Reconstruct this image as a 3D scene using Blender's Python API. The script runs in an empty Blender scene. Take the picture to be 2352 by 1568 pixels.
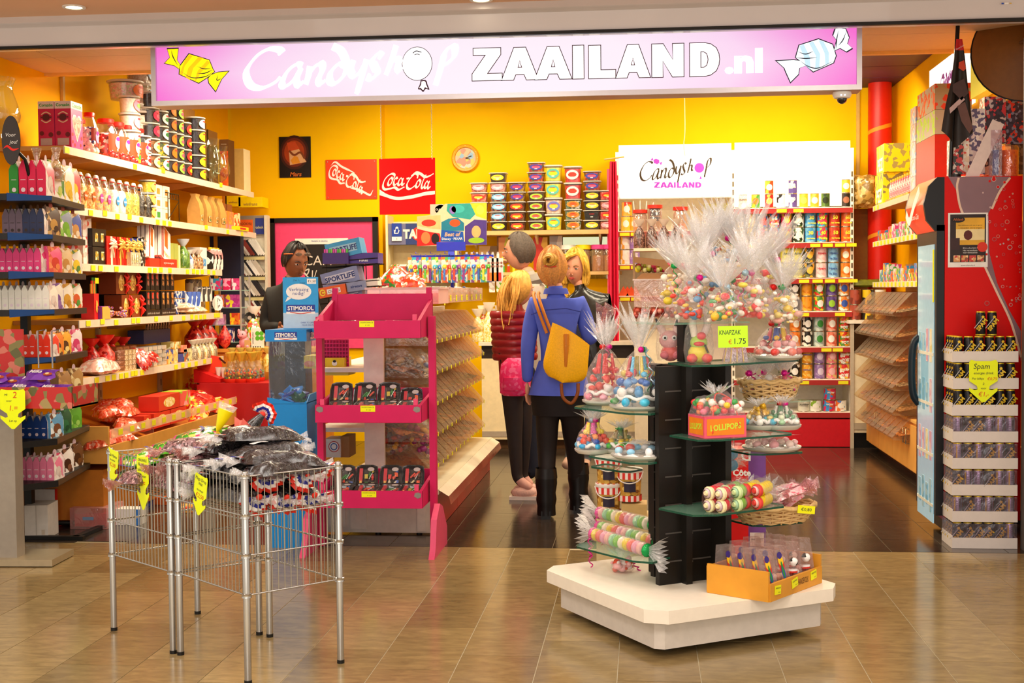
import bpy,math,random
from mathutils import Matrix,Vector
from math import pi,sin,cos,radians as rd
random.seed(7)
R=random.Random(11)
SC=bpy.context.scene
COL=SC.collection
# ------------------------------------------------------------------ camera
FW,RT,UP=[Vector(v)for v in((-0.100011,0.994217,-0.039116),(0.994976,0.099753,-0.008493),(0.004542,0.039769,0.999199))]
FPX=3000.0
EYE=Vector((0,0,1.45))
cd=bpy.data.cameras.new('camera');cam=bpy.data.objects.new('camera',cd);COL.objects.link(cam)
cam.matrix_world=Matrix(((RT.x,UP.x,-FW.x,0),(RT.y,UP.y,-FW.y,0),(RT.z,UP.z,-FW.z,EYE.z),(0,0,0,1)))
cd.sensor_width=36;cd.lens=FPX/2352*36;cd.clip_start=.05
SC.camera=cam
def ray(px,py):return FW+RT*((px-1176)/FPX)-UP*((py-784)/FPX)
def PY(px,py,Y):d=ray(px,py);return EYE+d*(Y/d.y)
def PX(px,py,X):d=ray(px,py);return EYE+d*(X/d.x)
def PZ(px,py,Z):d=ray(px,py);return EYE+d*((Z-1.45)/d.z)
# ------------------------------------------------------------------ world, light, exposure
def lin(h):
    h=h.lstrip('#');o=[]
    for i in(0,2,4):
        c=int(h[i:i+2],16)/255;o.append(c/12.92 if c<=.04045 else((c+.055)/1.055)**2.4)
    return(*o,1)
SC.view_settings.view_transform='Standard';SC.view_settings.look='None'
SC.view_settings.exposure=0.0;SC.view_settings.gamma=1;SC.view_settings.use_curve_mapping=False
W=bpy.data.worlds.new('world');SC.world=W;W.use_nodes=True
W.node_tree.nodes['Background'].inputs[0].default_value=(1.0,.90,.80,1)
W.node_tree.nodes['Background'].inputs[1].default_value=.9
SC.cycles.transparent_max_bounces=16;SC.cycles.max_bounces=6;SC.cycles.diffuse_bounces=4;SC.cycles.glossy_bounces=3
def area(name,loc,rot,sx,sy,power,col,spread=pi):
    l=bpy.data.lights.new(name,'AREA');l.shape='RECTANGLE';l.size=sx;l.size_y=sy
    l.energy=power;l.color=col;l.spread=spread
    o=bpy.data.objects.new(name,l);COL.objects.link(o);o.location=loc;o.rotation_euler=rot
    return o
WARM=(1.0,.85,.60);NEU=(1.0,.95,.88)
for i,(x,y,p)in enumerate([(-2.9,8.7,60),(-.9,8.7,40),(.9,8.7,44),(-2.8,10.2,46),(-.9,10.0,32),(.8,10.0,34)]):
    area('shop_light',(x,y,3.2 if y>9 else 2.85),(0,0,0),.9,.5,p,WARM)
area('shop_light',(-1.9,11.3,3.25),(rd(12),0,0),1.0,.3,36,WARM)
area('shop_light',(-.3,11.6,3.2),(rd(20),0,0),1.2,.3,7,WARM)
area('shop_light',(1.2,11.3,3.2),(rd(25),0,0),1.5,.25,46,WARM)
area('shop_light',(1.75,8.2,2.85),(0,0,0),.8,.4,14,WARM)
area('concourse_fill',(-.6,-3.2,1.9),(rd(90),0,0),7.5,2.6,130,NEU)  # unseen upright fill panel added behind the camera to brighten header and tower
for x in(-3.2,-1.0,1.2):
    area('mall_light',(x,4.6,2.93),(0,0,0),.9,.9,30,NEU)
    area('mall_light',(x,1.8,2.93),(0,0,0),1.2,1.2,48,NEU)
# ------------------------------------------------------------------ materials
MC={}
def M(h,rough=.5,metal=0,var=.06,sc=30,coat=0,em=0,bump=0,alpha=1,spec=.32,obr=0,ts=0):
    k=(h,rough,metal,var,sc,coat,em,bump,alpha,spec,obr,ts)
    if k in MC:return MC[k]
    m=bpy.data.materials.new('m_'+h.strip('#'));m.use_nodes=True;nt=m.node_tree;N=nt.nodes;L=nt.links
    b=N['Principled BSDF'];c=lin(h)
    b.inputs['Roughness'].default_value=rough;b.inputs['Metallic'].default_value=metal
    b.inputs['Coat Weight'].default_value=coat;b.inputs['Alpha'].default_value=alpha
    b.inputs['Specular IOR Level'].default_value=spec
    if em:b.inputs['Emission Color'].default_value=c;b.inputs['Emission Strength'].default_value=em
    b.inputs['Base Color'].default_value=c
    if var or bump or obr:
        tc=N.new('ShaderNodeTexCoord');nz=N.new('ShaderNodeTexNoise');nz.inputs['Scale'].default_value=sc;nz.inputs['Detail'].default_value=3
        L.new(tc.outputs['Object'],nz.inputs['Vector'])
        mr=N.new('ShaderNodeMapRange');mr.inputs[3].default_value=1-var*2;mr.inputs[4].default_value=1+var*2
        L.new(nz.outputs['Fac'],mr.inputs[0]);v=mr.outputs[0]
        if obr:
            oi=N.new('ShaderNodeObjectInfo');m2=N.new('ShaderNodeMapRange');m2.inputs[3].default_value=1-obr;m2.inputs[4].default_value=1+obr
            L.new(oi.outputs['Random'],m2.inputs[0]);mm=N.new('ShaderNodeMath');mm.operation='MULTIPLY'
            L.new(v,mm.inputs[0]);L.new(m2.outputs[0],mm.inputs[1]);v=mm.outputs[0]
        vm=N.new('ShaderNodeVectorMath');vm.operation='SCALE';vm.inputs[0].default_value=c[:3]
        L.new(v,vm.inputs['Scale']);L.new(vm.outputs[0],b.inputs['Base Color'])
        if bump:
            bp=N.new('ShaderNodeBump');bp.inputs['Strength'].default_value=bump;bp.inputs['Distance'].default_value=.004
            L.new(nz.outputs['Fac'],bp.inputs['Height']);L.new(bp.outputs[0],b.inputs['Normal'])
    MC[k]=m;return m
def PR(cols,sc=40,rough=.4,kind='V',coat=0,st=(1,1,1),metal=0):
    """printed or mottled surface: hard patches of a few colours"""
    k=('PR',tuple(cols),sc,rough,kind,st)
    if k in MC:return MC[k]
    m=bpy.data.materials.new('print');m.use_nodes=True;nt=m.node_tree;N=nt.nodes;L=nt.links
    b=N['Principled BSDF'];b.inputs['Roughness'].default_value=rough;b.inputs['Coat Weight'].default_value=coat;b.inputs['Metallic'].default_value=metal
    tc=N.new('ShaderNodeTexCoord');mp=N.new('ShaderNodeMapping');mp.inputs['Scale'].default_value=st
    L.new(tc.outputs['Object'],mp.inputs['Vector'])
    if kind=='V':
        t=N.new('ShaderNodeTexVoronoi');t.inputs['Scale'].default_value=sc;s=N.new('ShaderNodeSeparateColor')
        L.new(mp.outputs[0],t.inputs['Vector']);L.new(t.outputs['Color'],s.inputs[0]);out=s.outputs[0]
    elif kind=='W':
        t=N.new('ShaderNodeTexWave');t.inputs['Scale'].default_value=sc;t.inputs['Distortion'].default_value=0
        L.new(mp.outputs[0],t.inputs['Vector']);out=t.outputs['Fac']
    else:
        t=N.new('ShaderNodeTexNoise');t.inputs['Scale'].default_value=sc;L.new(mp.outputs[0],t.inputs['Vector'])
        q=N.new('ShaderNodeMapRange');q.inputs[1].default_value=.3;q.inputs[2].default_value=.7;L.new(t.outputs['Fac'],q.inputs[0]);out=q.outputs[0]
    r=N.new('ShaderNodeValToRGB');r.color_ramp.interpolation='CONSTANT';e=r.color_ramp.elements
    while len(e)<len(cols):e.new(.5)
    for i,c in enumerate(cols):e[i].position=i/len(cols);e[i].color=lin(c)
    L.new(out,r.inputs[0]);L.new(r.outputs[0],b.inputs['Base Color'])
    MC[k]=m;return m
def FILM(tint='#ffffff',dens=.10,k2=.45,sc=28,rough=.12,milk=.35,bs=.9):
    """clear crinkled film: mostly see-through, glossy creases"""
    k=('FILM',tint,dens,k2,sc,rough,milk)
    if k in MC:return MC[k]
    m=bpy.data.materials.new('film');m.use_nodes=True;nt=m.node_tree;N=nt.nodes;L=nt.links
    N.remove(N['Principled BSDF']);out=N['Material Output']
    tr=N.new('ShaderNodeBsdfTransparent');gl=N.new('ShaderNodeBsdfGlossy');df=N.new('ShaderNodeBsdfDiffuse')
    tr.inputs[0].default_value=lin(tint);gl.inputs['Roughness'].default_value=rough;df.inputs[0].default_value=lin(tint)
    tc=N.new('ShaderNodeTexCoord');nz=N.new('ShaderNodeTexNoise');nz.inputs['Scale'].default_value=sc;nz.inputs['Detail'].default_value=4
    nz.inputs['Distortion'].default_value=1.2
    L.new(tc.outputs['Object'],nz.inputs['Vector'])
    bp=N.new('ShaderNodeBump');bp.inputs['Strength'].default_value=bs;bp.inputs['Distance'].default_value=.02
    L.new(nz.outputs['Fac'],bp.inputs['Height']);L.new(bp.outputs[0],gl.inputs['Normal'])
    lw=N.new('ShaderNodeLayerWeight');lw.inputs[0].default_value=.3;L.new(bp.outputs[0],lw.inputs['Normal'])
    mr=N.new('ShaderNodeMapRange');mr.inputs[1].default_value=0;mr.inputs[2].default_value=1;mr.inputs[3].default_value=dens;mr.inputs[4].default_value=k2
    L.new(lw.outputs['Facing'],mr.inputs[0])
    gd=N.new('ShaderNodeMixShader');gd.inputs[0].default_value=milk;L.new(gl.outputs[0],gd.inputs[1]);L.new(df.outputs[0],gd.inputs[2])
    mx=N.new('ShaderNodeMixShader');L.new(mr.outputs[0],mx.inputs[0]);L.new(tr.outputs[0],mx.inputs[1]);L.new(gd.outputs[0],mx.inputs[2])
    L.new(mx.outputs[0],out.inputs[0]);MC[k]=m;return m
# ------------------------------------------------------------------ mesh building
TXT={}
def txt_mesh(s,off=0.0):
    k=(s,off)
    if k not in TXT:
        c=bpy.data.curves.new('t','FONT');c.body=s;c.offset=off;c.resolution_u=2
        o=bpy.data.objects.new('t',c);m=bpy.data.meshes.new_from_object(o)
        v=[tuple(p.co)for p in m.vertices];f=[tuple(p.vertices)for p in m.polygons]
        bpy.data.objects.remove(o);bpy.data.curves.remove(c);bpy.data.meshes.remove(m);TXT[k]=(v,f)
    return TXT[k]
def FM(x,y,z,rz=0,rx=90):return Matrix.Translation((x,y,z))@Matrix.Rotation(rd(rz),4,'Z')@Matrix.Rotation(rd(rx),4,'X')
def TR(x,y,z,rz=0,rx=0,ry=0):return Matrix.Translation((x,y,z))@Matrix.Rotation(rd(rz),4,'Z')@Matrix.Rotation(rd(ry),4,'Y')@Matrix.Rotation(rd(rx),4,'X')
def spline(pts,n=6):
    P=[Vector(p)for p in pts];P=[P[0]*2-P[1]]+P+[P[-1]*2-P[-2]];o=[]
    for i in range(1,len(P)-2):
        for j in range(n):
            t=j/n;a,b,c,d=P[i-1:i+3]
            o.append(.5*((2*b)+(c-a)*t+(2*a-5*b+4*c-d)*t*t+(3*b-a-3*c+d)*t**3))
    o.append(P[-2]);return o
class MB:
    def __init__(s):s.v=[];s.f=[];s.fm=[];s.mats=[];s.sm=38
    def add(s,vs,fs,mat,X=None):
        if mat not in s.mats:s.mats.append(mat)
        i=s.mats.index(mat);n=len(s.v)
        s.v+=[tuple(X@Vector(p))for p in vs]if X else[tuple(p)for p in vs]
        s.f+=[tuple(n+q for q in f)for f in fs];s.fm+=[i]*len(fs);return s
    def box(s,c,d,mat,X=None,tp=1.0):
        x,y,z=c;a,b,h=d[0]/2,d[1]/2,d[2]/2
        vs=[(x+i*a*(tp if k>0 else 1),y+j*b*(tp if k>0 else 1),z+k*h)for k in(-1,1)for j in(-1,1)for i in(-1,1)]
        return s.add(vs,[(0,2,3,1),(4,5,7,6),(0,1,5,4),(1,3,7,5),(3,2,6,7),(2,0,4,6)],mat,X)
    def quad(s,p,mat,X=None):return s.add(p,[tuple(range(len(p)))],mat,X)
    def rect(s,X,w,h,mat,lift=0.0):return s.quad([(-w/2,-h/2,lift),(w/2,-h/2,lift),(w/2,h/2,lift),(-w/2,h/2,lift)],mat,X)
    def disc(s,X,a,b,mat,lift=0,n=16):return s.quad([(a*cos(2*pi*i/n),b*sin(2*pi*i/n),lift)for i in range(n)],mat,X)
    def prism(s,poly,z0,z1,mat,X=None):
        n=len(poly);vs=[(p[0],p[1],z0)for p in poly]+[(p[0],p[1],z1)for p in poly]
        return s.add(vs,[tuple(range(n))[::-1],tuple(range(n,2*n))]+[(i,(i+1)%n,n+(i+1)%n,n+i)for i in range(n)],mat,X)
    def lathe(s,pr,n,mat,X=None,cap=True,sx=1,sy=1,sq=0):
        vs=[];fs=[]
        for(r,z)in pr:
            for i in range(n):
                a=2*pi*(i+.5)/n;c,q=cos(a),sin(a)
                if sq:e=(abs(c)**sq+abs(q)**sq)**(-1/sq);c*=e;q*=e
                vs.append((r*c*sx,r*q*sy,z))
        for k in range(len(pr)-1):
            for i in range(n):j=(i+1)%n;fs.append((k*n+i,k*n+j,k*n+n+j,k*n+n+i))
        if cap:fs.append(tuple(range(n))[::-1]);fs.append(tuple(range(len(vs)-n,len(vs))))
        return s.add(vs,fs,mat,X)
    def arc(s,r,z0,z1,a0,a1,n,mat,X=None,lift=.0008):
        """label wrapped on a cylinder, angles in degrees, -90 faces the viewer"""
        vs=[];r+=lift
        for i in range(n+1):
            a=rd(a0+(a1-a0)*i/n);vs+=[(r*cos(a),r*sin(a),z0),(r*cos(a),r*sin(a),z1)]
        return s.add(vs,[(2*i,2*i+2,2*i+3,2*i+1)for i in range(n)],mat,X)
    def tube(s,pts,r,n,mat,X=None,cap=True):
        s.sm=max(s.sm,65);P=[Vector(p)for p in pts];vs=[];fs=[];m=len(P);u=None
        rr=r if isinstance(r,(list,tuple))else[r]*m
        for i,p in enumerate(P):
            t=(P[min(i+1,m-1)]-P[max(i-1,0)]);t=t.normalized()if t.length>1e-9 else Vector((0,0,1))
            if u is None:u=t.orthogonal().normalized()
            u=(u-t*u.dot(t));u=u.normalized()if u.length>1e-6 else t.orthogonal().normalized();w=t.cross(u)
            for k in range(n):
                a=2*pi*k/n;vs.append(p+(u*cos(a)+w*sin(a))*rr[i])
        for i in range(m-1):
            for k in range(n):j=(k+1)%n;fs.append((i*n+k,i*n+j,i*n+n+j,i*n+n+k))
        if cap:fs.append(tuple(range(n))[::-1]);fs.append(tuple(range(len(vs)-n,len(vs))))
        return s.add(vs,fs,mat,X)
    def ball(s,c,r,mat,n=10,m=7,X=None):
        s.sm=70;r=r if isinstance(r,tuple)else(r,r,r);vs=[(c[0],c[1],c[2]-r[2])];fs=[]
        for k in range(1,m):
            b=-pi/2+pi*k/m
            for i in range(n):a=2*pi*i/n;vs.append((c[0]+r[0]*cos(a)*cos(b),c[1]+r[1]*sin(a)*cos(b),c[2]+r[2]*sin(b)))
        vs.append((c[0],c[1],c[2]+r[2]));T=len(vs)-1
        for i in range(n):
            j=(i+1)%n;fs.append((0,1+j,1+i));fs.append((T,T-n+i,T-n+j))
            for k in range(m-2):fs.append((1+k*n+i,1+k*n+j,1+k*n+n+j,1+k*n+n+i))
        return s.add(vs,fs,mat,X)
    def grid(s,fn,nu,nv,mat,X=None):
        vs=[fn(i/nu,j/nv)for j in range(nv+1)for i in range(nu+1)];w=nu+1
        return s.add(vs,[(j*w+i,j*w+i+1,j*w+w+i+1,j*w+w+i)for j in range(nv)for i in range(nu)],mat,X)
    def text(s,t,X,mat,w=None,h=None,off=0.0,lift=.0006,sk=0):
        v,f=txt_mesh(t,off)
        if not v:return s
        x0=min(p[0]for p in v);x1=max(p[0]for p in v);y0=min(p[1]for p in v);y1=max(p[1]for p in v)
        if w and h:a,b=w/(x1-x0),h/(y1-y0)
        elif w:a=b=w/(x1-x0)
        else:a=b=h/(y1-y0)
        return s.add([((p[0]-(x0+x1)/2)*a+sk*(p[1]-y0)*b,(p[1]-(y0+y1)/2)*b,lift)for p in v],f,mat,X)
    def ribbon(s,pts,w,mat,X=None,ang=None,lift=.0006,n=6,taper=0,mn=.25):
        """flat pen stroke in the XY plane; ang = broad nib angle in degrees"""
        P=spline([(p[0],p[1],0)for p in pts],n);vs=[];m=len(P)
        for i,p in enumerate(P):
            t=(P[min(i+1,m-1)]-P[max(i-1,0)]).normalized();nn=Vector((-t.y,t.x,0));k=w
            if ang is not None:nb=Vector((cos(rd(ang)),sin(rd(ang)),0));k=w*max(mn,abs(nb.dot(nn)))
            if taper:k*=max(.12,min(1,(i/m)/taper,(1-i/m)/taper))
            z=lift+1.5e-5*i;vs+=[(p.x+nn.x*k/2,p.y+nn.y*k/2,z),(p.x-nn.x*k/2,p.y-nn.y*k/2,z)]
        return s.add(vs,[(2*i,2*i+1,2*i+3,2*i+2)for i in range(m-1)],mat,X)
    def mesh(s,name,smooth=-1):
        smooth=s.sm if smooth<0 else smooth
        me=bpy.data.meshes.new(name);me.from_pydata(s.v,[],s.f)
        for m in s.mats:me.materials.append(m)
        me.polygons.foreach_set('material_index',s.fm)
        if smooth:me.polygons.foreach_set('use_smooth',[True]*len(s.f));me.set_sharp_from_angle(angle=rd(smooth))
        me.update();return me
def ob(name,me,parent=None,loc=(0,0,0),rz=0,rx=0,ry=0,sc=1):
    if isinstance(me,MB):me=me.mesh(name)
    o=bpy.data.objects.new(name,me);COL.objects.link(o);o.parent=parent;o.location=loc;o.rotation_euler=(rx,ry,rz)
    if sc!=1:o.scale=(sc,)*3 if not isinstance(sc,tuple)else sc
    return o
def tag(o,label=None,cat=None,group=None,kind=None):
    if label:o['label']=label
    if cat:o['category']=cat
    if group:o['group']=group
    if kind:o['kind']=kind
    return o
def TH(name,label,cat,loc=(0,0,0),rz=0,group=None):
    return tag(ob(name,None,None,loc,rz),label,cat,group)
def ST(name,mb,label=None,parent=None,loc=(0,0,0)):
    return tag(ob(name,mb,parent,loc),label,None,None,'structure' if parent is None else None)
class Kind:
    """one product kind: body mesh plus part meshes [(name, mesh, [(sub, mesh)])], placed many times"""
    def __init__(s,name,cat,body,parts=()):
        s.name,s.cat=name,cat;s.body=body.mesh(name)if isinstance(body,MB)else body
        f=lambda ps:[(p[0],p[1].mesh(p[0])if isinstance(p[1],MB)else p[1],f(p[2])if len(p)>2 else[])for p in ps]
        s.parts=f(parts)
    def put(s,label,loc,rz=0,group=None,sc=1,rx=0,ry=0):
        o=tag(ob(s.name,s.body,None,loc,rd(rz),rd(rx),rd(ry),sc),label,s.cat,group)
        for n,m,sub in s.parts:
            c=ob(n,m,o)
            for n2,m2,_ in sub:ob(n2,m2,c)
        return o
ORD='first second third fourth fifth sixth seventh eighth ninth tenth eleventh twelfth thirteenth fourteenth fifteenth sixteenth seventeenth eighteenth nineteenth twentieth'.split()
WHITE=M('#f2efe8',.45);BLACK=M('#15130f',.45);TAGY=M('#eef000',.5,var=.02);INK=M('#26222e',.6,var=0);RINK=M('#d8401c',.6,var=0)
def arrow_sign(mb,X,w,h,mat=None):
    """arrow shaped price card, origin at its top centre, pointing down"""
    mat=mat or M('#e6f500',.5,var=.02,em=0);a=w/2
    p=[(-a*.88,0),(-a*.5,-h*.03),(a*.5,-h*.03),(a*.88,0),(a,-h*.06),(a,-h*.5),(a*.45,-h*.62),(a*.4,-h*.7),(a*.6,-h*.72),(a,-h*.66),
         (a*.98,-h*.74),(a*.12,-h),(-a*.12,-h),(-a*.98,-h*.74),(-a,-h*.66),(-a*.6,-h*.72),(-a*.4,-h*.7),(-a*.45,-h*.62),(-a,-h*.5),(-a,-h*.06)]
    mb.prism(p[::-1],-.0015,0,mat,X)
# ------------------------------------------------------------------ the setting
def floor_tiles(root,x0,y0,y1,xa,xb,mats,z):
    ms=[]
    for mt in mats:
        b=MB();b.box((0,0,-.006),(.3075,.6275,.012),mt);ms.append(b.mesh('tile',0))
    c0=int((xa-x0)//.311);c1=int((xb-x0)//.311)
    for c in range(c0,c1+1):
        off=R.random()*.63;y=y0-off
        while y<y1:
            a,e=max(y,y0),min(y+.63,y1)
            if e-a>.05:
                o=ob('tile',R.choice(ms),root,(x0+(c+.5)*.311,(a+e)/2,z));o.scale=(1,(e-a-.0035)/.6275,1)
            y+=.63
def tile_mat(a,b,rough,c=None):
    m=bpy.data.materials.new('stone');m.use_nodes=True;N=m.node_tree.nodes;L=m.node_tree.links;p=N['Principled BSDF'];p.inputs['Specular IOR Level'].default_value=.4
    tc=N.new('ShaderNodeTexCoord');oi=N.new('ShaderNodeObjectInfo');ad=N.new('ShaderNodeVectorMath');ad.operation='ADD'
    sc=N.new('ShaderNodeVectorMath');sc.operation='SCALE';sc.inputs[0].default_value=(7,3,5);L.new(oi.outputs['Random'],sc.inputs['Scale'])
    mp=N.new('ShaderNodeMapping');mp.inputs['Scale'].default_value=(3,8,3);mp.inputs['Rotation'].default_value=(0,0,.15)
    L.new(tc.outputs['Object'],ad.inputs[0]);L.new(sc.outputs[0],ad.inputs[1]);L.new(ad.outputs[0],mp.inputs['Vector'])
    nz=N.new('ShaderNodeTexNoise');nz.inputs['Scale'].default_value=3.2;nz.inputs['Detail'].default_value=7;nz.inputs['Roughness'].default_value=.62;nz.inputs['Distortion'].default_value=.6
    L.new(mp.outputs[0],nz.inputs['Vector']);rp=N.new('ShaderNodeValToRGB');e=rp.color_ramp.elements
    e[0].position=.3;e[0].color=lin(a);e[1].position=.72;e[1].color=lin(b);L.new(nz.outputs['Fac'],rp.inputs[0])
    mr=N.new('ShaderNodeMapRange');mr.inputs[3].default_value=.82;mr.inputs[4].default_value=1.14;L.new(oi.outputs['Random'],mr.inputs[0])
    v2=N.new('ShaderNodeVectorMath');v2.operation='SCALE';L.new(rp.outputs[0],v2.inputs[0]);L.new(mr.outputs[0],v2.inputs['Scale']);L.new(v2.outputs[0],p.inputs['Base Color'])
    r2=N.new('ShaderNodeMapRange');r2.inputs[3].default_value=rough*.7;r2.inputs[4].default_value=rough*1.4;L.new(nz.outputs['Fac'],r2.inputs[0]);L.new(r2.outputs[0],p.inputs['Roughness'])
    bp=N.new('ShaderNodeBump');bp.inputs['Strength'].default_value=.05;bp.inputs['Distance'].default_value=.01;L.new(nz.outputs['Fac'],bp.inputs['Height']);L.new(bp.outputs[0],p.inputs['Normal'])
    return m
XL,XR,YB,YB2,ZT,ZP,YF=-3.98,2.50,12.6,12.43,2.93,3.32,7.28
X2=PY(876,300,YB2).x;XR=PY(2050,300,12.6).x
b=MB();b.box((-.6,3.4,-.05),(9.6,7.76,.094),M('#c9bfa0',.6));fl=ST('floor',b,'mall floor of greyish tan stone tiles with pale joints')
floor_tiles(fl,-.414,3.9,YF,-4.4,3.2,[tile_mat('#7c6845','#9c8558',.13),tile_mat('#83704c','#a38d60',.13),tile_mat('#746040','#927b50',.15)],0)
b=MB();b.box((-.7,9.95,-.05),(6.8,5.34,.094),M('#8a7a5c',.6));fs_=ST('floor.001',b,'darker brown stone tile floor inside the shop')
floor_tiles(fs_,-.826,YF+.004,12.6,-4.0,2.6,[tile_mat('#2e251e','#4a3d31',.12),tile_mat('#2a221d','#43372d',.14)],0)
YEL=M('#fcc800',.7,var=.03,sc=3,spec=.1);ORA=M('#f8b600',.7,var=.03,sc=3,spec=.1)
b=MB();b.box((XL-.06,9.85,1.75),(.12,5.0,3.5),ORA)
wl=ST('wall_left',b,'orange left side wall of the shop above the shelves')
b=MB();b.box((XL+.012,PX(140,200,XL).y,2.65),(.02,.035,.62),M('#c9a24a',.5));ob('joint_strip',b,wl)
for y in(9.2,10.4,11.5):
    b=MB();b.box((0,0,.75),(.025,.05,1.5),M('#b9a883',.5))
    for k in range(14):b.box((.013,-.008,.12+k*.1),(.003,.008,.05),BLACK)
    ob('slotted_post',b,wl,(XL+.014,y,0))
b=MB();b.box(((XL+X2)/2,YB2+.3,1.75),(X2-XL,.6,3.5),YEL);ST('wall_back_left',b,'yellow wall with tin signs behind the counter clerk')
b=MB();b.box((-.7,YB+.06,1.75),(7.4,.12,3.5),YEL)
wb=ST('wall_back',b,'yellow back wall behind the stacked tubs and clock')
b=MB();b.box((0,0,0),(.03,.02,3.3),M('#d9b45a',.5));ob('conduit',b,wb,(PY(1970,300,YB).x,YB-.012,1.66))
b=MB();b.box((XR+.06,10,1.75),(.12,5.4,3.5),ORA);ST('wall_right',b,'orange right side wall of the shop')
# ceilings
b=MB();b.box((-.6,10.6,ZP+.06),(7.2,4.4,.1),M('#b9791a',.6));ce=ST('ceiling',b,'dark purple ceiling panels with thin orange joints')
b=MB();b.box((0,0,0),(.585,.585,.012),M('#4a2350',.55,var=.04));cm=b.mesh('panel',0)
for i in range(12):
    for j in range(8):ob('panel',cm,ce,(XR-.3-i*.6,YB-.3-j*.6,ZP+.004))
b=MB();b.box((-.6,7.9,ZT+.06),(7.2,1.2,.1),M('#7c6a50',.6));cf=ST('ceiling.001',b,'beige ceiling panels just inside the entrance')
b=MB();b.box((0,0,0),(1.195,.592,.012),M('#d9bd97',.6,var=.03));cm2=b.mesh('panel',0)
for i in range(6):
    for j in range(2):ob('panel',cm2,cf,(XR-.6-i*1.2,7.6+j*.6,ZT+.004))
b=MB();b.box((-.6,8.47,ZT+.24),(7.2,.05,.52),M('#e3b35a',.5));ST('trim_1',b,'orange downstand edge between beige and purple ceilings')
b=MB();b.box((-.6,2.9,3.02),(11,8.36,.04),M('#e8b890',.6,var=.03,sc=2));mc=ST('ceiling.002',b,'plain beige mall ceiling above the shop front')
for(px,py)in((170,15),(1105,-2)):
    p=PZ(px,py,3.0);b=MB();b.lathe([(.062,0),(.062,-.006),(.045,-.006),(.042,.0)],20,M('#e8e0d4',.3),cap=False)
    b.disc(TR(0,0,-.002),.043,.043,M('#fff1d0',.4,em=6),n=18)
    tag(ob('downlight',b,None,(p.x,p.y,2.999)),'round recessed downlight in the mall ceiling, '+('above the yellow candy drawing' if px<500 else 'above the middle of the header'),'ceiling light','downlights')
HDR=M('#d0c6c2',.28,var=.03,sc=4,coat=.3)
b=MB();pf=[(7.05,2.965),(7.055,3.0),(7.25,3.0),(7.25,2.846),(7.11,2.846),(7.10,2.848),(7.085,2.945),(7.075,2.953),(7.06,2.956)]
b.prism(pf,-5.2,4.2,HDR,Matrix(((0,0,1,0),(1,0,0,0),(0,1,0,0),(0,0,0,1))));hd=ST('trim_2',b,'pale metal header beam across the shop entrance')
b=MB();b.box((-.7,7.1,2.8365),(9.2,.03,.017),BLACK);ob('rubber_seal',b,hd)
b=MB();b.box((0,0,0),(.012,.001,.008),M('#3456b0',.5));b.box((.02,0,0),(.02,.001,.009),WHITE);b.box((.04,0,.0),(.01,.001,.005),M('#d9b020',.5))
p=PY(2303,8,7.07);ob('sticker',b,hd,(p.x,7.07,p.z))
PIL=M('#6d6862',.45,var=.05)
b=MB();b.box((PY(2346,900,7.42).x+.3,7.34,1.4),(.6,.16,2.8),PIL);ST('wall_front',b,'grey pilaster at the right end of the shop front')
b=MB();b.box((XL-.8,7.34,1.5),(1.5,.16,3.0),PIL);ST('wall_front_left',b,'grey wall of the mall beside the shop front')
# ------------------------------------------------------------------ shared product shapes
def BAGM(cols,sc=60,rough=.22,coat=1.0,bump=.8,clear=None):
    k=('BAG',tuple(cols),sc,rough,coat,bump)
    if k in MC:return MC[k]
    sc=sc*1.5;m=PR(cols,sc,rough,'V',coat,(1,1,1.0001));m=m.copy();N=m.node_tree.nodes;L=m.node_tree.links;b=N['Principled BSDF']
    b.inputs['Coat Weight'].default_value=coat;b.inputs['Coat Roughness'].default_value=.12
    tc=N['Texture Coordinate'];nz=N.new('ShaderNodeTexNoise');nz.inputs['Scale'].default_value=sc*.45;nz.inputs['Distortion'].default_value=1.5;nz.inputs['Detail'].default_value=3
    L.new(tc.outputs['Object'],nz.inputs['Vector']);bp=N.new('ShaderNodeBump');bp.inputs['Strength'].default_value=bump;bp.inputs['Distance'].default_value=.014
    L.new(nz.outputs['Fac'],bp.inputs['Height']);L.new(bp.outputs[0],b.inputs['Coat Normal']);
    MC[k]=m;return m
def pillow(b,L,Wd,H,mat,seed=0,pinch=0,X=None,nu=12,nv=8,flat=.35):
    q=random.Random(seed);ph=[q.uniform(0,6.3)for _ in range(6)]
    def zf(u,v,s):
        e=(max(0,1-(2*u-1)**4)**.6)*(max(0,1-(2*v-1)**4)**.6)
        n=1+.14*sin(9*u+ph[0])*sin(7*v+ph[1])+.08*sin(23*u+ph[2])*sin(17*v+ph[3])
        return(H if s>0 else-H*flat)*e*n
    def xy(u,v):
        w=1-pinch*(u**3)-.06*sin(pi*v)*0;ed=.012*sin(17*v+ph[4])*(1 if u in(0,1)else .3)
        return((u-.5)*L+ed,(v-.5)*Wd*w*(1-.10*sin(pi*u)**2*0+.03*sin(11*u+ph[5])))
    for s in(1,-1):b.grid(lambda u,v:(*xy(u,v if s>0 else 1-v),zf(u,v if s>0 else 1-v,s)),nu,nv,mat,X)
    return b
def frill(b,w,l,mat,seed=0,X=None,amp=.012,n=14,flare=1.35,dirx=1):
    """gathered open end of a bag, spreading along +x from a narrow neck"""
    q=random.Random(seed);p=[q.uniform(-1,1)for _ in range(n+1)]
    b.grid(lambda u,v:(dirx*l*(v**.9)*(1+.12*p[int(u*n)]),(u-.5)*w*(.25+(flare-.25)*v),amp*v*(1 if int(u*n)%2 else-1)+.02*v*p[int(u*n)]),n,3,mat,X);return b
def tube_ring(b,r,t,z,mat,n=16,X=None):b.tube([(r*cos(2*pi*i/n),r*sin(2*pi*i/n),z)for i in range(n+1)],t,6,mat,X,cap=False)
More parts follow.
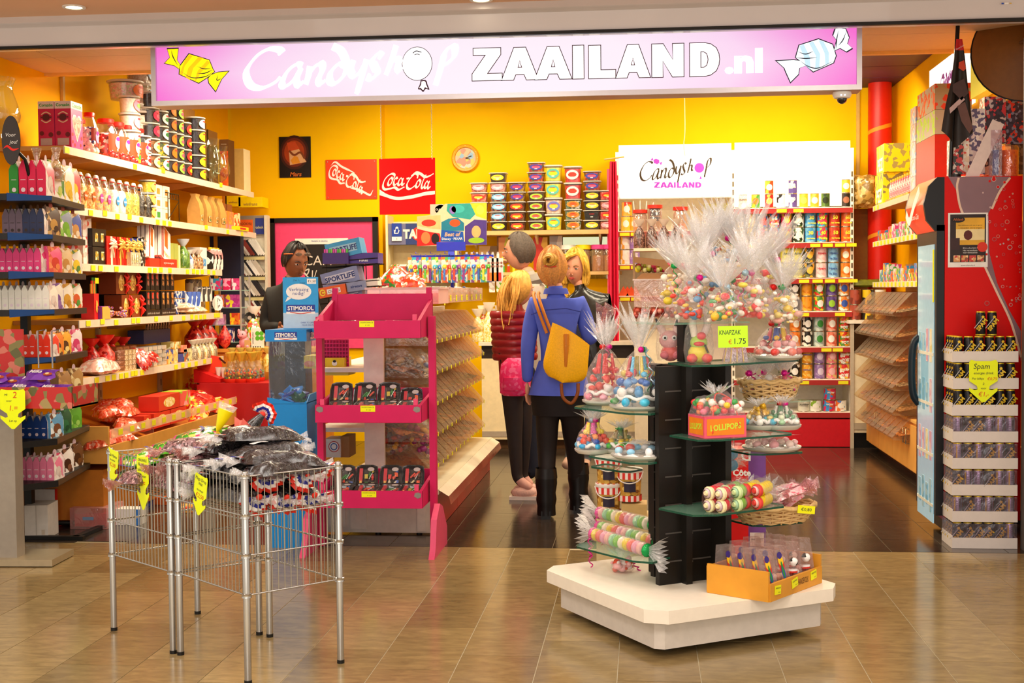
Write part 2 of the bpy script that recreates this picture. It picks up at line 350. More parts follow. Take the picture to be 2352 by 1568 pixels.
FLM=FILM(dens=.07,k2=.42,milk=.30);FLM2=FILM(dens=.22,k2=.75,sc=38,milk=.62);FLMC=FILM(dens=.04,k2=.3,sc=3,rough=.05,milk=.15,bs=.05)
GLASS=FILM('#f4fff8',.05,.5,2,.04,.05,.02)
# ------------------------------------------------------------------ two wire dump baskets
CHR=M('#b9b6b0',.22,metal=.9,var=.04,sc=15);WIRE=M('#a9a498',.3,metal=.85,var=.05)
def dump_basket(L,F_,Rr,label):
    c=((L[0]+Rr[0])/2,(L[1]+Rr[1])/2);t=TH('dump_basket',label,'basket',(c[0],c[1],0));B_=(L[0]+Rr[0]-F_[0],L[1]+Rr[1]-F_[1])
    cs=[(p[0]-c[0],p[1]-c[1])for p in(L,F_,Rr,B_)]
    lm=MB();lm.lathe([(.0135,.01),(.0135,.785),(.011,.79)],14,CHR);lm=lm.mesh('leg');fm=MB();fm.lathe([(.0145,0),(.0145,.014)],14,BLACK);fm=fm.mesh('foot')
    rm=MB();rm.lathe([(.0135,-.009),(.0195,-.007),(.0175,0),(.0195,.007),(.0135,.009)],14,CHR,cap=False);rm=rm.mesh('collar')
    for x,y in cs:
        l=ob('leg',lm,t,(x,y,0));ob('foot',fm,l);[ob('collar',rm,l,(0,0,z))for z in(.33,.478,.625,.772)]
    for i in range(4):
        a,e=Vector((*cs[i],0)),Vector((*cs[(i+1)%4],0));d=e-a;n=int(d.length/.0265)
        r=MB();r.tube([(0,0,0),(d.length-.03,0,0)],.0035,6,CHR);r=r.mesh('rail')
        w=MB();w.tube([(0,0,0),(0,0,.445)],.0019,5,WIRE);w=w.mesh('wire')
        g=math.atan2(d.y,d.x);u=d.normalized()
        for z in(.33,.478,.625,.772):p=a+u*.015;ob('rail',r,t,(p.x,p.y,z),g)
        for k in range(1,n):p=a+d*(k/n);ob('wire',w,t,(p.x,p.y,.33))
    a,e,f=[Vector((*cs[i],.628))for i in(0,1,3)];g=MB();k=12
    for i in range(1,k):
        g.tube([a+(e-a)*i/k,f+(e-a)*i/k],.002,5,WIRE);g.tube([a+(f-a)*i/k,e+(f-a)*i/k],.002,5,WIRE)
    tag(ob('floor_grid',g,t),kind='stuff');return t,c
LIC=BAGM(['#0c0a0b','#1d1718','#141012','#2c2426','#0a0809','#3a3336'],70);PNK=BAGM(['#5a3038','#3a2024','#7c5058','#b08a8c','#4c2c30','#8a6064'],80)
RED,BLU=M('#d8301c',.45),M('#2c2f8c',.45);LAB=M('#f4f2ee',.4)
def tri_fan(b,r,X=None,seed=0):
    q=random.Random(seed);n=18
    for r0,r1,mt in((.38,.58,BLU),(.58,.78,WHITE),(.78,1,RED)):
        vs=[];
        for i in range(n+1):
            a=pi*(-.08+1.16*i/n);wv=.010*(1 if i%2 else-1)
            for rr in(r0,r1):k=rr*r*(1+.05*sin(i*1.7+seed));vs.append((k*cos(a),k*sin(a),wv*rr+.014*sin(a*3+seed)*rr))
        b.add(vs,[(2*i,2*i+1,2*i+3,2*i+2)for i in range(n)],mt,X)
    vs=[(0,0,0)]+[(.38*r*cos(pi*(-.08+1.16*i/n)),.38*r*sin(pi*(-.08+1.16*i/n)),.006*(1 if i%2 else-1))for i in range(n+1)]
    b.add(vs,[(0,i,i+1)for i in range(1,n+1)],FLM2,X);b.ball((0,0,0),(.014,.014,.008),RED,8,5,X)
def licorice(seed,fan,lab=True):
    b=MB();pillow(b,.34,.13,.05,LIC,seed);ps=[]
    f=MB();frill(f,.10,.07,FLM2,seed,TR(.16,0,.005));ps.append(('film_end',f));f=MB();frill(f,.08,.05,FLM2,seed+3,TR(-.16,0,.005,180));ps.append(('film_end',f))
    if fan:f=MB();tri_fan(f,.075,TR(.19,0,.02,90,0,0)@Matrix.Rotation(rd(-70),4,'X'),seed);ps.append(('rosette',f))
    else:f=MB();[f.quad([(.165+.012*k,-.03,.02),(.177+.012*k,-.03,.018),(.177+.012*k,.03,.022),(.165+.012*k,.03,.024)],(RED,WHITE,BLU)[k])for k in range(3)];ps.append(('tricolour_band',f))
    if lab:f=MB();f.grid(lambda u,v:(-.02+.07*u,-.016+.032*v,.056+.004*sin(pi*u)),2,1,LAB);ps.append(('sticker',f))
    return Kind('licorice_bag','bag of sweets',b,ps)
A1=[(-1.854,5.032),(-1.465,4.672),(-1.183,4.963)];A2=[(-2.277,5.381),(-1.891,5.049),(-1.626,5.354)]
bk1,c1=dump_basket(*A1,'chrome wire dump basket full of black licorice bags, nearest the camera')
bk2,c2=dump_basket(*A2,'chrome wire dump basket holding green and pinkish bags, behind the other one')
e1=Vector((.389,-.36,0)).normalized();e2=Vector((.282,.291,0)).normalized()
def bpos(c,s,u,z):p=Vector((c[0],c[1],z))+e1*s+e2*u;return tuple(p)
LK=[licorice(k,k%2==0,k%3!=1)for k in range(4)];FANL,NOL=LK[0],LK[1]
A_E1,A_E2=-42.8,45.9
for i,(s,u,z,a,k)in enumerate([(.035,-.12,.66,A_E1,0),(.03,0,.66,A_E1,2),(.035,.12,.66,A_E1,0),(-.16,-.02,.66,A_E2,3),(-.2,.02,.665,A_E2+180,1),(.03,-.08,.73,A_E1,2),(.035,.07,.735,A_E1+6,0),
        (-.18,.02,.735,A_E2+188,1),(-.07,-.02,.745,A_E2+176,3),(.05,0,.81,A_E2+184,3),(.155,.02,.79,A_E2+172,1),(-.12,0,.815,A_E2+182,3),(-.02,.03,.87,A_E2+180,1),(.19,.0,.76,A_E2+10,2)]):
    w='under the pile' if z<.7 else 'in the middle of the pile' if z<.77 else 'on top of the pile'
    LK[k].put(f'bag of black licorice, {ORD[i]} from the bottom, {w}',bpos(c1,s,u,z),a,'licorice bags in the nearest basket',ry=R.uniform(-6,6))
def mixbag(name_seed,cols,fancol,L=.30,Wd=.14):
    b=MB();pillow(b,L,Wd,.05,BAGM(cols,75),name_seed);f=MB()
    if fancol:frill(f,.12,.10,M(fancol,.35,alpha=.75),name_seed,TR(L/2,0,.01)@Matrix.Rotation(rd(-60),4,'Y'),n=18);f.ball((L/2,0,.01),(.012,.02,.014),M('#e84a2c',.4),8,5)
    else:frill(f,.08,.06,FLM2,name_seed,TR(L/2,0,.0))
    f2=MB();frill(f2,.06,.07,FILM('#f0c8c0',.25,.6),name_seed+1,TR(-L/2,0,.0,180))
    return Kind('sweet_bag','bag of sweets',b,[('gathered_top',f),('film_tail',f2)])
PK1=mixbag(3,['#6a3a40','#3e2226','#8a5c60','#c09a98','#50302f','#9a7070'],'#e8786a');PK2=mixbag(5,['#6a3a40','#3e2226','#8a5c60','#c09a98','#50302f','#9a7070'],None)
for i,(s,u,z,a,k)in enumerate([(.16,-.12,.66,A_E1,PK2),(.17,.0,.665,A_E1,PK2),(.16,.13,.66,A_E1,PK2),(-.02,-.12,.67,A_E2+10,PK2),(.1,.0,.73,A_E2,PK2),(.19,.0,.74,A_E2+8,PK1),(.12,.02,.80,A_E2-6,PK1),(.215,.08,.80,A_E2+4,PK2)]):
    k.put(f'clear bag of pinkish brown sweets, {ORD[i]} from the bottom in the farther basket',bpos(c2,s,u,z),a,'pinkish sweet bags in the farther basket')
def greenbag(seed):
    b=MB();pillow(b,.30,.2,.045,BAGM(['#3f9a1c','#58b428','#e8e070','#4aa820','#e84878','#f4f0d8','#3c8c18','#e8c020'],38,bump=.4),seed)
    f=MB()
    for s in(-1,1):f.quad([(s*.15,-.1,0),(s*.165,-.1,0),(s*.165,.1,0),(s*.15,.1,0)],M('#2b2f9a',.3))
    g=MB();g.ribbon([(-.06,-.07,0),(-.02,-.01),(.0,.07)],.014,M('#26339a',.3),TR(0,0,.05),n=4);g.disc(TR(.05,-.03,.05),.04,.028,M('#f2e640',.35));g.text('XXL',TR(.05,-.03,.052),M('#26339a',.3),w=.05,off=.03)
    return Kind('green_sweet_bag','bag of sweets',b,[('crimped_edge',f),('printed_badge',g)])
GB=greenbag(2)
for i,(s,u,z,a)in enumerate([(-.17,-.06,.67,A_E2),(-.15,.09,.68,A_E2),(-.16,-.05,.735,A_E2+6),(-.13,.08,.775,A_E2-8),(-.10,.17,.81,A_E2-4)]):
    GB.put(f'green bag of mixed sweets, {ORD[i]} from the bottom in the farther basket',bpos(c2,s,u,z),a,'green sweet bags in the farther basket',ry=-4)
# arrow price cards on the baskets
def arrow_card(c0,c1_,t,z,w,h,tilt,lines,label,rz=-42.8):
    p=Vector((*c0,z))+(Vector((*c1_,z))-Vector((*c0,z)))*t-e2*.012;X0=FM(0,0,0,0)@Matrix.Rotation(rd(tilt),4,'Z')
    w*=1.5;b=MB();arrow_sign(b,X0,w,h);o=tag(ob('arrow_price_card',b,None,p,rd(rz)),label,'price card','arrow price cards on the baskets')
    b=MB()
    for s,y,ww,red in lines:b.text(s,X0@TR(0,-y*h,0),RINK if red else INK,w=w*ww,lift=.0008,sk=.12)
    ob('handwriting',b,o)
arrow_card(A2[0],A2[1],.10,.79,.066,.145,-8,[('Zak Mamix',.2,.8,0),('nu voor',.34,.5,0),('€2,00',.48,.55,1)],'yellow arrow price card at the far corner post, on the farther basket')
arrow_card(A2[0],A2[1],.60,.785,.070,.225,0,[('ORIGINELE',.09,.75,0),('Napoleon',.18,.75,0),('Salmiakkogels',.28,.85,0),('Nu voor',.38,.6,0),('2.=',.51,.4,1)],'tall yellow arrow price card in the middle of the farther basket')
arrow_card(A1[0],A1[1],.42,.75,.066,.165,-12,[('Mega Drop',.14,.85,0),('mix',.23,.3,0),('nu voor',.4,.5,0),('€2,50',.53,.6,1)],'yellow arrow price card tilted on the nearest basket')
# yellow feather-like cone between the baskets and the red cloth
p=PY(568,975,5.75);b=MB();b.lathe([(.004,-.05),(.012,-.035),(.028,.02),(.034,.05)],14,M('#f0e400',.4),cap=True);f=MB();f.lathe([(.034,.05),(.042,.075)],14,FLM2,cap=False)
Kind('sweet_cone','sweet',b,[('film_top',f)]).put('yellow cone of sweets sticking up behind the pinkish bags',(p.x-.02,5.45,.90),0,rx=-8,ry=22)
p=PY(610,985,5.1);b=MB();tri_fan(b,.055,TR(0,0,0)@FM(0,0,0));b.tube([(0,0,0),(0,.01,-.06)],[.012,.03],10,LIC);tag(ob('rosette_bag',b,None,(-1.54,5.16,.955),rd(20),0,rd(40)),'red white and blue rosette bag standing on top of the licorice pile','bag of sweets')
p=PY(655,1075,5.0)
# ------------------------------------------------------------------ the long illuminated shop sign
def sign_face_mat():
    m=bpy.data.materials.new('lit_face');m.use_nodes=True;N=m.node_tree.nodes;L=m.node_tree.links;p=N['Principled BSDF']
    tc=N.new('ShaderNodeTexCoord');se=N.new('ShaderNodeSeparateXYZ');L.new(tc.outputs['Generated'],se.inputs[0])
    a=N.new('ShaderNodeMath');a.operation='SUBTRACT';a.inputs[1].default_value=.5;L.new(se.outputs[0],a.inputs[0])
    a2=N.new('ShaderNodeMath');a2.operation='ABSOLUTE';L.new(a.outputs[0],a2.inputs[0])
    z=N.new('ShaderNodeMath');z.operation='SUBTRACT';z.inputs[1].default_value=.42;L.new(se.outputs[2],z.inputs[0])
    z2=N.new('ShaderNodeMath');z2.operation='MULTIPLY';z2.inputs[1].default_value=.10;L.new(z.outputs[0],z2.inputs[0])
    z3=N.new('ShaderNodeMath');z3.operation='ABSOLUTE';L.new(z2.outputs[0],z3.inputs[0])
    s=N.new('ShaderNodeMath');s.operation='ADD';L.new(a2.outputs[0],s.inputs[0]);L.new(z3.outputs[0],s.inputs[1])
    r=N.new('ShaderNodeValToRGB');e=r.color_ramp.elements;e[0].position=.2;e[0].color=lin('#fdeffa');e[1].position=.535;e[1].color=lin('#f870d2')
    q=e.new(.36);q.color=lin('#fad6f2');q=e.new(.45);q.color=lin('#f7a6e2')
    L.new(s.outputs[0],r.inputs[0]);L.new(r.outputs[0],p.inputs['Emission Color']);p.inputs['Emission Strength'].default_value=.98
    p.inputs['Base Color'].default_value=(.02,.01,.02,1);p.inputs['Roughness'].default_value=.35
    return m
SY=7.40
pl,pr_=PY(350,240,SY),PY(1979,206,SY);sx0,sx1=pl.x,pr_.x;sz0=(pl.z+pr_.z)/2-.005;SH=.415;sz1=sz0+SH
ALU=M('#cfc9cc',.3,metal=.6,var=.02)
t=TH('sign','long pink illuminated shop sign with sweets drawn at both ends','sign',((sx0+sx1)/2,SY,sz0))
hw=(sx1-sx0)/2;FR=.028
b=MB()
for z in(FR/2,SH-FR/2):b.box((0,0,z),(2*hw,.03,FR),ALU)
for x in(-hw+FR/2,hw-FR/2):b.box((x,0,SH/2),(FR,.03,SH-2*FR),ALU)
ob('frame',b,t)
b=MB();b.box((0,.085,SH/2),(2*hw,.15,SH),M('#c79a78',.4,var=.02));b.box((0,.085,SH+.1),(2*hw*.9,.05,.25),ALU);ob('housing',b,t)
b=MB();b.grid(lambda u,v:((u*2-1)*(hw-FR),0,FR+v*(SH-2*FR)),2,2,sign_face_mat());ob('lit_panel',b,t,(0,.006,0))
WL=M('#ffffff',.6,var=0,em=1.0,spec=.1);OUT=M('#4a2038',.5,var=0);YL=M('#ffee00',.5,var=0,em=.75);YD=M('#f8c400',.5,var=0,em=.65);BL=M('#e4f4fb',.5,var=0,em=.8);BD=M('#b5dcee',.5,var=0,em=.7);DK=M('#26203a',.5,var=0)
cx=(sx0+sx1)/2
def sgn(px,py):p=PY(px,py,SY);return(p.x-cx,p.z-sz0)
SMX=FM(0,.0035,0)  # print lies just in front of the lit panel
def lp(pts):return[sgn(*p)for p in pts]
def blob(b,pts,mat,lift,closed=True,n=4):
    P=spline([(x,y,0)for x,y in lp(pts+[pts[0]])],n)[:-1];b.quad([(p.x,p.y,lift)for p in P],mat,SMX)
def wrapped_sweet(name,c,core,tails,base,dark,stripes,folds):
    b=MB();P=lp(core);cxm=sum(p[0]for p in P)/len(P);cym=sum(p[1]for p in P)/len(P)
    b.quad([(cxm+(x-cxm)*1.05,cym+(y-cym)*1.07,.0005)for x,y in P],DK,SMX);b.quad([(x,y,.001)for x,y in P],base,SMX)
    for tl in tails:
        P=lp(tl);mx=sum(p[0]for p in P)/len(P);my=sum(p[1]for p in P)/len(P)
        b.quad([(mx+(x-mx)*1.12,my+(y-my)*1.12,.0004)for x,y in P],DK,SMX);b.quad([(x,y,.0011)for x,y in P],base,SMX)
    for s in stripes:b.quad([(*sgn(*q),.0015)for q in s],dark,SMX)
    for f in folds:b.ribbon(lp(f),.0055,DK,SMX,lift=.002,taper=.4)
    ob(name,b,t)
wrapped_sweet('candy_drawing',0,[(413,152),(434,124),(480,138),(488,158),(492,164),(478,176),(456,190),(412,170)],
    [[(413,148),(406,138),(409,112),(384,113),(390,132),(378,145),(400,150),(411,158)],[(484,172),(500,166),(524,164),(508,182),(495,209),(480,190),(478,180)]],YL,YD,
    [[(424,138),(434,126),(443,127),(424,152),(419,173),(412,170)],[(456,130),(466,133),(444,156),(436,184),(426,178),(432,156)],[(476,138),(482,144),(462,166),(450,186),(446,186),(454,162)]],
    [[(452,152),(468,158),(484,157)],[(450,168),(470,168),(488,160)],[(414,163),(440,178),(470,176),(488,166)],[(393,114),(397,130),(408,150)],[(500,170),(498,184),(508,180)]])
wrapped_sweet('candy_drawing',0,[(1828,132),(1836,104),(1880,90),(1912,102),(1920,128),(1914,144),(1868,164),(1848,146)],
    [[(1916,116),(1922,92),(1914,82),(1920,64),(1942,66),(1950,86),(1946,100),(1957,110),(1944,118),(1930,110)],[(1846,140),(1822,138),(1784,140),(1802,156),(1806,166),(1816,188),(1834,170),(1836,156),(1852,150)]],BL,BD,
    [[(1836,106),(1846,101),(1860,130),(1862,160),(1850,150),(1846,128)],[(1858,98),(1868,95),(1884,124),(1882,156),(1872,160),(1874,128)],[(1880,92),(1892,95),(1904,120),(1904,146),(1896,150),(1894,122)]],
    [[(1832,118),(1850,124),(1868,118)],[(1826,132),(1850,134),(1876,132)],[(1836,138),(1856,152),(1880,156),(1914,140)],[(1926,70),(1922,90),(1920,112)],[(1944,72),(1936,92),(1926,104)]])
# balloon standing in for the letter o
b=MB();x,z=sgn(958,146);b.disc(TR(0,0,0)@SMX@TR(x,z,0),.088,.096,OUT,.0005,36);b.disc(SMX@TR(x,z,0),.0845,.0925,WL,.0022,36)
b.ribbon(lp([(948,122),(956,117),(968,120)]),.005,DK,SMX,lift=.003);b.ribbon(lp([(952,126),(958,124),(964,126)]),.004,DK,SMX,lift=.003)
blob(b,[(966,184),(978,184),(982,194),(986,206),(978,204),(972,211),(966,206),(960,204),(964,194)],OUT,.0024)
blob(b,[(968,187),(976,187),(979,195),(982,203),(976,200),(972,207),(967,202),(963,202),(967,195)],WL,.003);ob('balloon_drawing',b,t)
# script lettering, broad nib strokes given in photograph pixels
def script(strokes,w,mat,X,fn,ang=35,lift=.0022):
    b=MB()
    for i,s in enumerate(strokes):b.ribbon([fn(*p)for p in s],w,mat,X,ang=ang,lift=lift+.0002*i,n=5,mn=.32)
    return b
CANDY=[[(648,122),(640,114),(616,113),(588,130),(566,164),(574,194),(600,202),(630,190),(644,176)],
 [(694,152),(680,148),(660,164),(648,190),(654,198),(672,186),(692,154)],[(692,156),(682,182),(686,196),(698,186)],
 [(712,152),(708,174),(702,194)],[(710,170),(724,152),(738,146),(740,160),(732,182),(736,192),(748,184)],
 [(792,150),(776,148),(760,166),(758,186),(772,190),(790,172),(796,148),(784,118),(764,106)],
 [(812,138),(806,160),(812,174),(826,166),(842,138)],[(842,136),(832,172),(822,206),(818,216)],
 [(878,130),(868,124),(856,138),(860,152),(866,168),(854,180),(842,176)],
 [(910,104),(902,130),(892,158),(886,172)],[(892,150),(908,136),(916,140),(914,156),(920,164)],
 [(1020,126),(1010,164),(1000,196)],[(1014,138),(1028,112),(1044,108),(1042,130),(1026,146),(1012,150)]]
ob('script_lettering',script(CANDY,.052,WL,SMX,sgn),t)
# block capitals
BLK={'Z':[[(0,1),(.86,1),(.86,.8),(.42,.2),(.9,.2),(.9,0),(-.04,0),(-.04,.2),(.4,.8),(0,.8)]],
 'A':[[(.33,1),(.67,1),(1.04,0),(.7,0),(.63,.17),(.37,.17),(.3,0),(-.04,0)],[(.43,.37),(.57,.37),(.5,.62)]],'I':[[(0,0),(.34,0),(.34,1),(0,1)]],
 'L':[[(0,0),(.78,0),(.78,.24),(.34,.24),(.34,1),(0,1)]],'N':[[(0,0),(.31,0),(.31,.5),(.6,0),(.92,0),(.92,1),(.61,1),(.61,.5),(.32,1),(0,1)]],
 'D':[[(0,0),(.45,0),(.65,.04),(.82,.16),(.9,.34),(.92,.5),(.9,.66),(.82,.84),(.65,.96),(.45,1),(0,1)],[(.33,.25),(.43,.25),(.53,.31),(.57,.42),(.58,.5),(.57,.58),(.53,.69),(.43,.75),(.33,.75)]]}
def offset_poly(P,d):
    n=len(P);o=[]
    ar=sum(P[i][0]*P[(i+1)%n][1]-P[(i+1)%n][0]*P[i][1]for i in range(n));s=1 if ar>0 else-1
    for i in range(n):
        a,b_,c=Vector(P[i-1]),Vector(P[i]),Vector(P[(i+1)%n]);e,f=(b_-a).normalized(),(c-b_).normalized()
        n1,n2=Vector((e.y,-e.x))*s,Vector((f.y,-f.x))*s;q=(n1+n2);q=q/max(.35,q.dot(n1));o.append((b_.x+q.x*d,b_.y+q.y*d))
    return o
def block_word(b,items,white,edge,face,X,d=.0045,lift=0.002):
    """items: (letter, x0, x1, y0, y1) in local metres"""
    for ch,x0,x1,y0,y1 in items:
        k=BLK[ch];w={'Z':.9,'A':1.0,'I':.34,'L':.78,'N':.92,'D':.92}[ch]
        f=lambda P:[(x0+p[0]/w*(x1-x0),y0+p[1]*(y1-y0))for p in P]
        o=f(k[0])
        if edge:b.quad([(*p,lift)for p in offset_poly(o,d)],edge,X)
        b.quad([(*p,lift+.0007)for p in o],white,X)
        if len(k)>1:
            h=f(k[1])
            if edge:b.quad([(*p,lift+.0011)for p in h],edge,X);h=offset_poly(h,-d)
            b.quad([(*p,lift+.0015)for p in h],face,X)
b=MB();it=[]
for ch,a,c in zip('ZAAILAND',(1088,1156,1232,1316,1353,1418,1498,1585),(1152,1232,1309,1340,1413,1490,1570,1652)):
    yb=185-(a-1088)*.0195;yt=110-(a-1088)*.0245;x0,z0=sgn(a,yb);x1,z1=sgn(c,yt);it.append((ch,x0,x1,z0,z1))
block_word(b,it,WL,OUT,M('#fdeaf8',.4,var=0,em=.95),SMX);ob('block_lettering',b,t)
b=MB();x,z=sgn(1708,140);b.text('.nl',SMX@TR(x,z,0),WL,w=.21,h=.14,off=.05,lift=.002);ob('domain_lettering',b,t)
b=MB();x,z=sgn(1128,236)
tag(t,None,None)
# dome cameras
for px,py,Y,z,lb in((1093,250,12.2,ZP,'white dome camera on the purple ceiling above the wall clock'),(1934,210,7.47,sz0,'white dome camera hung under the right end of the pink sign')):
    p=PY(px,py,Y);c=TH('dome_camera',lb,'camera',(p.x,p.y,z-.001));k=Y/10.5
    b=MB();b.lathe([(.07*k,0),(.074*k,-.02*k),(.062*k,-.045*k),(.04*k,-.05*k)],20,WHITE);ob('housing',b,c)
    b=MB();b.ball((0,0,-.05*k),(.042*k,)*3,M('#1b1418',.08,coat=1),14,9);ob('dome',b,c)
    b=MB();[b.ball((x,-.066*k,-.03*k),(.006*k,)*3,M('#b8c8ff',.3,var=0,em=4),6,4)for x in(-.016*k,.012*k)];ob('status_light',b,c)
# ------------------------------------------------------------------ hanging cola sign, wall plates, clock
def el(cx,cy,rx,ry,a0=-40,a1=330):return[(860+(cx+rx*cos(rd(t))-ry*.35*sin(rd(t)))/4.055,330+(cy+ry*sin(rd(t)))/4.055)for t in range(a0,a1+1,37)]
cq=lambda*q:[(860+x/4.055,330+y/4.055)for x,y in q]
COLA=[cq((182,322),(188,292),(165,280),(125,300),(92,345),(80,395),(96,424),(140,420),(190,408),(225,428),(280,402)),el(148,352,17,34,-70,310),el(200,352,18,34,-60,-320)[:0]or cq((212,330),(205,316),(188,335),(180,368),(190,385),(215,366)),
 el(242,352,16,34,-60,300),cq((272,318),(258,360),(262,386),(280,366)),cq((300,326),(328,320)),cq((400,322),(404,290),(380,282),(338,318),(306,372),(308,412),(335,420),(380,388),(398,366)),el(408,372,17,34,-70,310),cq((482,288),(452,350),(440,396),(448,414),(468,392)),el(486,380,15,32,-60,300),cq((515,346),(498,392),(502,418),(522,398)),cq((345,300),(385,268),(430,280),(470,308),(510,302),(552,278))]
def plate(name,label,cat,x0,y0,x1,y1,Y,mat,th=.01,rz=0,edge=None):
    """flat board filling a photograph rectangle on plane Y; returns (empty, pixel->local fn, local matrix)"""
    a,c=PY(x0,y1,Y),PY(x1,y0,Y);mx,mz=(a.x+c.x)/2,(a.z+c.z)/2;w,h=c.x-a.x,c.z-a.z
    t=TH(name,label,cat,(mx,Y,mz));b=MB();b.box((0,th/2,0),(w,th,h),mat)
    if edge:b.box((0,th/2+.003,0),(w+.012,th*.6,h+.012),edge)
    ob('board',b,t)
    return t,(lambda px,py:(PY(px,py,Y).x-mx,PY(px,py,Y).z-mz)),FM(0,-.0008,0),w,h
CR=M('#e00000',.4,var=.02,spec=.15);
t,fn,X,w,h=plate('hanging_sign','square red cola sign hanging on two thin chains','sign',872,362,999,493,10.0,CR)
ob('lettering',script(COLA,.022,WHITE,X,fn,50,.001),t)
b=MB();top=[(872,435),(890,446),(915,452),(950,447),(980,440),(999,438)];bot=[(999,446),(975,449),(945,456),(910,459),(885,452),(872,448)]
P=spline([(*fn(*q),0)for q in top],6);Q=spline([(*fn(*q),0)for q in bot],6);vs=[(p.x,p.y,.001)for p in P]+[(p.x,p.y,.001)for p in Q[::-1]];n=len(P)
b.add(vs,[(i,i+1,n+i+1,n+i)for i in range(n-1)],WHITE,X);ob('wave_stripe',b,t)
for px in(876,992):
    x,z=fn(px,364);b=MB();zz=ZP-t.location.z
    k=0;z2=z
    while z2<min(zz,z+1.25):b.ball((x+.002*(-1)**k,0,z2),(.0035,.002,.008),M('#d9c9a0',.3,metal=.8),5,4);z2+=.0125;k+=1
    o=ob('chain',b,t)
t,fn,X,w,h=plate('tin_plate','orange red tin cola plate with a bottle outline on the yellow wall','sign',749,365,865,458,YB2-.012,M('#e83a0c',.35,var=.02))
def skw(px,py):
    dx,dy=px-938,py-415;return fn(798+dx*.72,410+dy*.95+dx*.38)
ob('lettering',script(COLA,.022,WHITE,X,skw,50,.001),t)
b=MB()
for s in([(760,380),(770,372),(784,382),(800,390),(815,397)],[(790,420),(806,431),(826,436),(845,446),(851,447),(857,436)]):b.ribbon([fn(*q)for q in s],.02,WHITE,X,taper=.3,lift=.001)
ob('bottle_outline',b,t);b=MB();[b.ball((sx*(w/2-.02),-.003,sz*(h/2-.02)),(.006,)*3,M('#cfc8b8',.3,metal=1),6,4)for sx in(-1,1)for sz in(-1,1)];ob('corner_screws',b,t)
t,fn,X,w,h=plate('tin_plate','black tin plate showing a broken chocolate bar, on the yellow wall','sign',642,313,713,408,YB2-.012,M('#150b08',.35,var=.02))
b=MB()
for k,c in((1,'#3a1204'),(.85,'#6b2206'),(.7,'#a43c0a')):x,z=fn(676,350);b.disc(X@TR(x,z,0),w*.46*k,h*.42*k,M(c,.4,var=.1),.0005+(1-k)*.002,24)
b.quad([(*fn(*q),.0016)for q in((659,328),(678,325),(690,348),(704,372),(666,379),(664,350))],M('#d9a878',.4),X)
b.quad([(*fn(*q),.002)for q in((659,328),(678,325),(688,342),(663,348))],M('#c2491a',.4),X);b.ribbon([fn(*q)for q in((664,346),(676,356),(690,350),(700,364))],.02,M('#7a3a12',.5),X,lift=.0024)
b.quad([(*fn(*q),.0026)for q in((668,368),(676,358),(684,360),(690,374),(672,377))],M('#d98e20',.4),X);ob('bar_picture',b,t)
b=MB();b.text('Mars',X@TR(*fn(679,400),0),M('#c8641e',.5),w=.11,off=.02,lift=.001,sk=.2);ob('lettering',b,t)
c=PY(1069,363,YB-.02);t=TH('wall_clock','round yellow wall clock with a colourful dial','clock',(c.x,YB-.003,c.z));X=FM(0,0,0)
b=MB();b.lathe([(.135,0),(.135,.02),(.125,.034),(.105,.03),(.1,.012)],40,M('#e8a21c',.4),X);ob('rim',b,t)
b=MB();b.disc(X,.1,.1,PR(['#8fb4d0','#d9b48c','#e8c25a','#c98a70','#b8c8b8'],22,.4),.014,32);ob('dial',b,t)
b=MB();b.ribbon([(0,0),(.06,.02)],.008,BLACK,X,lift=.018);b.ribbon([(0,0),(.045,-.01)],.006,BLACK,X,lift=.019);ob('clock_hands',b,t)
b=MB();[b.ball((.118*cos(k*pi/6),-.034,.118*sin(k*pi/6)),(.004,)*3,M('#fff0b0',.4),6,4)for k in range(12)];ob('hour_marks',b,t)
# ------------------------------------------------------------------ pink tray stand
PINK=M('#cc205c',.5,var=.06,sc=9,spec=.2);PINK2=M('#e04a74',.45,var=.05)
PF,PB=7.02,7.44
xl,xr=PY(722,760,PF).x,PY(966,760,PF).x;PCX=(xl+xr)/2;PW=xr-xl
zt=lambda y,Y=PF:PY(845,y,Y).z
t=TH('tray_stand','bright pink wooden stand with three sloping trays','display stand',(PCX,(PF+PB)/2,0));PS=t;HD=(PB-PF)/2
pm=MB();pm.box((0,0,.66),(.035,.06,1.30),PINK);pm=pm.mesh('post')
for s in(-1,1):
    ob('post',pm,t,(s*(PW/2+.026),.02,0))
    b=MB();b.prism([(-.27,0),(.2,0),(.2,.1),(.05,.24),(-.05,.27),(-.17,.20),(-.22,.05)],-.016,.016,PINK2,Matrix(((0,0,1,0),(1,0,0,0),(0,1,0,0),(0,0,0,1))));ob('foot',b,t,(s*(PW/2+.062),-.04,0))
TRAYZ=[zt(776),zt(970),zt(1166)]
def yellow_tag(b,X,w,h,l1,l2):
    b.box((0,0,.001),(w,h,.002),TAGY,X);b.text(l1,X@TR(0,h*.2,.002),INK,w=w*.85,lift=.0004);b.text(l2,X@TR(w*.05,-h*.22,.002),INK,w=w*.3,lift=.0004)
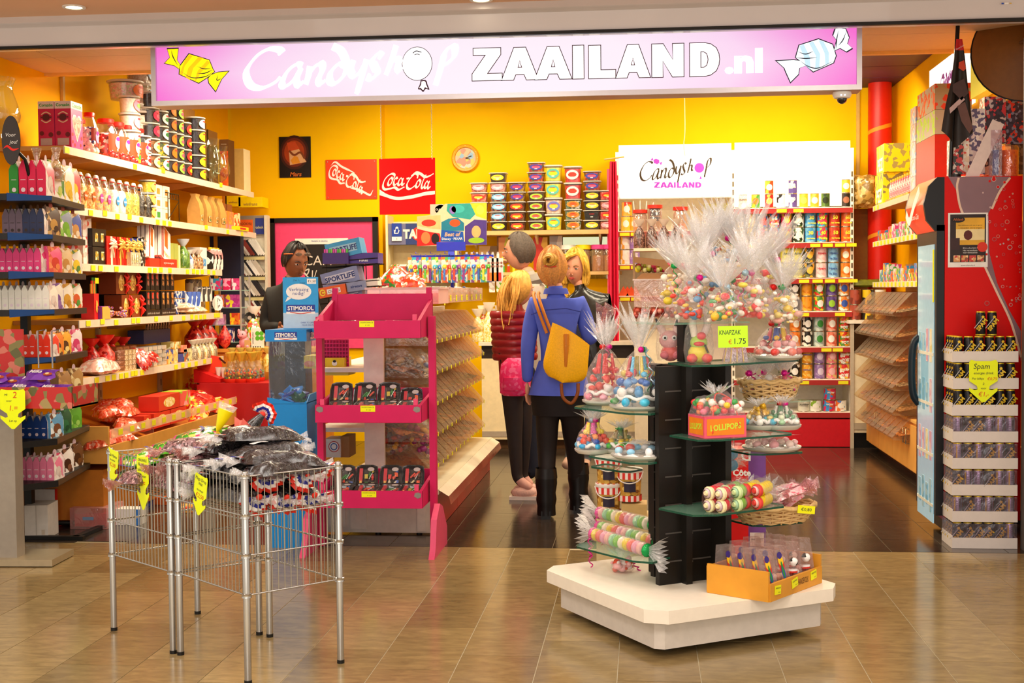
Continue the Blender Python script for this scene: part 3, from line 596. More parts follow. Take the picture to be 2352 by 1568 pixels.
for i,z in enumerate(TRAYZ):
    r=ob('tray',None,t,(0,0,z));h=.095
    for nm,c,d in(('front_board',(0,-HD,h/2),(PW,.018,h)),('base_board',(0,0,.004),(PW-.02,2*HD,.012)),('back_board',(0,HD,.12 if i==0 else .08),(PW,.018,.24 if i==0 else .16))):
        b=MB();b.box(c,d,PINK);ob(nm,b,r)
    for s in(-1,1):
        b=MB();b.prism([(-HD,0),(HD,0),(HD,.21 if i==0 else .14),(-HD,h)],-.009,.009,PINK,Matrix(((0,0,1,s*(PW/2-.009)),(1,0,0,0),(0,1,0,0),(0,0,0,1))));ob('side_board',b,r)
        b=MB();b.box((s*(PW/2-.035),-HD+.02,h+.012),(.022,.022,.04),PINK2);ob('corner_block',b,r)
        if i==0:b=MB();b.box((s*(PW/2-.02),HD+.0,.13),(.03,.03,.29),PINK);ob('back_post',b,r)
        elif s>0 or i==1:
            b=MB();b.prism([(-.02,-.006),(-.014,.012),(.004,.016),(.02,.008),(.018,-.012),(.0,-.018)],0,.0012,M('#8d8680',.4,metal=.5),FM(s*(PW/2-.025),-HD-.0095,h-.022));ob('corner_plate',b,r)
    b=MB();yellow_tag(b,FM(.0,-HD-.0095,h-.018),.082,.033,'SNOEPSCHAALTJE','€ 1,50');ob('price_tag',b,r)
# black candy dishes in the trays
def dish(seed):
    q=random.Random(seed);b=MB();bl=M('#17110e',.2,coat=.6)
    b.lathe([(.42,0),(.46,.012),(.5,.028),(.52,.03),(.52,.032),(.49,.03),(.44,.014),(.40,.004)],20,bl,cap=True,sx=.128,sy=.178,sq=6)
    ps=[];s=MB();s.tube([(-.035,-.065,.02),(-.035,.0,.022)],.0085,8,PR(['#e8a83a','#f4dcb8','#e88a50'],60,kind='W',st=(0,1,.4)));ps.append(('twist_stick',s))
    s=MB();s.box((-.035,.035,.02),(.019,.075,.012),M('#c8142c',.3,coat=.6));ps.append(('red_wrapper',s))
    cs=['#e8561c','#e8b020','#2c7c30','#d42a20','#e8d8a0','#3a60b0','#c8b030','#58341c','#d84a30','#f0e0c0']
    for k in range(9):
        s=MB();x,y=-.008+.022*(k%3)+q.uniform(-.006,.006),-.055+.042*(k//3)+q.uniform(-.01,.01);c=M(q.choice(cs),.35,coat=.3)
        ty=q.choice('ball star bear box'.split())
        if ty=='ball':s.ball((x,y,.019),(.011,.011,.009),c,8,6)
        elif ty=='bear':s.ball((x,y,.018),(.009,.012,.008),c,8,5);s.ball((x,y+.014,.018),(.006,.006,.006),c,6,4);s.ball((x,y-.013,.017),(.007,.005,.006),c,6,4)
        elif ty=='star':s.tube([(x-.012,y-.012,.018),(x,y,.022),(x+.012,y+.014,.018)],.0055,6,c)
        else:s.box((x,y,.018),(.018,.026,.01),c,TR(0,0,0,q.uniform(-8,8)))
        ps.append(('sweet',s))
    s=MB();s.tube([(.03,.05,.02),(.012,.01,.024)],.0018,5,WHITE);s.ball((.032,.056,.02),(.008,)*3,M(q.choice(cs),.3),8,5);ps.append(('lollipop',s))
    s=MB();s.disc(TR(.022,.066,.031),.02,.012,M('#b8a9a4',.3),.001,10);ps.append(('sticker',s))
    s=MB();s.grid(lambda u,v:((u-.5)*.126,(v-.5)*.176,.031+.003*sin(u*20+seed)*sin(v*13)),6,6,FILM(dens=.03,k2=.30,milk=.2,sc=45));ps.append(('film',s))
    return Kind('candy_dish','candy dish',b,ps)
DK_=[dish(k)for k in range(4)]
nm=['top','middle','bottom']
for i,z in((1,TRAYZ[1]),(2,TRAYZ[2])):
    xs=[-.205,-.068,.068,.196]if i==1 else[-.195,-.065,.075,.20]
    for k,x in enumerate(xs):
        DK_[(k+i)%4].put(f'black dish of sweets leaning upright, {ORD[k]} along the back of the {nm[i]} pink tray',(PCX+x,PB-.16,z+.105-(.03 if k==3 and i==1 else 0)),R.uniform(-3,3),'candy dishes on the pink stand',rx=68)
    for k,x in enumerate([-.19,-.05,.08,.2]):
        DK_[(k+i+2)%4].put(f'black dish of sweets lying flat, {ORD[k]} along the front of the {nm[i]} pink tray',(PCX+x,PF+.14,z+.05),R.uniform(-8,8),'candy dishes on the pink stand',rx=16)
for k,x in enumerate([-.17,0,.16]):
    DK_[k].put(f'black dish of sweets lying in the top pink tray, {ORD[k]} along the front',(PCX+x,PF+.16,TRAYZ[0]+.045),R.uniform(-8,8),'candy dishes on the pink stand',rx=10)
# ------------------------------------------------------------------ blue chewing gum bin
SB,SBD=M('#1287d2',.35,var=.03),M('#2a3f96',.4)
BX0,BX1,BY0,BY1=-2.118,-1.892,7.2,7.56;bcx,bcy=(BX0+BX1)/2,(BY0+BY1)/2;bw,bd=BX1-BX0,BY1-BY0
zb=lambda y,Y=BY0:PY(640,y,Y).z
t=TH('gum_bin','tall blue cardboard chewing gum bin with a clear middle','display bin',(bcx,bcy,0));z1,z2,z3=zb(925),zb(784),zb(757)
b=MB();b.box((0,0,z1/2),(bw,bd,z1),SB)
b.box((0,-bd/2-.001,.30),(bw,.002,.05),M('#e8eef4',.4));b.box((bw/2+.001,0,.30),(.002,bd,.05),M('#c8d4e8',.4));ob('base_box',b,t)
b=MB();b.prism([(-bw/2,0),(bw/2,0),(bw/2,.02),(bw*.42,.0),(bw*.3,-.0),(-bw*.35,.03),(-bw/2,.035)],0,.004,SB,FM(0,-bd/2,z1-.004));b.prism([(-bd/2,0),(bd/2,0),(bd/2,.05),(-bd*.3,.045),(-bd/2,.0)],0,.004,SB,FM(bw/2-.004,0,z1-.004,90));ob('rim_flap',b,t)
for s,nme in((0,'clear_panel'),(1,'clear_panel'),(2,'clear_panel'),(3,'clear_panel')):
    b=MB();X=[FM(0,-bd/2+.006,(z1+z2)/2),FM(bw/2-.006,0,(z1+z2)/2,90),FM(0,bd/2-.006,(z1+z2)/2,180),FM(-bw/2+.006,0,(z1+z2)/2,-90)][s]
    b.rect(X,(bw if s%2==0 else bd)-.014,z2-z1+.03,FILM('#e8f2ff',.06,.4,6,.06,.2,.3));ob(nme,b,t)
b=MB();hb=z3-z2
b.box((0,0,(z2+z3)/2),(bw+.012,bd+.012,hb),SB)
for X,k in((FM(.0,-bd/2-.0065,(z2+z3)/2),1),(FM(bw/2+.0065,-.02,(z2+z3)/2,90),1.3)):
    b.rect(X@TR(0,.004,0),.13*k,.034,SBD,.0006);b.rect(X@TR(0,-.018,0),.13*k,.012,WHITE,.0007);b.text('STIMOROL',X@TR(0,.003,0),WHITE,w=.118*k,h=.024,off=.03,lift=.0012)
    b.ribbon([(-.04,-.015),(0,-.022),(.04,-.015)],.003,RED,X,lift=.0012)
ob('header_band',b,t)
c0,c1x=PY(651,755,BY0+.12),PY(730,636,BY0+.12);cw,ch=c1x.x-c0.x,c1x.z-c0.z;mx=(c0.x+c1x.x)/2-bcx;mz=(c0.z+c1x.z)/2;yc=-bd/2+.12
b=MB();b.box((mx,yc+.003,mz-.01),(cw,.006,ch+.02),M('#2c9ede',.4));X=FM(mx,yc,mz)
b.rect(X@TR(0,-ch*.34,0),cw,ch*.3,M('#b9d4e6',.4),.0006)
b.disc(X@TR(-.01,ch*.22,0),cw*.36,ch*.155,WHITE,.001,24);b.quad([(-.075,ch*.12,.001),(-.05,ch*.1,.001),(-.09,ch*.02,.001)],WHITE,X)
b.text('Verfrissing',X@TR(-.01,ch*.255,0),SBD,w=cw*.56,lift=.0018);b.text('nodig?',X@TR(-.01,ch*.18,0),SBD,w=cw*.34,lift=.0018)
b.rect(X@TR(0,-ch*.1,0),cw*.82,ch*.13,SBD,.001);b.text('STIMOROL',X@TR(0,-ch*.1,0),WHITE,w=cw*.74,h=ch*.085,off=.03,lift=.0018);b.rect(X@TR(0,-ch*.19,0),cw*.82,ch*.045,WHITE,.001)
b.ribbon([(-cw*.3,-ch*.175),(0,-ch*.205),(cw*.3,-ch*.175)],.004,RED,X,lift=.002)
b.rect(X@TR(cw*.32,ch*.42,0),cw*.26,ch*.1,WHITE,.001);b.text('€1,50',X@TR(cw*.32,ch*.42,0),INK,w=cw*.22,lift=.0018,sk=.15)
b.text('3 st. 1,-',X@TR(-cw*.1,ch*.44,0),INK,w=cw*.2,lift=.001,sk=.2);b.text('2 voor',X@TR(cw*.06,ch*.39,0),INK,w=cw*.16,lift=.001,sk=.2)
b.text('DARE TO OPEN',X@TR(cw*.2,-ch*.38,0),SBD,w=cw*.4,lift=.0014,sk=.2);b.text('YOUR MOUTH',X@TR(cw*.2,-ch*.43,0),SBD,w=cw*.36,lift=.0014,sk=.2);ob('header_card',b,t)
q=random.Random(5)
gum=[]
for c,c2,tx in(('#3d8fd0','#e4eef6','Stimorol'),('#2c3f90','#3f8ad0','Stimorol'),('#1e5a34','#2c7c48','Stimorol'),('#d8e4ee','#3d78c0','Stimorol')):
    b=MB();b.box((0,0,0),(.075,.05,.012),M(c,.3,coat=.4));b.rect(TR(0,.0,.006),.05,.02,M(c2,.3),.0005);b.text(tx.upper(),TR(0,0,.0068),SBD if c2[1]in 'e' else WHITE,w=.045,off=.02,lift=.0003);gum.append(Kind('gum_pack','chewing gum',b))
for i in range(26):
    x,y=q.uniform(-.07,.07),q.uniform(-.13,.13);z=z1-.03+.085*(1-(abs(x)/.1)**2)*q.uniform(.1,1)*(1-abs(y+.05)*2)
    gi=q.choice([0,0,1,1,3])if x<.03 else q.choice([2,2,1]);gum[gi].put(f'loose {("light blue", "navy blue", "green", "pale")[gi]} chewing gum pack heaped in the blue bin',(bcx+x,bcy+y,z+.02),q.uniform(0,360),f'{("light blue", "navy blue", "green", "pale")[gi]} gum packs in the blue bin',rx=q.uniform(-40,50),ry=q.uniform(-30,30))
# ------------------------------------------------------------------ gondola with clear flip bins
GX0,GX1,GY0,GY1=-2.0,-1.24,7.68,10.45
gt=TH('gondola','long white gondola with rows of clear pick and mix bins on a red plinth','shelving',((GX0+GX1)/2,(GY0+GY1)/2,0));gcx,gcy=(GX0+GX1)/2,(GY0+GY1)/2
gl=GY1-GY0;WP=M('#e6ddcf',.45,var=.05)
for k in range(3):
    b=MB();b.box((0,0,.11),(.02,gl/3-.006,.215),M('#c01a1e',.35,var=.05));ob('plinth_panel',b,gt,(GX1-gcx-.01,-gl/2+gl/3*(k+.5),0))
b=MB();b.box((0,0,.25),(.20,gl,.03),M('#f3e6c6',.4));b.quad([(.10,-gl/2,.262),(.16,-gl/2,.225),(.16,gl/2,.225),(.10,gl/2,.262)],M('#f0e2c8',.4));ob('base_shelf',b,gt,(GX1-gcx-.08,0,0))
b=MB()
for k in range(2):b.grid(lambda u,v:(.0+.012*v,-gl/2+(k+u)*gl/2+.01*(u-.5),.0-.05*v),1,1,FILM('#e88a70',.35,.6,5,.1,.5,.1))
ob('scanner_strip',b,gt,(GX1-gcx+.082,0,.226))
b=MB();b.box((-.35+gcx*0,0,.68),(.03,gl,1.3),WP);b.box((-.55,0,.2),(.4,gl-.02,.03),WP);b.box((-.52,0,.62),(.36,gl-.02,.025),WP);b.box((-.52,0,.98),(.36,gl-.02,.025),WP);ob('back_panel',b,gt,(GX1-gcx-.02,0,0))
b=MB();b.box((0,0,.16),(.74,.03,.30),M('#d9cdbd',.5,var=.06));b.box((-.23,-.018,.17),(.18,.012,.25),M('#e0d4c4',.5));b.box((-.06,-.018,.165),(.10,.012,.27),M('#ddd0bf',.5));b.prism([(0,.04),(.10,.04),(.16,.27),(0,.27)],-.022,-.01,M('#e2d6c6',.5),FM(.02,0,0));b.box((.32,-.018,.16),(.05,.012,.28),M('#e2d6c6',.5))
for x in(-.2,.05,.3):b.lathe([(.018,-.0),(.018,.012)],10,BLACK,TR(x,.02,0))
ob('end_base',b,gt,(-.02,-gl/2-.02,0))
b=MB();b.box((0,0,.86),(.12,.03,1.05),M('#e9dfd0',.45));ob('end_upright',b,gt,(PY(860,900,GY0).x-gcx,-gl/2,0))
BIN=FILM('#f6e8d0',.09,.42,16,.1,.35,.3)
bm_=MB();pr=[(0,0),(.33,0),(.345,.02),(.20,.175),(0,.18)]
bm_.prism([(p[0],p[1])for p in pr],-.088,.088,BIN,Matrix(((1,0,0,0),(0,0,1,0),(0,1,0,0),(0,0,0,1))))
bm_=bm_.mesh('bin',0);tg=MB();tg.box((0,0,0),(.002,.032,.024),M('#f0ea20',.5));tg=tg.mesh('price_tag')
fl_=[]
for cs in(['#b08a6c','#8a6a50','#c8a888','#a07a5c'],['#b8703c','#d89860','#8a5030','#e0b080'],['#8a8078','#b0a498','#6e645c','#c8bcae']):
    b=MB();b.grid(lambda u,v:(.02+.27*u,-.08+.16*v,.03+.02*sin(9*u)*cos(11*v)+.05*(1-u)),5,4,PR(cs,60));fl_.append(b.mesh('contents'))
for r_ in range(5):
    for k in range(14):
        o=ob('bin',bm_,gt,(GX1-.345-.03-gcx,-gl/2+.11+k*.196,.355+r_*.192));ob('price_tag',tg,o,(.347,.0,.016));
        if(k*7+r_*3)%4:ob('contents',fl_[(k+r_)%3],o)
# lumps in the end compartment and boxes on the hidden side
def heap(name,label,cat,loc,sx,sy,h,cols,n,r,mats=None,group=None,seed=0,film=True):
    """heap of wrapped lumps as single sweets would not be told apart: one joined part"""
    q=random.Random(seed);t=TH(name,label,cat,loc,0,group);cm=[M(c,.3,coat=.5)for c in cols];b=MB()
    for i in range(n):
        x,y=q.uniform(-1,1),q.uniform(-1,1);z=q.uniform(.2,1)*h*(1-.5*(x*x+y*y)/2);b.ball((x*sx/2,y*sy/2,z),(r*q.uniform(.7,1.3),r*q.uniform(.7,1.3),r*q.uniform(.6,1)),q.choice(cm),6,4)
    tag(ob('sweets',b,t),kind='stuff')
    if film:b=MB();pillow(b,sx*1.1,sy*1.1,h*1.25,FLM,seed,nu=8,nv=6);ob('wrapper',b,t)
    return t
E_=lambda px,py,Y=7.78:PY(px,py,Y)
p=E_(935,1045);heap('sweet_bag','purple, yellow and red wrapped sweets behind the clear end of the gondola','bag of sweets',(p.x,p.y+.12,.44),.28,.2,.2,['#8a2a6a','#a03a80','#e8c020','#c01a28','#d8342c','#70245a'],90,.022,seed=4)
p=E_(930,870);heap('sweet_bag','dull blue wrapped sweets higher behind the clear end of the gondola','bag of sweets',(p.x,p.y+.12,.93),.28,.2,.13,['#8a98b0','#a8b4c4','#70809c','#c0b8a8'],60,.022,seed=6)
def pbox(name,label,cat,x0,y0,x1,y1,Y,d,mat,deco=None,tilt=0,group=None,rz=0):
    """box whose front fills a photograph rectangle on plane Y"""
    a,c=PY(x0,y1,Y),PY(x1,y0,Y);w,h=c.x-a.x,c.z-a.z
    b=MB();b.box((0,d/2,h/2),(w,d,h),mat)
    if deco:deco(b,FM(0,-.0008,h/2),w,h,d)
    return tag(ob(name,b,None,((a.x+c.x)/2,Y,a.z),rd(rz),0,rd(tilt)),label,cat,group)
def tx(s,col,w=.8,oy=0,off=.02,h=None,sk=0):
    return lambda b,X,W_,H_,D_:b.text(s,X@TR(0,oy*H_,0),col,w=W_*w,h=H_*h if h else None,off=off,sk=sk)
YBX=M('#e8c81c',.45,var=.05)
pbox('carton','yellow sweet carton with a red oval, left of the pink stand post','box',698,817,738,846,7.8,.2,YBX,lambda b,X,w,h,d:b.disc(X@TR(-.02,-.01,0),w*.3,h*.25,M('#e8705a',.5),.001))
pbox('carton','yellow carton with a small cartoon cow face behind the pink stand','box',747,822,790,846,7.8,.2,YBX,lambda b,X,w,h,d:(b.disc(X,w*.14,h*.25,WHITE,.001),b.disc(X@TR(0,.012,0),w*.09,h*.12,INK,.002)))
pbox('carton','lowest flat yellow carton under the cow carton','box',747,847,800,862,7.8,.2,M('#f0d860',.45))
b=MB();a,c=PY(737,850,7.86),PY(800,780,7.86)
for i in range(9):b.box((-.0+(a.x+c.x)/2,7.86,a.z+(c.z-a.z)*i/8),(c.x-a.x,.006,.006),M('#d8206c',.4))
for i in range(10):b.box((a.x+(c.x-a.x)*i/9,7.864,(a.z+c.z)/2),(.005,.006,c.z-a.z),M('#d8206c',.4))
b.box(((a.x+c.x)/2,7.875,(a.z+c.z)/2),(c.x-a.x,.004,c.z-a.z),M('#b81a5c',.5));tag(ob('pink_wall_grid',b),'pink plastic basket weave panel behind the pink stand','panel')
pbox('carton','white carton with a rosette emblem on the shelf behind the pink stand','box',745,1008,782,1050,7.76,.18,M('#e8dfd4',.5),lambda b,X,w,h,d:(b.disc(X@TR(.01,.01,0),.034,.034,M('#c03a3a',.5),.001),b.disc(X@TR(.01,.01,0),.029,.029,WHITE,.0015),b.disc(X@TR(.01,.01,0),.022,.022,M('#3c5aa0',.5),.002),b.disc(X@TR(.01,.01,0),.016,.016,WHITE,.0025)))
pbox('carton','brown carton beside the white rosette carton','box',783,1002,802,1050,7.78,.18,M('#a87848',.6))
# clear storage crate and divided trays on the gondola
CRT=FILM('#ffe6e2',.30,.7,6,.12,.7,.1)
a,c=PY(843,697,7.8),PY(1005,664,7.8);t=TH('storage_crate','long clear pinkish plastic crate on top of the gondola','crate',((a.x+c.x)/2,8.02,1.372));w,h=c.x-a.x,.095
b=MB();b.box((0,-.2,h/2),(w,.006,h),CRT);b.box((0,.2,h/2),(w,.006,h),CRT);b.box((-w/2,0,h/2),(.006,.4,h),CRT);b.box((w/2,0,h/2),(.006,.4,h),CRT);b.box((0,0,.003),(w,.4,.006),CRT);ob('crate_body',b,t)
b=MB();[b.box(q,s,M('#e8c4bc',.35,alpha=.8))for q,s in(((0,-.205,h),(w+.03,.02,.014)),((0,.205,h),(w+.03,.02,.014)),((-w/2,0,h),(.02,.4,.014)),((w/2,0,h),(.02,.4,.014)))];ob('rim',b,t)
b=MB();b.box((-.02,.0,.02),(w*.7,.2,.025),M('#5a9ac0',.4));ob('folded_bag',b,t);b=MB();b.box((w/2-.09,-.02,.05),(.03,.03,.09),M('#e87a6c',.4));ob('marker',b,t)
CLR=FILM('#fff4ec',.12,.6,9,.08,.35,.3)
for k in range(8):
    y=8.36+k*.27;t=TH('divided_tray',f'clear divided tray of wrapped sweets, {ORD[k]} from the near end, on top of the gondola','tray',(-1.42,y,1.372),0,'trays on top of the gondola')
    b=MB();[b.box(q,s,CLR)for q,s in(((.14,0,.05),(.004,.26,.10)),((-.14,0,.05),(.004,.26,.10)),((0,-.128,.05),(.28,.004,.10)),((0,.0,.05),(.28,.004,.10)),((0,.128,.05),(.28,.004,.10)))];b.box((0,0,.002),(.28,.26,.004),CLR);ob('tray_body',b,t)
    b=MB();q=random.Random(k);cm=[M(c,.25,coat=.6)for c in(['#d84848','#e8b0a0','#c83c50','#f0dcd0']if k<2 else['#d8d4d0','#3c6ab0','#c02c2c','#2c8a4c','#e8e4dc','#b8b0a4','#6a3c2a'])]
    for i in range(70):b.ball((q.uniform(-.125,.125),q.uniform(-.115,.115),q.uniform(.015,.10 if k>1 else .07)),(.016,.014,.012),q.choice(cm),6,4)
    tag(ob('sweets',b,t),kind='stuff');b=MB();yellow_tag(b,FM(.143,0,.03,90),.05,.04 if k else .09,'per stuk','0,10');ob('price_tag',b,t)
# chewing gum rack
gr=TH('gum_rack','black wire rack holding tilted chewing gum boxes behind the pink stand','display rack',(PY(805,700,8.02).x,8.12,1.37));rx=gr.location.x
BW=M('#2a2620',.4,metal=.5)
def L_(px,py,Y=8.02):p=PY(px,py,Y);return(p.x-rx,p.y-8.12,p.z-1.37)
for z,(xa,xb)in((607,(740,868)),(658,(738,872)),(690,(736,870))):
    r=ob('shelf',None,gr)
    p0,p1=L_(xa,z+8),L_(xb,z-2)
    for dy in(0,.07,.14,.2):
        b=MB();b.tube([(p0[0],p0[1]+dy,p0[2]),(p1[0],p1[1]+dy,p1[2])],.003,5,BW);ob('wire',b,r)
    for zz in(0,.035):b=MB();b.tube([(p0[0],p0[1],p0[2]+zz),(p1[0],p1[1],p1[2]+zz)],.003,5,BW);ob('front_wire',b,r)
for px in(745,790,836,866):
    b=MB();p1=L_(px,603);b.tube([(p1[0],p1[1]+.1,-.0),(p1[0]-.01,p1[1]+.1,p1[2])],.0035,5,BW);ob('upright',b,gr)
GT=M('#3f9cc8',.35,var=.1,sc=15);GP=M('#43246e',.35,var=.1);GG=M('#7e86a8',.35,var=.12,sc=15);GO=M('#e8641c',.35)
def spl(s,bg,col,w=.62):return lambda b,X,W_,H_,D_:(b.rect(X,W_*.78,H_*.5,bg,.0006),b.text(s,X,col,w=W_*w,h=H_*.34,off=.03,lift=.0014))
DKB=M('#1c2c6c',.4)
pbox('gum_box','turquoise tilted chewing gum box topping the gum rack','box',752,552,832,590,8.02,.16,GT,spl('SPORTLIFE',M('#9cc8d8',.4),DKB,.8),-12,'boxes on the gum rack')
pbox('gum_box','violet open chewing gum box under the turquoise box','box',741,580,800,606,7.99,.16,GP,lambda b,X,w,h,d:[b.box((-w/2+.012+k*.014,.04,h+.008),(.011,.06,.03),M(('#e040a0','#e070c0','#58c040','#80d850')[k%4],.3))for k in range(11)],0,'boxes on the gum rack')
pbox('gum_box','violet closed chewing gum box, right end of the upper rack tier','box',802,580,868,605,8.03,.16,M('#4c3488',.35,var=.12,sc=15),tx('HiRes',WHITE,.3,-.2),0,'boxes on the gum rack')
pbox('gum_box','grey blue tilted chewing gum box in the middle tier','box',742,618,828,654,8.02,.16,GG,spl('SPORTLIFE',M('#c4c4cc',.4),DKB,.8),-14,'boxes on the gum rack')
pbox('gum_box','orange chewing gum box with a round yellow letter','box',734,656,796,680,7.98,.16,GO,lambda b,X,w,h,d:(b.disc(X@TR(-w*.36,0,0),h*.3,h*.34,M('#f4d82c',.4),.001),b.text('C',X@TR(-w*.36,0,0),RED,h=h*.4,off=.04,lift=.0016),b.rect(X@TR(w*.06,0,0),w*.5,h*.5,WHITE,.001),b.text('Chiclets',X@TR(w*.06,0,0),INK,w=w*.44,lift=.0016,sk=.15)),-10,'boxes on the gum rack')
pbox('gum_box','grey chewing gum box beside the orange box','box',798,646,842,668,8.0,.16,M('#8a92ac',.35,var=.12),tx('airwave',DKB,.6),-8,'boxes on the gum rack')
pbox('gum_box','grey tilted chewing gum box lowest on the rack','box',762,668,836,698,8.04,.16,GG,spl('SPORTLIFE',M('#c4c4cc',.4),DKB,.8),-12,'boxes on the gum rack')
pbox('gum_box','small cream box at the right of the middle rack tier','box',842,640,868,658,8.02,.12,M('#e8dcc8',.4),None,-6,'boxes on the gum rack')
# red snack bags behind the gum rack
SN=[MB()for _ in range(2)];pillow(SN[0],.26,.17,.045,BAGM(['#e0441c','#c8301a','#e87038','#d83a1c','#f0e0d0'],30,bump=.3),1);pillow(SN[1],.26,.17,.045,BAGM(['#d8301c','#2c7c30','#e8641c','#c82c1c'],26,bump=.3),4)
SNK=[Kind('snack_bag','bag of snacks',b)for b in SN]
for i,(px,py,rz,ry)in enumerate([(885,655,20,-20),(905,640,60,-35),(925,650,15,-15),(880,668,-10,-8),(915,665,40,-10),(940,662,0,-12)]):
    p=PY(px,py,8.75+.03*i);SNK[i%2 if i<5 else 1].put(f'shiny {"orange red" if i % 2 == 0 else "red and green"} snack bag, {ORD[i]} in the heap behind the clear crate',p,rz,'snack bags behind the crate',.9,rx=40,ry=ry)
# ------------------------------------------------------------------ left wall shelving
XQ=-3.79;OLD=set(o.name for o in COL.objects)
XS=-3.38
def ly(px,X=XS,py=520):return PX(px,py,X).y
SZ=[2.322,1.973,1.635,1.292,.942];SE=[(7.4,11.15),(7.4,11.2),(7.55,10.25),(7.55,10.25),(7.55,10.25)]
SHW=M('#c98d45',.5,var=.05);EDG=M('#e0cdb6',.4)
unit=TH('wall_shelving','five tier wooden wall shelving along the orange left wall','shelving',((XS+XQ)/2,9.3,0));ux,uy=unit.location.x,unit.location.y
tgm=MB();tgm.box((0,0,0),(.003,.062,.034),M('#e6dc18',.5,var=.03));tgm=tgm.mesh('price_tag')
TAGS=[[(143,0),(300,0),(365,.02),(498,.02)],[(150,0),(195,0),(228,.01),(257,0),(285,.01),(312,0),(350,0),(365,0),(378,0),(462,.012),(512,0),(545,0)],
        [(198,0),(215,0),(252,0),(329,0),(341,0),(355,.005),(376,.004),(417,0),(431,.004),(440,0),(451,.003),(466,.004),(478,0)],
        [(184,.004),(217,.01),(249,0),(289,.004),(300,.004),(342,.006),(377,.006),(406,0),(425,.006),(435,0),(446,0),(455,0),(480,.006),(487,.006)],
        [(201,0),(226,0),(241,0),(258,0),(270,0),(285,.004),(292,.004),(307,0),(386,0),(402,.004),(417,0),(433,0),(453,.006),(471,0),(490,0)]]
for i,z in enumerate(SZ):
    y0,y1=SE[i];s=ob('shelf',None,unit,(0,0,z))
    b=MB();b.box((0,(y0+y1)/2-uy,-.014),(XS-XQ,y1-y0,.026),SHW);ob('board',b,s)
    b=MB();b.box((XS-ux+.004,(y0+y1)/2-uy,-.024),(.006,y1-y0,.046),EDG);ob('edge_strip',b,s)
    for px,dz in TAGS[i]:ob('price_tag',tgm,s,(XS-ux+.0095,ly(px,py=PX(px,500,XS).y)-uy,-.026+dz))
    for y in((y0+.45,y0+1.3,y0+2.4)):
        b=MB();b.prism([(-.36,-.03),(0,-.03),(0,-.05),(-.3,-.09),(-.36,-.09)],-.006,.006,SHW,Matrix(((1,0,0,XS-ux-.01),(0,0,1,y-uy),(0,1,0,0),(0,0,0,1))));ob('bracket',b,s)
G_='left wall shelf'
def LB(name,label,cat,p0,p1,z,h,mat,X=-3.41,d=.1,side=None,deco=None,group=None,py=520,tilt=0):
    """box on a left shelf between two photograph columns, printed face towards the aisle"""
    y0,y1=ly(p0,X,py),ly(p1,X,py);w=y1-y0;b=MB();b.box((-d/2,0,h/2),(d,w,h),mat)
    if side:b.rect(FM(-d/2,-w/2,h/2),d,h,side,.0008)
    if deco:deco(b,FM(0,0,h/2,90),w,h,d)
    return tag(ob(name,b,None,(X,(y0+y1)/2,z),0,0,rd(tilt)),label,cat,group)
def oval(b,r,zc,a0,aw,hh,mat,lift=.0012,n=10,cx=0,cy=0):
    """oval label wrapped on a round wall, centred at angle a0"""
    P=[]
    for k in(0,.35,.7,1):
        for i in range(20):t=2*pi*i/20;a=rd(a0)+rd(aw)*cos(t)*k;P.append((cx+(r+lift)*cos(a),cy+(r+lift)*sin(a),zc+hh*sin(t)*k))
    b.add(P,[(20*k+i,20*k+(i+1)%20,20*k+20+(i+1)%20,20*k+20+i)for k in range(3)for i in range(20)],mat)
TUBK={}
def tub(r,h,fill,lab,a0=0,sc=60,inner=None,square=0,txt='HARIBO',lid='#e8e0d4'):
    k=(r,h,tuple(fill),lab,a0,inner,square)
    if k in TUBK:return TUBK[k]
    n=24 if square else 20;b=MB();b.lathe([(r*.86,0),(r*.98,h*.93)],n,FLMC,cap=True,sq=square)
    c=MB();c.lathe([(r*.82,.004),(r*.92,h*(.82))],n,BAGM(fill,sc,.4,.3,.5),sq=square)
    l=MB();l.lathe([(r*.98,h*.90),(r*1.05,h*.91),(r*1.05,h*.985),(r*1.0,h),(r*.9,h*.985)],n,M(lid,.4,alpha=.92),sq=square)
    o=MB()
    if square:
        X=FM(0,-r*.965,h*.47)@Matrix.Rotation(rd(-4),4,'X');o.disc(X,r*.72,h*.30,M(lab,.4),.002,20)
        if inner:o.disc(X@TR(0,-.0,0),r*.5,h*.14,M(inner,.4),.003,16)
        o.text(txt,X@TR(0,h*.13,0),M('#c02020',.5),w=r*.6,off=.03,lift=.004);o.rect(X@TR(.0,-h*.17,0),r*.3,h*.08,WHITE,.004)
    else:
        oval(o,r*.95,h*.46,a0,42,h*.36,M(lab,.4),.003)
        if inner:oval(o,r*.95,h*.42,a0+4,26,h*.14,M(inner,.4),.0045)
        oval(o,r*.95,h*.66,a0,18,h*.06,M('#d83030',.5),.0045)
    TUBK[k]=Kind('sweet_tub','tub',b,[('contents',c),('lid',l),('label',o)]);return TUBK[k]
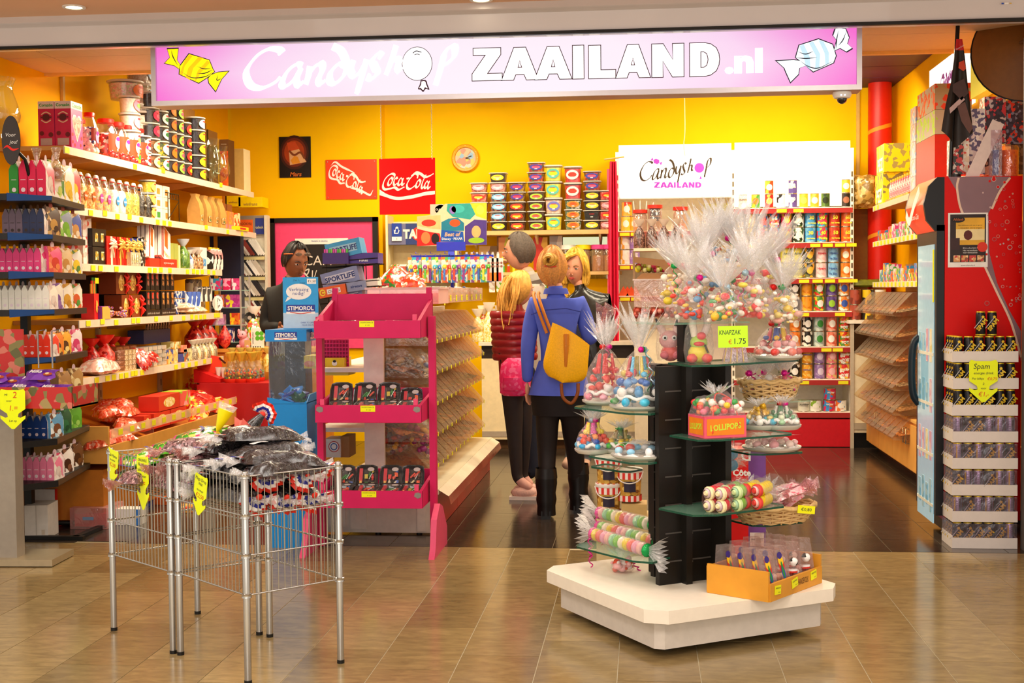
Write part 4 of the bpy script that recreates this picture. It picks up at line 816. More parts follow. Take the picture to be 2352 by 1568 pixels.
# --- top shelf
z=SZ[0]
def vase(px,X,z,r,h,label):
    b=MB();pr=[(r*.55,0),(r*.6,.006),(r*.22,.02),(r*.2,h*.12),(r*.5,h*.17),(r*.95,h*.32),(r,h*.42),(r*.9,h*.58),(r*.68,h*.8),(r*.70,h*.9),(r*.82,h)]
    b.lathe(pr,28,GLASS,cap=False);y=ly(px,X,400);return tag(ob('glass_vase',b,None,(X,y,z)),label,'vase','glass vases on the top shelf')
vase(-4,-3.66,z,.13,.36,'big flared glass vase at the near end of the top shelf')
cz=M('#c8185c',.4);cp=M('#e8488c',.4)
def corazon(b,X,w,h,d):
    b.rect(X@TR(0,h*.42,0),w,h*.16,M('#f0d8d4',.4),.0006);b.text('Corazón',X@TR(0,h*.42,0),M('#3ca028',.4),w=w*.8,off=.03,lift=.0014)
    hp=[(0,-.33),(.3,.02),(.36,.22),(.26,.33),(.1,.33),(0,.24),(-.1,.33),(-.26,.33),(-.36,.22),(-.3,.02)]
    b.quad([(x*w*1.12,y*h*.86-h*.06,.0008)for x,y in hp],WHITE,X);b.quad([(x*w*.98,y*h*.76-h*.06,.0014)for x,y in hp],PR(['#e8947c','#f0b4a0','#d8705c'],60),X)
    for sx,sy in((-.38,-.2),(-.38,-.36),(.38,-.25),(.3,-.4),(-.2,-.42),(.38,.1)):b.disc(X@TR(sx*w,sy*h,0),.011,.011,M('#d82c2c',.4),.001,10)
    Y=FM(-d/2,-w/2,h/2);b.rect(Y,d,h,M('#c01440',.4),.0006);b.rect(Y@TR(0,h*.42,0),d,h*.16,M('#d8b8ac',.4),.001);b.text('Corazón',Y@TR(0,h*.42,0),M('#2c8a28',.4),w=d*.85,off=.03,lift=.0016)
    b.disc(Y@TR(0,h*.16,0),d*.24,h*.075,M('#5a1014',.4),.0012,16);[b.quad([(s*d*.22,h*.16,.0012),(s*d*.34,h*.19,.0012),(s*d*.34,h*.13,.0012)],M('#5a1014',.4),Y)for s in(-1,1)]
    b.ribbon([(-d*.3,h*.22),(0,h*.27),(d*.3,h*.22)],.006,M('#d8b890',.4),Y,lift=.001);b.ribbon([(-d*.3,h*.1),(0,h*.05),(d*.3,h*.1)],.006,M('#d8b890',.4),Y,lift=.001)
    b.disc(Y@TR(-d*.28,-h*.18,0),d*.14,d*.14,M('#6a0c14',.4),.0012,12);b.disc(Y@TR(d*.28,-h*.21,0),d*.15,d*.15,M('#6a0c14',.4),.0012,12);b.rect(Y@TR(0,-h*.36,0),d*.72,h*.15,M('#b8988c',.4),.0012)
def cbox(x,lb):b=MB();b.box((-.05,0,.14),(.1,.16,.28),cp);corazon(b,FM(0,0,.14,90),.16,.28,.1);tag(ob('sweet_box',b,None,(x,7.62,z)),lb,'box','pink sweet boxes on the top shelf')
cbox(-3.392,'tall pink box with a heart window, beside the red lidded jars');cbox(-3.497,'tall pink box standing behind the heart window box at the shelf end')
def jar(r,h,fill,lab,lid='#d81c14',lb_in='#e888b0'):
    b=MB();b.lathe([(r*.95,0),(r,.012),(r,h*.55),(r*.93,h*.68),(r*.62,h*.86),(r*.55,h*.9),(r*.55,h*.93)],22,FLMC)
    c=MB();q=random.Random(int(r*1e4));cm=[M(x,.3,coat=.6)for x in fill]
    c.lathe([(r*.8,.004),(r*.86,.01),(r*.86,h*.60),(r*.5,h*.66)],16,BAGM(fill,38,.3,.6,.6))
    for i in range(46):a,zz=q.uniform(0,6.28),q.uniform(.012,h*.6);c.ball((r*.86*cos(a),r*.86*sin(a),zz),(.017,)*3,q.choice(cm),7,5)
    l=MB();l.lathe([(r*.6,h*.90),(r*.66,h*.90),(r*.66,h*.985),(r*.62,h)],22,M(lid,.3))
    o=MB();o.arc(r,h*.18,h*.62,-55,55,10,M(lab,.4),lift=.002);oval(o,r,h*.42,0,24,h*.16,M(lb_in,.4),.004);oval(o,r,h*.5,0,18,h*.05,M('#c81c8c',.4),.005);oval(o,r,h*.3,32,10,h*.1,M('#f0c840',.4),.004)
    return Kind('sweet_jar','jar',b,[('sweets',c),('lid',l),('label',o)])
J1,J2=jar(.052,.262,['#f0e4dc','#3c3c70','#d8ccc8','#e8dcd0'],'#8a2414'),jar(.082,.262,['#c81c1c','#f0d8d4','#a01420','#60283c','#e84848'],'#e8401c',lb_in='#f0a0a0')
J1.put('clear jar with a dark red label and small red lid, beside the pink boxes',(-3.45,7.93,z),0)
for k in range(4):J2.put(f'wide red lidded jar of lollipops, {ORD[k]} from the near end of the top shelf',(-3.475,8.24+.172*k,z),0,'lollipop jars on the top shelf')
J2.put('wide red lidded lollipop jar behind the others against the wall',(-3.66,8.22,z),0,'lollipop jars on the top shelf');J1.put('red lidded jar standing behind the tall pink boxes',(-3.62,7.78,z),0)
MAR,LICF=['#f0e6d8','#e8d8c4','#f4ece0','#d8c8b4'],['#181418','#2c2430','#0e0c10','#343040']
cols=[(300,-3.46,.07,.115,[(['#e8b020','#d89018','#f0c840'],'#f0b818','#2c8a3c'),(['#e8ccb8','#f0dcc8'],'#f090a8','#8ab85c'),(['#f0dcc8','#e8ccb8'],'#f090a8',None),(['#f0dcc8','#e8ccb8'],'#f090a8','#8ab85c')],'yellow and pink label'),
        (322,-3.46,.076,.107,[(LICF,'#f0ece4','#c82020'),(LICF,'#f0ece4','#c82020')],'white label black licorice'),
        (343,-3.46,.076,.107,[(['#7a4a20','#5c3418','#96602c'],'#f0e4b0','#e8b040'),(['#7a4a20','#5c3418','#96602c'],'#f0e4b0','#e8b040'),(LICF,'#c8244c','#e85c70'),(LICF,'#c8244c','#e85c70'),(LICF,'#e8641c',None)],'cream and crimson label'),
        (364,-3.46,.076,.107,[(['#58702c','#e8c020','#3c5020'],'#f0f0e8','#3c8a4c'),(['#58702c','#e8c020','#3c5020'],'#f0f0e8','#d8e0d8'),(LICF,'#f0f0e8','#2c7c3c'),(LICF,'#f0f0e8','#2c7c3c'),(LICF,'#2c8c8c',None)],'white and green label'),
        (386,-3.45,.068,.1,[(LICF,'#f07818',None)]*5,'orange label'),(403,-3.44,.066,.1,[(LICF,'#98d048','#e05870')]*5,'green label'),(421,-3.43,.064,.1,[(LICF,'#e8301c','#f0c820')]*4,'red label'),(447,-3.46,.085,.096,[(LICF,'#f0e020',None)]*4+[(LICF,'#b0dcdc',None)],'dark wide yellow label')]
for px,X,r,h,st,nme in cols:
    y=ly(px,X,400)
    for k,(f,l,inn)in enumerate(st):tub(r,h,f,l,0,inner=inn).put(f'round {nme} tub, {ORD[k]} from the bottom of its top shelf stack',(X,y,z+k*(h+.001)),0,'round tubs on the top shelf')
y=ly(305,-3.5,300)
for k in range(4):tub(.095,.19,MAR,'#8ab0e0',10,inner='#e8d860').put(f'tall tub of white marshmallows, {ORD[k]} from the bottom of the tallest stack',(-3.52,ly(322,-3.5,300)+.05,z+.216+k*.191),0,'marshmallow tubs on the top shelf')
tub(.12,.13,['#f0e0d0','#e8d0c0','#e8b0b0','#c8d0a0'],'#f07820',0,inner='#e85c1c').put('wide tub of pastel sweets with an orange label, on the pink label stack',(-3.55,ly(290,-3.55,300),z+.461),0)
tub(.10,.15,MAR,'#f090a8',0).put('wide white sweet tub behind the pink label stack',(-3.63,ly(292,-3.63,300),z),0)
tub(.10,.15,MAR,'#f090a8',0).put('wide white sweet tub on another one, behind the pink label stack',(-3.63,ly(292,-3.63,300),z+.151),0)
vase(485,-3.44,z,.09,.36,'first rounded glass vase from the near end, right of the dark tubs');vase(505,-3.46,z,.085,.33,'rounded glass vase standing behind the first one')
KR=M('#9a6c34',.6,var=.05)
LB('carton','brown carton at the wall behind the dark tubs, nearest of three','box',428,452,z,.60,KR,-3.6,.15,deco=lambda b,X,w,h,d:b.rect(X@TR(.05,-.0,0),.05,.05,M('#7c5226',.6),.001))
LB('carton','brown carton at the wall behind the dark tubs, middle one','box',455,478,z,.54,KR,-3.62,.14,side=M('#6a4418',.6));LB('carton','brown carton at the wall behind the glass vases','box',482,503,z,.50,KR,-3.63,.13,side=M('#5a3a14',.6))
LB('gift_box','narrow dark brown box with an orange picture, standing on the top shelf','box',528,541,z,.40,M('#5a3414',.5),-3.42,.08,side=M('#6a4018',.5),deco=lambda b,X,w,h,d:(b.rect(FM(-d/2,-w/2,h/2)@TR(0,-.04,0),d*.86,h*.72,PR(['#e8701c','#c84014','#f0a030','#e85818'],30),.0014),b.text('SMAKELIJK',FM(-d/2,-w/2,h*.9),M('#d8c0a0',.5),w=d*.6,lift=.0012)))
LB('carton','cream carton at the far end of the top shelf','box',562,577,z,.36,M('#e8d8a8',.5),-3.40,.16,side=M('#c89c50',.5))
# --- second shelf: swing top bottles and others
z=SZ[1]
def bottle(fill,lab,t):
    b=MB();b.lathe([(.034,0),(.038,.006),(.038,.14),(.03,.165),(.016,.19),(.014,.205)],16,FLMC,sq=4)
    c=MB();c.lathe([(.033,.004),(.0345,.01),(.0345,.13),(.026,.152)],16,BAGM(fill,75,.4,.4,.5),sq=4)
    s=MB();s.lathe([(.016,.205),(.016,.22),(.008,.225)],12,WHITE);s.tube([(.018,0,.18),(.02,0,.205),(.0,0,.226),(-.02,0,.205),(-.018,0,.18)],.0018,5,M('#cfcac0',.2,metal=1));s.lathe([(.0165,.2),(.0185,.203),(.0165,.206)],12,M('#e03c28',.4),cap=False)
    ps=[('contents',c),('swing_stopper',s)]
    if lab:l=MB();X=FM(.0385,0,.08,90);l.quad([(.026*cos(a),.032*sin(a),.001)for a in[rd(22.5+45*k)for k in range(8)]],M(lab,.4),X);l.text(t,X,WHITE,w=.042,lift=.002);ps.append(('label',l))
    return Kind('swing_top_bottle','bottle',b,ps)
FUD,SNO,MIN,GRN,DRO=bottle(['#e8a848','#f0c878','#d89030','#f0dca0'],'#c8501c','fudge'),bottle(['#f08868','#f0d868','#e8a8a0','#a8c888','#f0c0a0'],'#e83c8c','snoep'),bottle(['#f4f0e8','#e8e0d4','#fff8f0'],'#2c84c8','mint'),bottle(['#a8a030','#c8b848','#8a8428','#d8d070'],None,''),bottle(['#1c1816','#3a342c','#100c0c','#585048'],'#1c1a18','drop')
for i,(k,s)in enumerate([(FUD,'amber fudge bottle with an orange label'),(FUD,'amber fudge bottle with an orange label'),(SNO,'bottle of mixed sweets with a pink label'),(SNO,'bottle of mixed sweets with a pink label'),(MIN,'bottle of white mints with a blue label'),(MIN,'bottle of white mints with a blue label'),(GRN,'bottle of olive green sweets without label'),(GRN,'bottle of olive green sweets without label'),(DRO,'bottle of black licorice'),(DRO,'bottle of black licorice')]):
    k.put(f'{"first" if i % 2 == 0 else "second"} swing top {s}, front row',(-3.435,7.74+i*.118+(.0 if i<4 else .02),z),0,'swing top bottles on the second shelf');k.put(f'swing top {s}, back row, {ORD[i]} from near end',(-3.55,7.80+i*.118,z),0,'swing top bottles on the second shelf')
for k in range(3):tub(.058,.088,['#e8c028','#f0d050','#d8ac18'],'#f0d860',0).put(f'small pale tub of yellow sweets, {ORD[k]} from the bottom, beside the licorice bottles',(-3.44,ly(340,-3.44),z+k*.089),0,'yellow sweet tubs on the second shelf')
WB_=M('#efe6d2',.45)
for c in range(2):
    for k in range(3):LB('window_box',f'white window box, {ORD[k]} from the bottom of the {("nearer", "farther")[c]} stack','box',(356,376)[c],(374,391)[c],z+k*.083,.081,WB_,-3.42,.10,side=M('#e6dcc0',.5),deco=lambda b,X,w,h,d:b.rect(X@TR(.0,-.005,0),w*.4,h*.5,M(('#3c8a3c','#c88c3c')[(k+c)%2 if k==0 else 1],.4),.001),group='window boxes on the second shelf')
b=MB();bw_=M('#3a2c10',.4,metal=.6);y0,y1=ly(393),ly(418)
for y in(y0,y1):b.tube([(-3.40,y,z),(-3.40,y,z+.20),(-3.72,y,z+.24)],.004,6,bw_)
for zz in(.16,.2):b.tube([(-3.40,y0,z+zz),(-3.40,y1,z+zz)],.003,5,bw_)
for k in range(7):y=y0+(y1-y0)*k/6;b.tube([(-3.40,y,z+.16),(-3.40,y,z+.20)],.002,5,bw_)
b.tube([(-3.40,y0,z+.01),(-3.40,y1,z+.15)],.003,5,bw_);tag(ob('wire_stand',b),'empty dark wire stand between the window boxes and the kraft bags','wire stand')
def kraft(seed):
    b=MB();q=random.Random(seed);km=M('#c8964c',.6,var=.08,bump=.3,sc=25)
    pr=[(0,1),(.1,1.02),(.55,.95),(.75,.75),(.9,.42),(1,.3)]
    vs=[];n=5
    for zz,s in[(0,1),(.12,1.03),(.17,.8),(.215,.42),(.225,.4),(.245,.5)]:
        for cx_,cy_ in((1,-1),(1,1),(-1,1),(-1,-1)):vs.append((cx_*.05*s+q.uniform(-.004,.004),cy_*.055*(1 if zz<.2 else .95)+q.uniform(-.004,.004),zz))
    b.add(vs,[(k*4+i,k*4+(i+1)%4,k*4+4+(i+1)%4,k*4+4+i)for k in range(5)for i in range(4)]+[(3,2,1,0),(20,21,22,23)],km)
    l=MB();l.rect(FM(.0535,0,.06,90),.08,.05,PR(['#c8964c','#c8964c','#a83c28','#3c7c48','#f0e0c0'],90),.001);return Kind('kraft_bag','paper bag',b,[('print',l)])
KB=[kraft(k)for k in range(4)]
for k,px in enumerate((449,468,484,500)):KB[k].put(f'folded brown paper bag, {ORD[k]} from the near end of the second shelf row',(-3.44,ly(px,-3.44),z),R.uniform(-6,6),'kraft bags on the second shelf',.98)
for k,(a,c_)in enumerate(((510,523),(524,537),(538,545),(546,552))):
    LB('sweet_box',f'{("orange clear topped", "orange clear topped", "orange striped", "orange striped")[k]} box, {ORD[k]} right of the kraft bags','box',a,c_,z,(.15,.15,.13,.15)[k],PR([('#e88c30','#f0a848','#e87c50'),('#e85c1c','#f0d8a0')][k>1],30),-3.41,.09,group='orange boxes on the second shelf',deco=(lambda b,X,w,h,d:(b.rect(X@TR(0,-.05,0),w*.9,h*.22,M('#d87c8c',.4),.001),b.box((-d/2,0,h+.03),(d*.8,w*.8,.06),M('#8a4c20',.5))))if k<2 else None)
LB('sweet_box','small yellow box lying on the edge at the far end of the second shelf','box',545,571,z,.032,M('#f4d810',.45),-3.36,.06,deco=lambda b,X,w,h,d:b.rect(X,w*.5,h*.5,RED,.001))
for k,(x0,y0,x1,y1)in enumerate(((518,442,552,474),(548,452,602,476),(500,436,520,470))):pbox('carton',('bright yellow carton on top of the tobacco rack','longer bright yellow carton on top of the tobacco rack','orange brown carton behind the yellow cartons')[k],'box',x0,y0,x1,y1,11.55,.2,M(('#fce000','#fce000','#d8902c')[k],.5),tx('winfrans',M('#b08a3c',.5),.6,-.2)if k<2 else None)
# --- third shelf
z=SZ[2]
PW_=PR(['#f4e8e0','#f4e8e0','#e85850','#f0c0b8','#f4e8e0'],26)
for k,(h0,h)in enumerate(((0,.17),(.172,.17))):LB('popcorn_box',('lower','upper')[k]+' pink and white flared gift box at the near end of the third shelf','box',190,210,z+h0,h,PW_,-3.45,.1,group='flared gift boxes')
BKB=M('#1e1812',.4,var=.1)
for k in range(2):LB('sampler_box',('lower','upper')[k]+' black assortment box with small gold windows','box',212,243,z+k*.115,.11,BKB,-3.42,.1,group='black assortment boxes',deco=lambda b,X,w,h,d:[b.rect(X@TR(s*w*.22,0,0),w*.22,h*.5,PR(['#d8a030','#8a5c28','#e8d8b0','#6a7038'],80),.001)for s in(-1,1)])
RB_=M('#d81c14',.35)
def bow(b,X,w,h,c,s=1):
    b.rect(X,w*.2,h,c,.001)
    for k in range(7):a=rd(-20+36*k);b.tube([(0,h*.18,.004),(.035*s*cos(a),h*.18+.035*s*sin(a),.02),(.055*s*cos(a+.2),h*.18+.055*s*sin(a+.2),.006)],[.004,.011,.003],5,c,X)
    for k in(-1,1):b.tube([(0,h*.15,.004),(.02*k,-h*.08,.006),(.028*k,-h*.25,.004)],[.004,.006,.004],4,c,X)
for k,(a,c_,m,rb,lb)in enumerate(((244,266,'#d81c14','#f0dcc0','red gift box tied with a big cream bow'),(268,283,'#d81c14','#d8a848','first red gift box tied with gold ribbon'),(284,298,'#d81c14','#d8a848','second red gift box tied with gold ribbon'),(299,309,'#2c3c90','#d8b050','first blue gift box tied with gold ribbon'),(310,320,'#2c3c90','#d8b050','second blue gift box tied with gold ribbon'))):
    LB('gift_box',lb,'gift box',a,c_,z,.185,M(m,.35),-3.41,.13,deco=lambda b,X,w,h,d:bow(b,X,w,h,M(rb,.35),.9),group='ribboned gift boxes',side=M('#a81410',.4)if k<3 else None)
b=MB();y=ly(309,-3.38);b.box((-3.39,y,z+.045),(.03,.17,.09),FILM('#f4ecd0',.35,.7,20,milk=.7));[b.rect(FM(-3.372,y-.06+.04*k,z+.05,90),.02,.06,PR(['#f0e8d0','#c8a868'],120),.001)for k in range(4)];tag(ob('sweet_packet',b),'clear packet of pale sticks lying before the blue gift boxes','packet')
LB('sweet_bottle_box','tall black box with white swirl print beside the blue gift boxes','box',323,331,z,.20,PR(['#1c1814','#1c1814','#d8d0c8','#1c1814'],50),-3.40,.06);LB('sweet_bottle_box','tall white and orange spotted box beside the black swirl box','box',332,338,z,.19,PR(['#e8e0d0','#e87830','#6a6460','#e8e0d0'],50),-3.42,.06)
MW,MR=M('#f4ece0',.4),M('#b8201c',.4)
for k,(a,c_)in enumerate(((339,362),(364,402))):
    y0,y1=ly(a,-3.4),ly(c_,-3.4);w=y1-y0;b=MB();b.box((-.06,0,.03),(.12,w,.06),M('#e0341c',.4));X=FM(0,0,.03,90)
    if k:b.text('zeg het met een gebaar',X,MW,w=w*.6,lift=.001)
    t=tag(ob('chocolate_display',b,None,(-3.39,(y0+y1)/2,z)),('narrow','wide')[k]+' red tray of slanting white and red chocolate boxes','display box')
    for j in range(3):
        T=FM(-.02-j*.03,0,.165,90)@Matrix.Rotation(rd(-24),4,'Z')@Matrix.Rotation(rd(-8),4,'X');c=MB();c.box((0,0,-.012),(w*.62,.26,.022),MW,T);c.rect(T@TR(w*.02,.05,0),w*.2,.14,M('#d0601c',.4),.001);[c.rect(T@TR(-w*(.17+.08*s),0,0),w*.045,.25,MR,.001)for s in range(2)]
        if k and j==0:c.text('merci',T@TR(w*.05,-.075,0),M('#c89a3c',.4),w=w*.38,lift=.0014)
        ob('chocolate_box',c,t)
for k,(a,c_,h,m,lb)in enumerate(((388,398,.18,['#a8b050','#c8c878','#88903c'],'first pale green striped gift packet'),(399,408,.18,['#a8b050','#c8c878','#88903c'],'second pale green striped gift packet'),(409,413,.17,['#e8dca0','#c8b060'],'narrow cream twisted packet beside the green packets'))):LB('gift_packet',lb,'packet',a,c_,z,h,PR(m,14,kind='W',st=(1,1,.2)),-3.42,.08)
def conebag(name,lb,px,X,z,r,h,cols,top,tsc=40,tilt=0):
    b=MB();b.lathe([(r*.9,0),(r,h*.1),(r*.95,h*.5),(r*.35,h*.72),(r*.28,h*.76)],14,BAGM(cols,tsc,bump=.4));f=MB();f.lathe([(r*.28,h*.76),(r*.8,h*.92),(r*.95,h)],14,M(top,.3,alpha=.95),cap=False)
    return tag(ob(name,b,None,(X,ly(px,X),z),0,0,rd(tilt)),lb,'bag of sweets'),f
def CB(*a,**k):o,f=conebag(*a,**k);ob('gathered_top',f,o);return o
DLF=['#f0f0f0','#2c50a8','#e8e8f0','#f4f4f4','#3c60b0']
CB('sweet_bag','green based bag with a blue white striped scalloped top',420,-3.43,z,.05,.22,['#5c8a2c','#789c3c','#44701c'],'#dfe4f0');CB('sweet_bag','small bag with a white card, right of the striped top bag',433,-3.41,z,.035,.14,['#e8e4e0','#3c5ca8','#c8c8d0'],'#f0f0ec')
for k in range(2):CB('sweet_bag',('first','second')[k]+' bag of brown sticks with a folded white top',441+12*k,-3.43,z,.042,.15,['#7a5430','#a87848','#5c3c20','#c8a070'],'#f4ece4')
LB('milk_box','white box with blue print, right of the brown stick bags','box',458,474,z,.17,M('#f0ece4',.4),-3.42,.1,side=M('#dfd8cc',.4),deco=lambda b,X,w,h,d:b.rect(X@TR(0,-.03,0),w*.7,h*.35,PR(['#3c8cd0','#f0ece4','#5ca0d8'],40),.001))
for k in range(3):
    b=MB();b.prism([(-.04,0),(.04,0),(.04,.11),(0,.165),(-.04,.11)],-.035,.035,PR(['#f4f0e8','#1c1814','#f4f0e8','#e8a0a0'],22),FM(0,0,0,90));b.box((0,0,.168),(.012,.068,.02),M('#f0c830',.4));tag(ob('milk_carton',b,None,(-3.43,ly(482+8*k,-3.43),z)),f'cow patterned gable top carton, {ORD[k]} at the far end of the third shelf','carton','cow patterned cartons')
# --- fourth shelf
z=SZ[3]
for k,px in enumerate((215,252)):LB('gift_box',f'{("nearer", "farther")[k]} big plain black box at the back of the fourth shelf','box',px,px+34,z,.27,M('#120c0c',.35),-3.6,.14,deco=lambda b,X,w,h,d:b.text('a',X,M('#3a2420',.4),w=.03))
b=MB();b.box((0,0,.08),(.08,.12,.16),M('#d81c14',.35));[b.tube([(.02,-.05+.02*k,.15),(.02,-.05+.02*k,.22+.02*(k%3))],.008,6,M(('#e8a030','#d8301c','#4c8a30')[k%3],.4))for k in range(6)];b.disc(FM(.041,0,.08,90),.03,.04,PR(['#f0c040','#c8201c'],60),.001);tag(ob('sweet_packet',b,None,(-3.43,ly(203,-3.43),z),rd(10)),'bright red packet with printed fruit at the near end of the fourth shelf','packet')
b=MB();b.box((0,0,.04),(.09,.13,.08),M('#8a3ca0',.4));b.prism([(-.06,0),(.06,0),(.06,.06),(.02,.08),(-.06,.075)],.046,.05,M('#e8b050',.4),FM(0,0,0,90));tag(ob('open_carton',b,None,(-3.42,ly(223,-3.42),z)),'low purple and orange open carton of small bars','carton')
q=random.Random(3);b=MB();b.tube([(-.025,0,0),(-.01,0,0),(.01,0,0),(.025,0,0)],[.004,.011,.011,.004],7,BAGM(['#7c3cb0','#e8742c','#f0e8e0','#6a2ca0'],70,bump=.2));MN=Kind('mini_bar','chocolate',b)
for k in range(22):MN.put('small purple and orange wrapped chocolate heaped on the fourth shelf',(-3.44+q.uniform(-.05,.05),ly(247+q.uniform(-10,22),-3.44),z+.012+.06*q.random()*q.random()),q.uniform(0,180),'heap of purple wrapped chocolates')
def window_gift(b,X,w,h,d):
    b.disc(X,w*.28,h*.36,PR(['#d8a848','#f0d890','#b07828'],60),.001,14);b.rect(X@TR(w*.42,0,0),w*.10,h,RED,.002)
    for k in range(6):a=rd(60*k+15);b.tube([(w*.42,0,.003),(w*.42+.03*cos(a),.045*sin(a),.018),(w*.42+.045*cos(a),.07*sin(a),.004)],[.003,.010,.004],5,M('#e8281c',.35),X)
for k,(a,c_,zz)in enumerate(((276,296,0),(299,322,0),(264,288,.155),(290,315,.155))):LB('chocolate_gift_box',f'brown chocolate gift box with a red ribbon, {("lower near", "lower far", "upper near", "upper far")[k]} one','gift box',a,c_,z+zz,.15,M('#7a3410',.4),-3.42 if k<2 else-3.45,.12,side=M('#6a2c0c',.4),deco=window_gift,group='ribboned chocolate boxes')
for r in range(2):
    for k in range(6):LB('sweet_tube_box',f'black box with {("red", "orange")[k > 2]} picture, {ORD[k]} in the {("lower", "upper")[r]} row','box',333+10.5*k+3*(k>2),342+10.5*k+3*(k>2),z+.045+.135*r,.13,BKB,-3.42,.06,group='black picture boxes on the fourth shelf',deco=lambda b,X,w,h,d:(b.rect(X@TR(0,.01,0),w*.5,h*.65,PR([('#3a2420','#d8402c','#8a6a60'),('#3a2010','#e88c2c','#a07048')][k>2],70),.001),b.disc(X@TR(0,h*.36,0),w*.22,.008,M(('#e83c2c','#c89878')[k>2],.4),.002,8)))
for k in range(2):LB('display_tray',f'{("nearer", "farther")[k]} low black tray with white lettering under the picture boxes','tray',(333,367)[k],(365,401)[k],z,.042,M('#241c18',.4),-3.40,.09,deco=lambda b,X,w,h,d:b.text('zacht in de mond',X,M('#c8bcb0',.4),w=w*.85,h=.014))
for k,(px,zz)in enumerate(((405,0),(405,.06),(412,.12))):LB('delft_box',f'flat box with blue and white diagonal stripes, {ORD[k]} from the bottom','box',400,424,z+zz,.055,PR(DLF,40),-3.46,.1,group='delft striped boxes')
def roll(lb,px,X,zz,c,r=.028,h=.14):b=MB();b.lathe([(r,0),(r,h),(r*.8,h+.008)],14,PR(c,26,st=(1,1,.6)));tag(ob('sweet_tube',b,None,(X,ly(px,X),zz)),lb,'tube','sweet tubes at the far end of the fourth shelf')
for k in range(3):roll(f'blue and white diagonally striped tube, {ORD[k]} on the fourth shelf',430+10*k,-3.42,z+.02,DLF)
for k in range(3):roll(f'black and white patterned tube standing higher, {ORD[k]} on the fourth shelf',452+11*k,-3.45,z+.09,['#e8e4dc','#4c4440','#d8d0c4','#8a8078'],.036,.11)
for k in range(2):roll(f'brown and cream round wafer tin, {ORD[k]} behind the striped tubes',436+12*k,-3.55,z+.17,['#7a6a50','#c8b890','#5a4c38','#e0d4b8'],.045,.09)
b=MB();b.disc(FM(0,0,0,60),.055,.06,WHITE,0,18);b.disc(FM(0,0,0,60),.035,.04,PR(['#6a6864','#f0f0ec','#a8a4a0'],60),.001,16);b.box((-.005,0,0),(.008,.1,.11),WHITE);tag(ob('round_card',b,None,(-3.37,ly(497,-3.37),z+.075)),'round white card with a grey emblem at the far end of the fourth shelf','sign')
for k,(px,w)in enumerate(((425,.2),(447,.22),(420,.14))):b=MB();pillow(b,.12,w,.035,BAGM(['#f0dcc0','#e8b890','#f4e8d4','#e8c8a8'],45),k);tag(ob('sweet_bag',b,None,(-3.43,ly(px,-3.43),z+.02+.03*(k==2))),f'flat clear bag of pale pink sweets, {ORD[k]} on the fourth shelf','bag of sweets','pale sweet bags on the fourth shelf')
# --- fifth shelf
z=SZ[4]
CB('sweet_bag','large cellophane bag of red sweets tied with a red tail, nearest on the fifth shelf',236,-3.50,z,.065,.24,['#d81c1c','#f0403c','#a81014','#ff6a5a'],'#e8281c')
for k in range(4):CB('sweet_bag',f'red cellophane bag, {ORD[k + 1]} in the row on the fifth shelf',204+24*k,-3.56,z,.06,.22-.01*(k%2),['#d81c1c','#e83430','#a81014'],'#d8241c')
for k in range(3):CB('sweet_bag',f'big dark red cellophane bag, {ORD[k]} at the far end of the fifth shelf',442+17*k,-3.55,z,.085,.32,['#b01018','#d8241c','#8a0c10','#e83c30'],'#c8181c',22)
b=MB();pillow(b,.16,.34,.07,BAGM(['#f4d8cc','#f0b8a8','#f8ece0','#e8a898'],30),8);tag(ob('sweet_bag',b,None,(-3.42,ly(222,-3.42),z+.025)),'large clear bag of pink and white sweets at the near end of the fifth shelf','bag of sweets')
for r in range(6):
    for k in range(3):LB('chocolate_slab',f'brown wrapped slab, {ORD[k]} stack, {ORD[r]} layer from the bottom','chocolate',262+16*k,276+16*k,z+.026*r,.024,PR(['#7a4020','#8c4c28','#6a3418'],30),-3.48+.02*(r%2),.14,group='chocolate slab stacks')
for k in range(3):
    for r in range(4):LB('wafer_pack',f'pale clear wafer pack, {ORD[k]} stack, {ORD[r]} layer up','packet',281+9*k,289+9*k,z+.034*r,.032,BAGM(['#c8b088','#e8dcc0','#a88c60'],60,bump=.3),-3.41,.08,group='wafer pack stacks')
for k in range(5):b=MB();pillow(b,.17,.07,.03,BAGM(['#d8281c','#e83c2c','#f0e8e0','#c01814'],28),k+20);tag(ob('sweet_bag',b,None,(-3.41,ly(312+5*k,-3.41),z+.06+.012*(k%3)),rd(15*k),rd(20),rd(55-14*k)),f'narrow red and white bag, {ORD[k]} leaning on the fifth shelf','bag of sweets','narrow red bags on the fifth shelf')
SV=M('#cfc8bc',.25,metal=.35,var=.12,sc=50,bump=.5)
for k in range(5):
    for r in range(5):LB('silver_pack',f'silver foil pack, {ORD[k]} stack, {ORD[r]} layer up','packet',326+10.5*k,335+10.5*k,z+.028*r,.026,SV,-3.40-.01*((k+r)%2),.09,group='silver foil packs')
LB('display_tray','open dark blue display carton at the back of the fifth shelf','carton',325,386,z+.14,.10,M('#2c3868',.45),-3.60,.12)
for k in range(9):b=MB();b.box((0,0,.06),(.015,.03,.13),PR(['#8a6c48','#c8a878','#5c4428'],60));tag(ob('sweet_packet',b,None,(-3.64,ly(332+6*k,-3.64),z+.22),0,rd(-18)),f'flat brown packet, {ORD[k]} leaning in the dark blue carton','packet','packets in the dark blue carton')
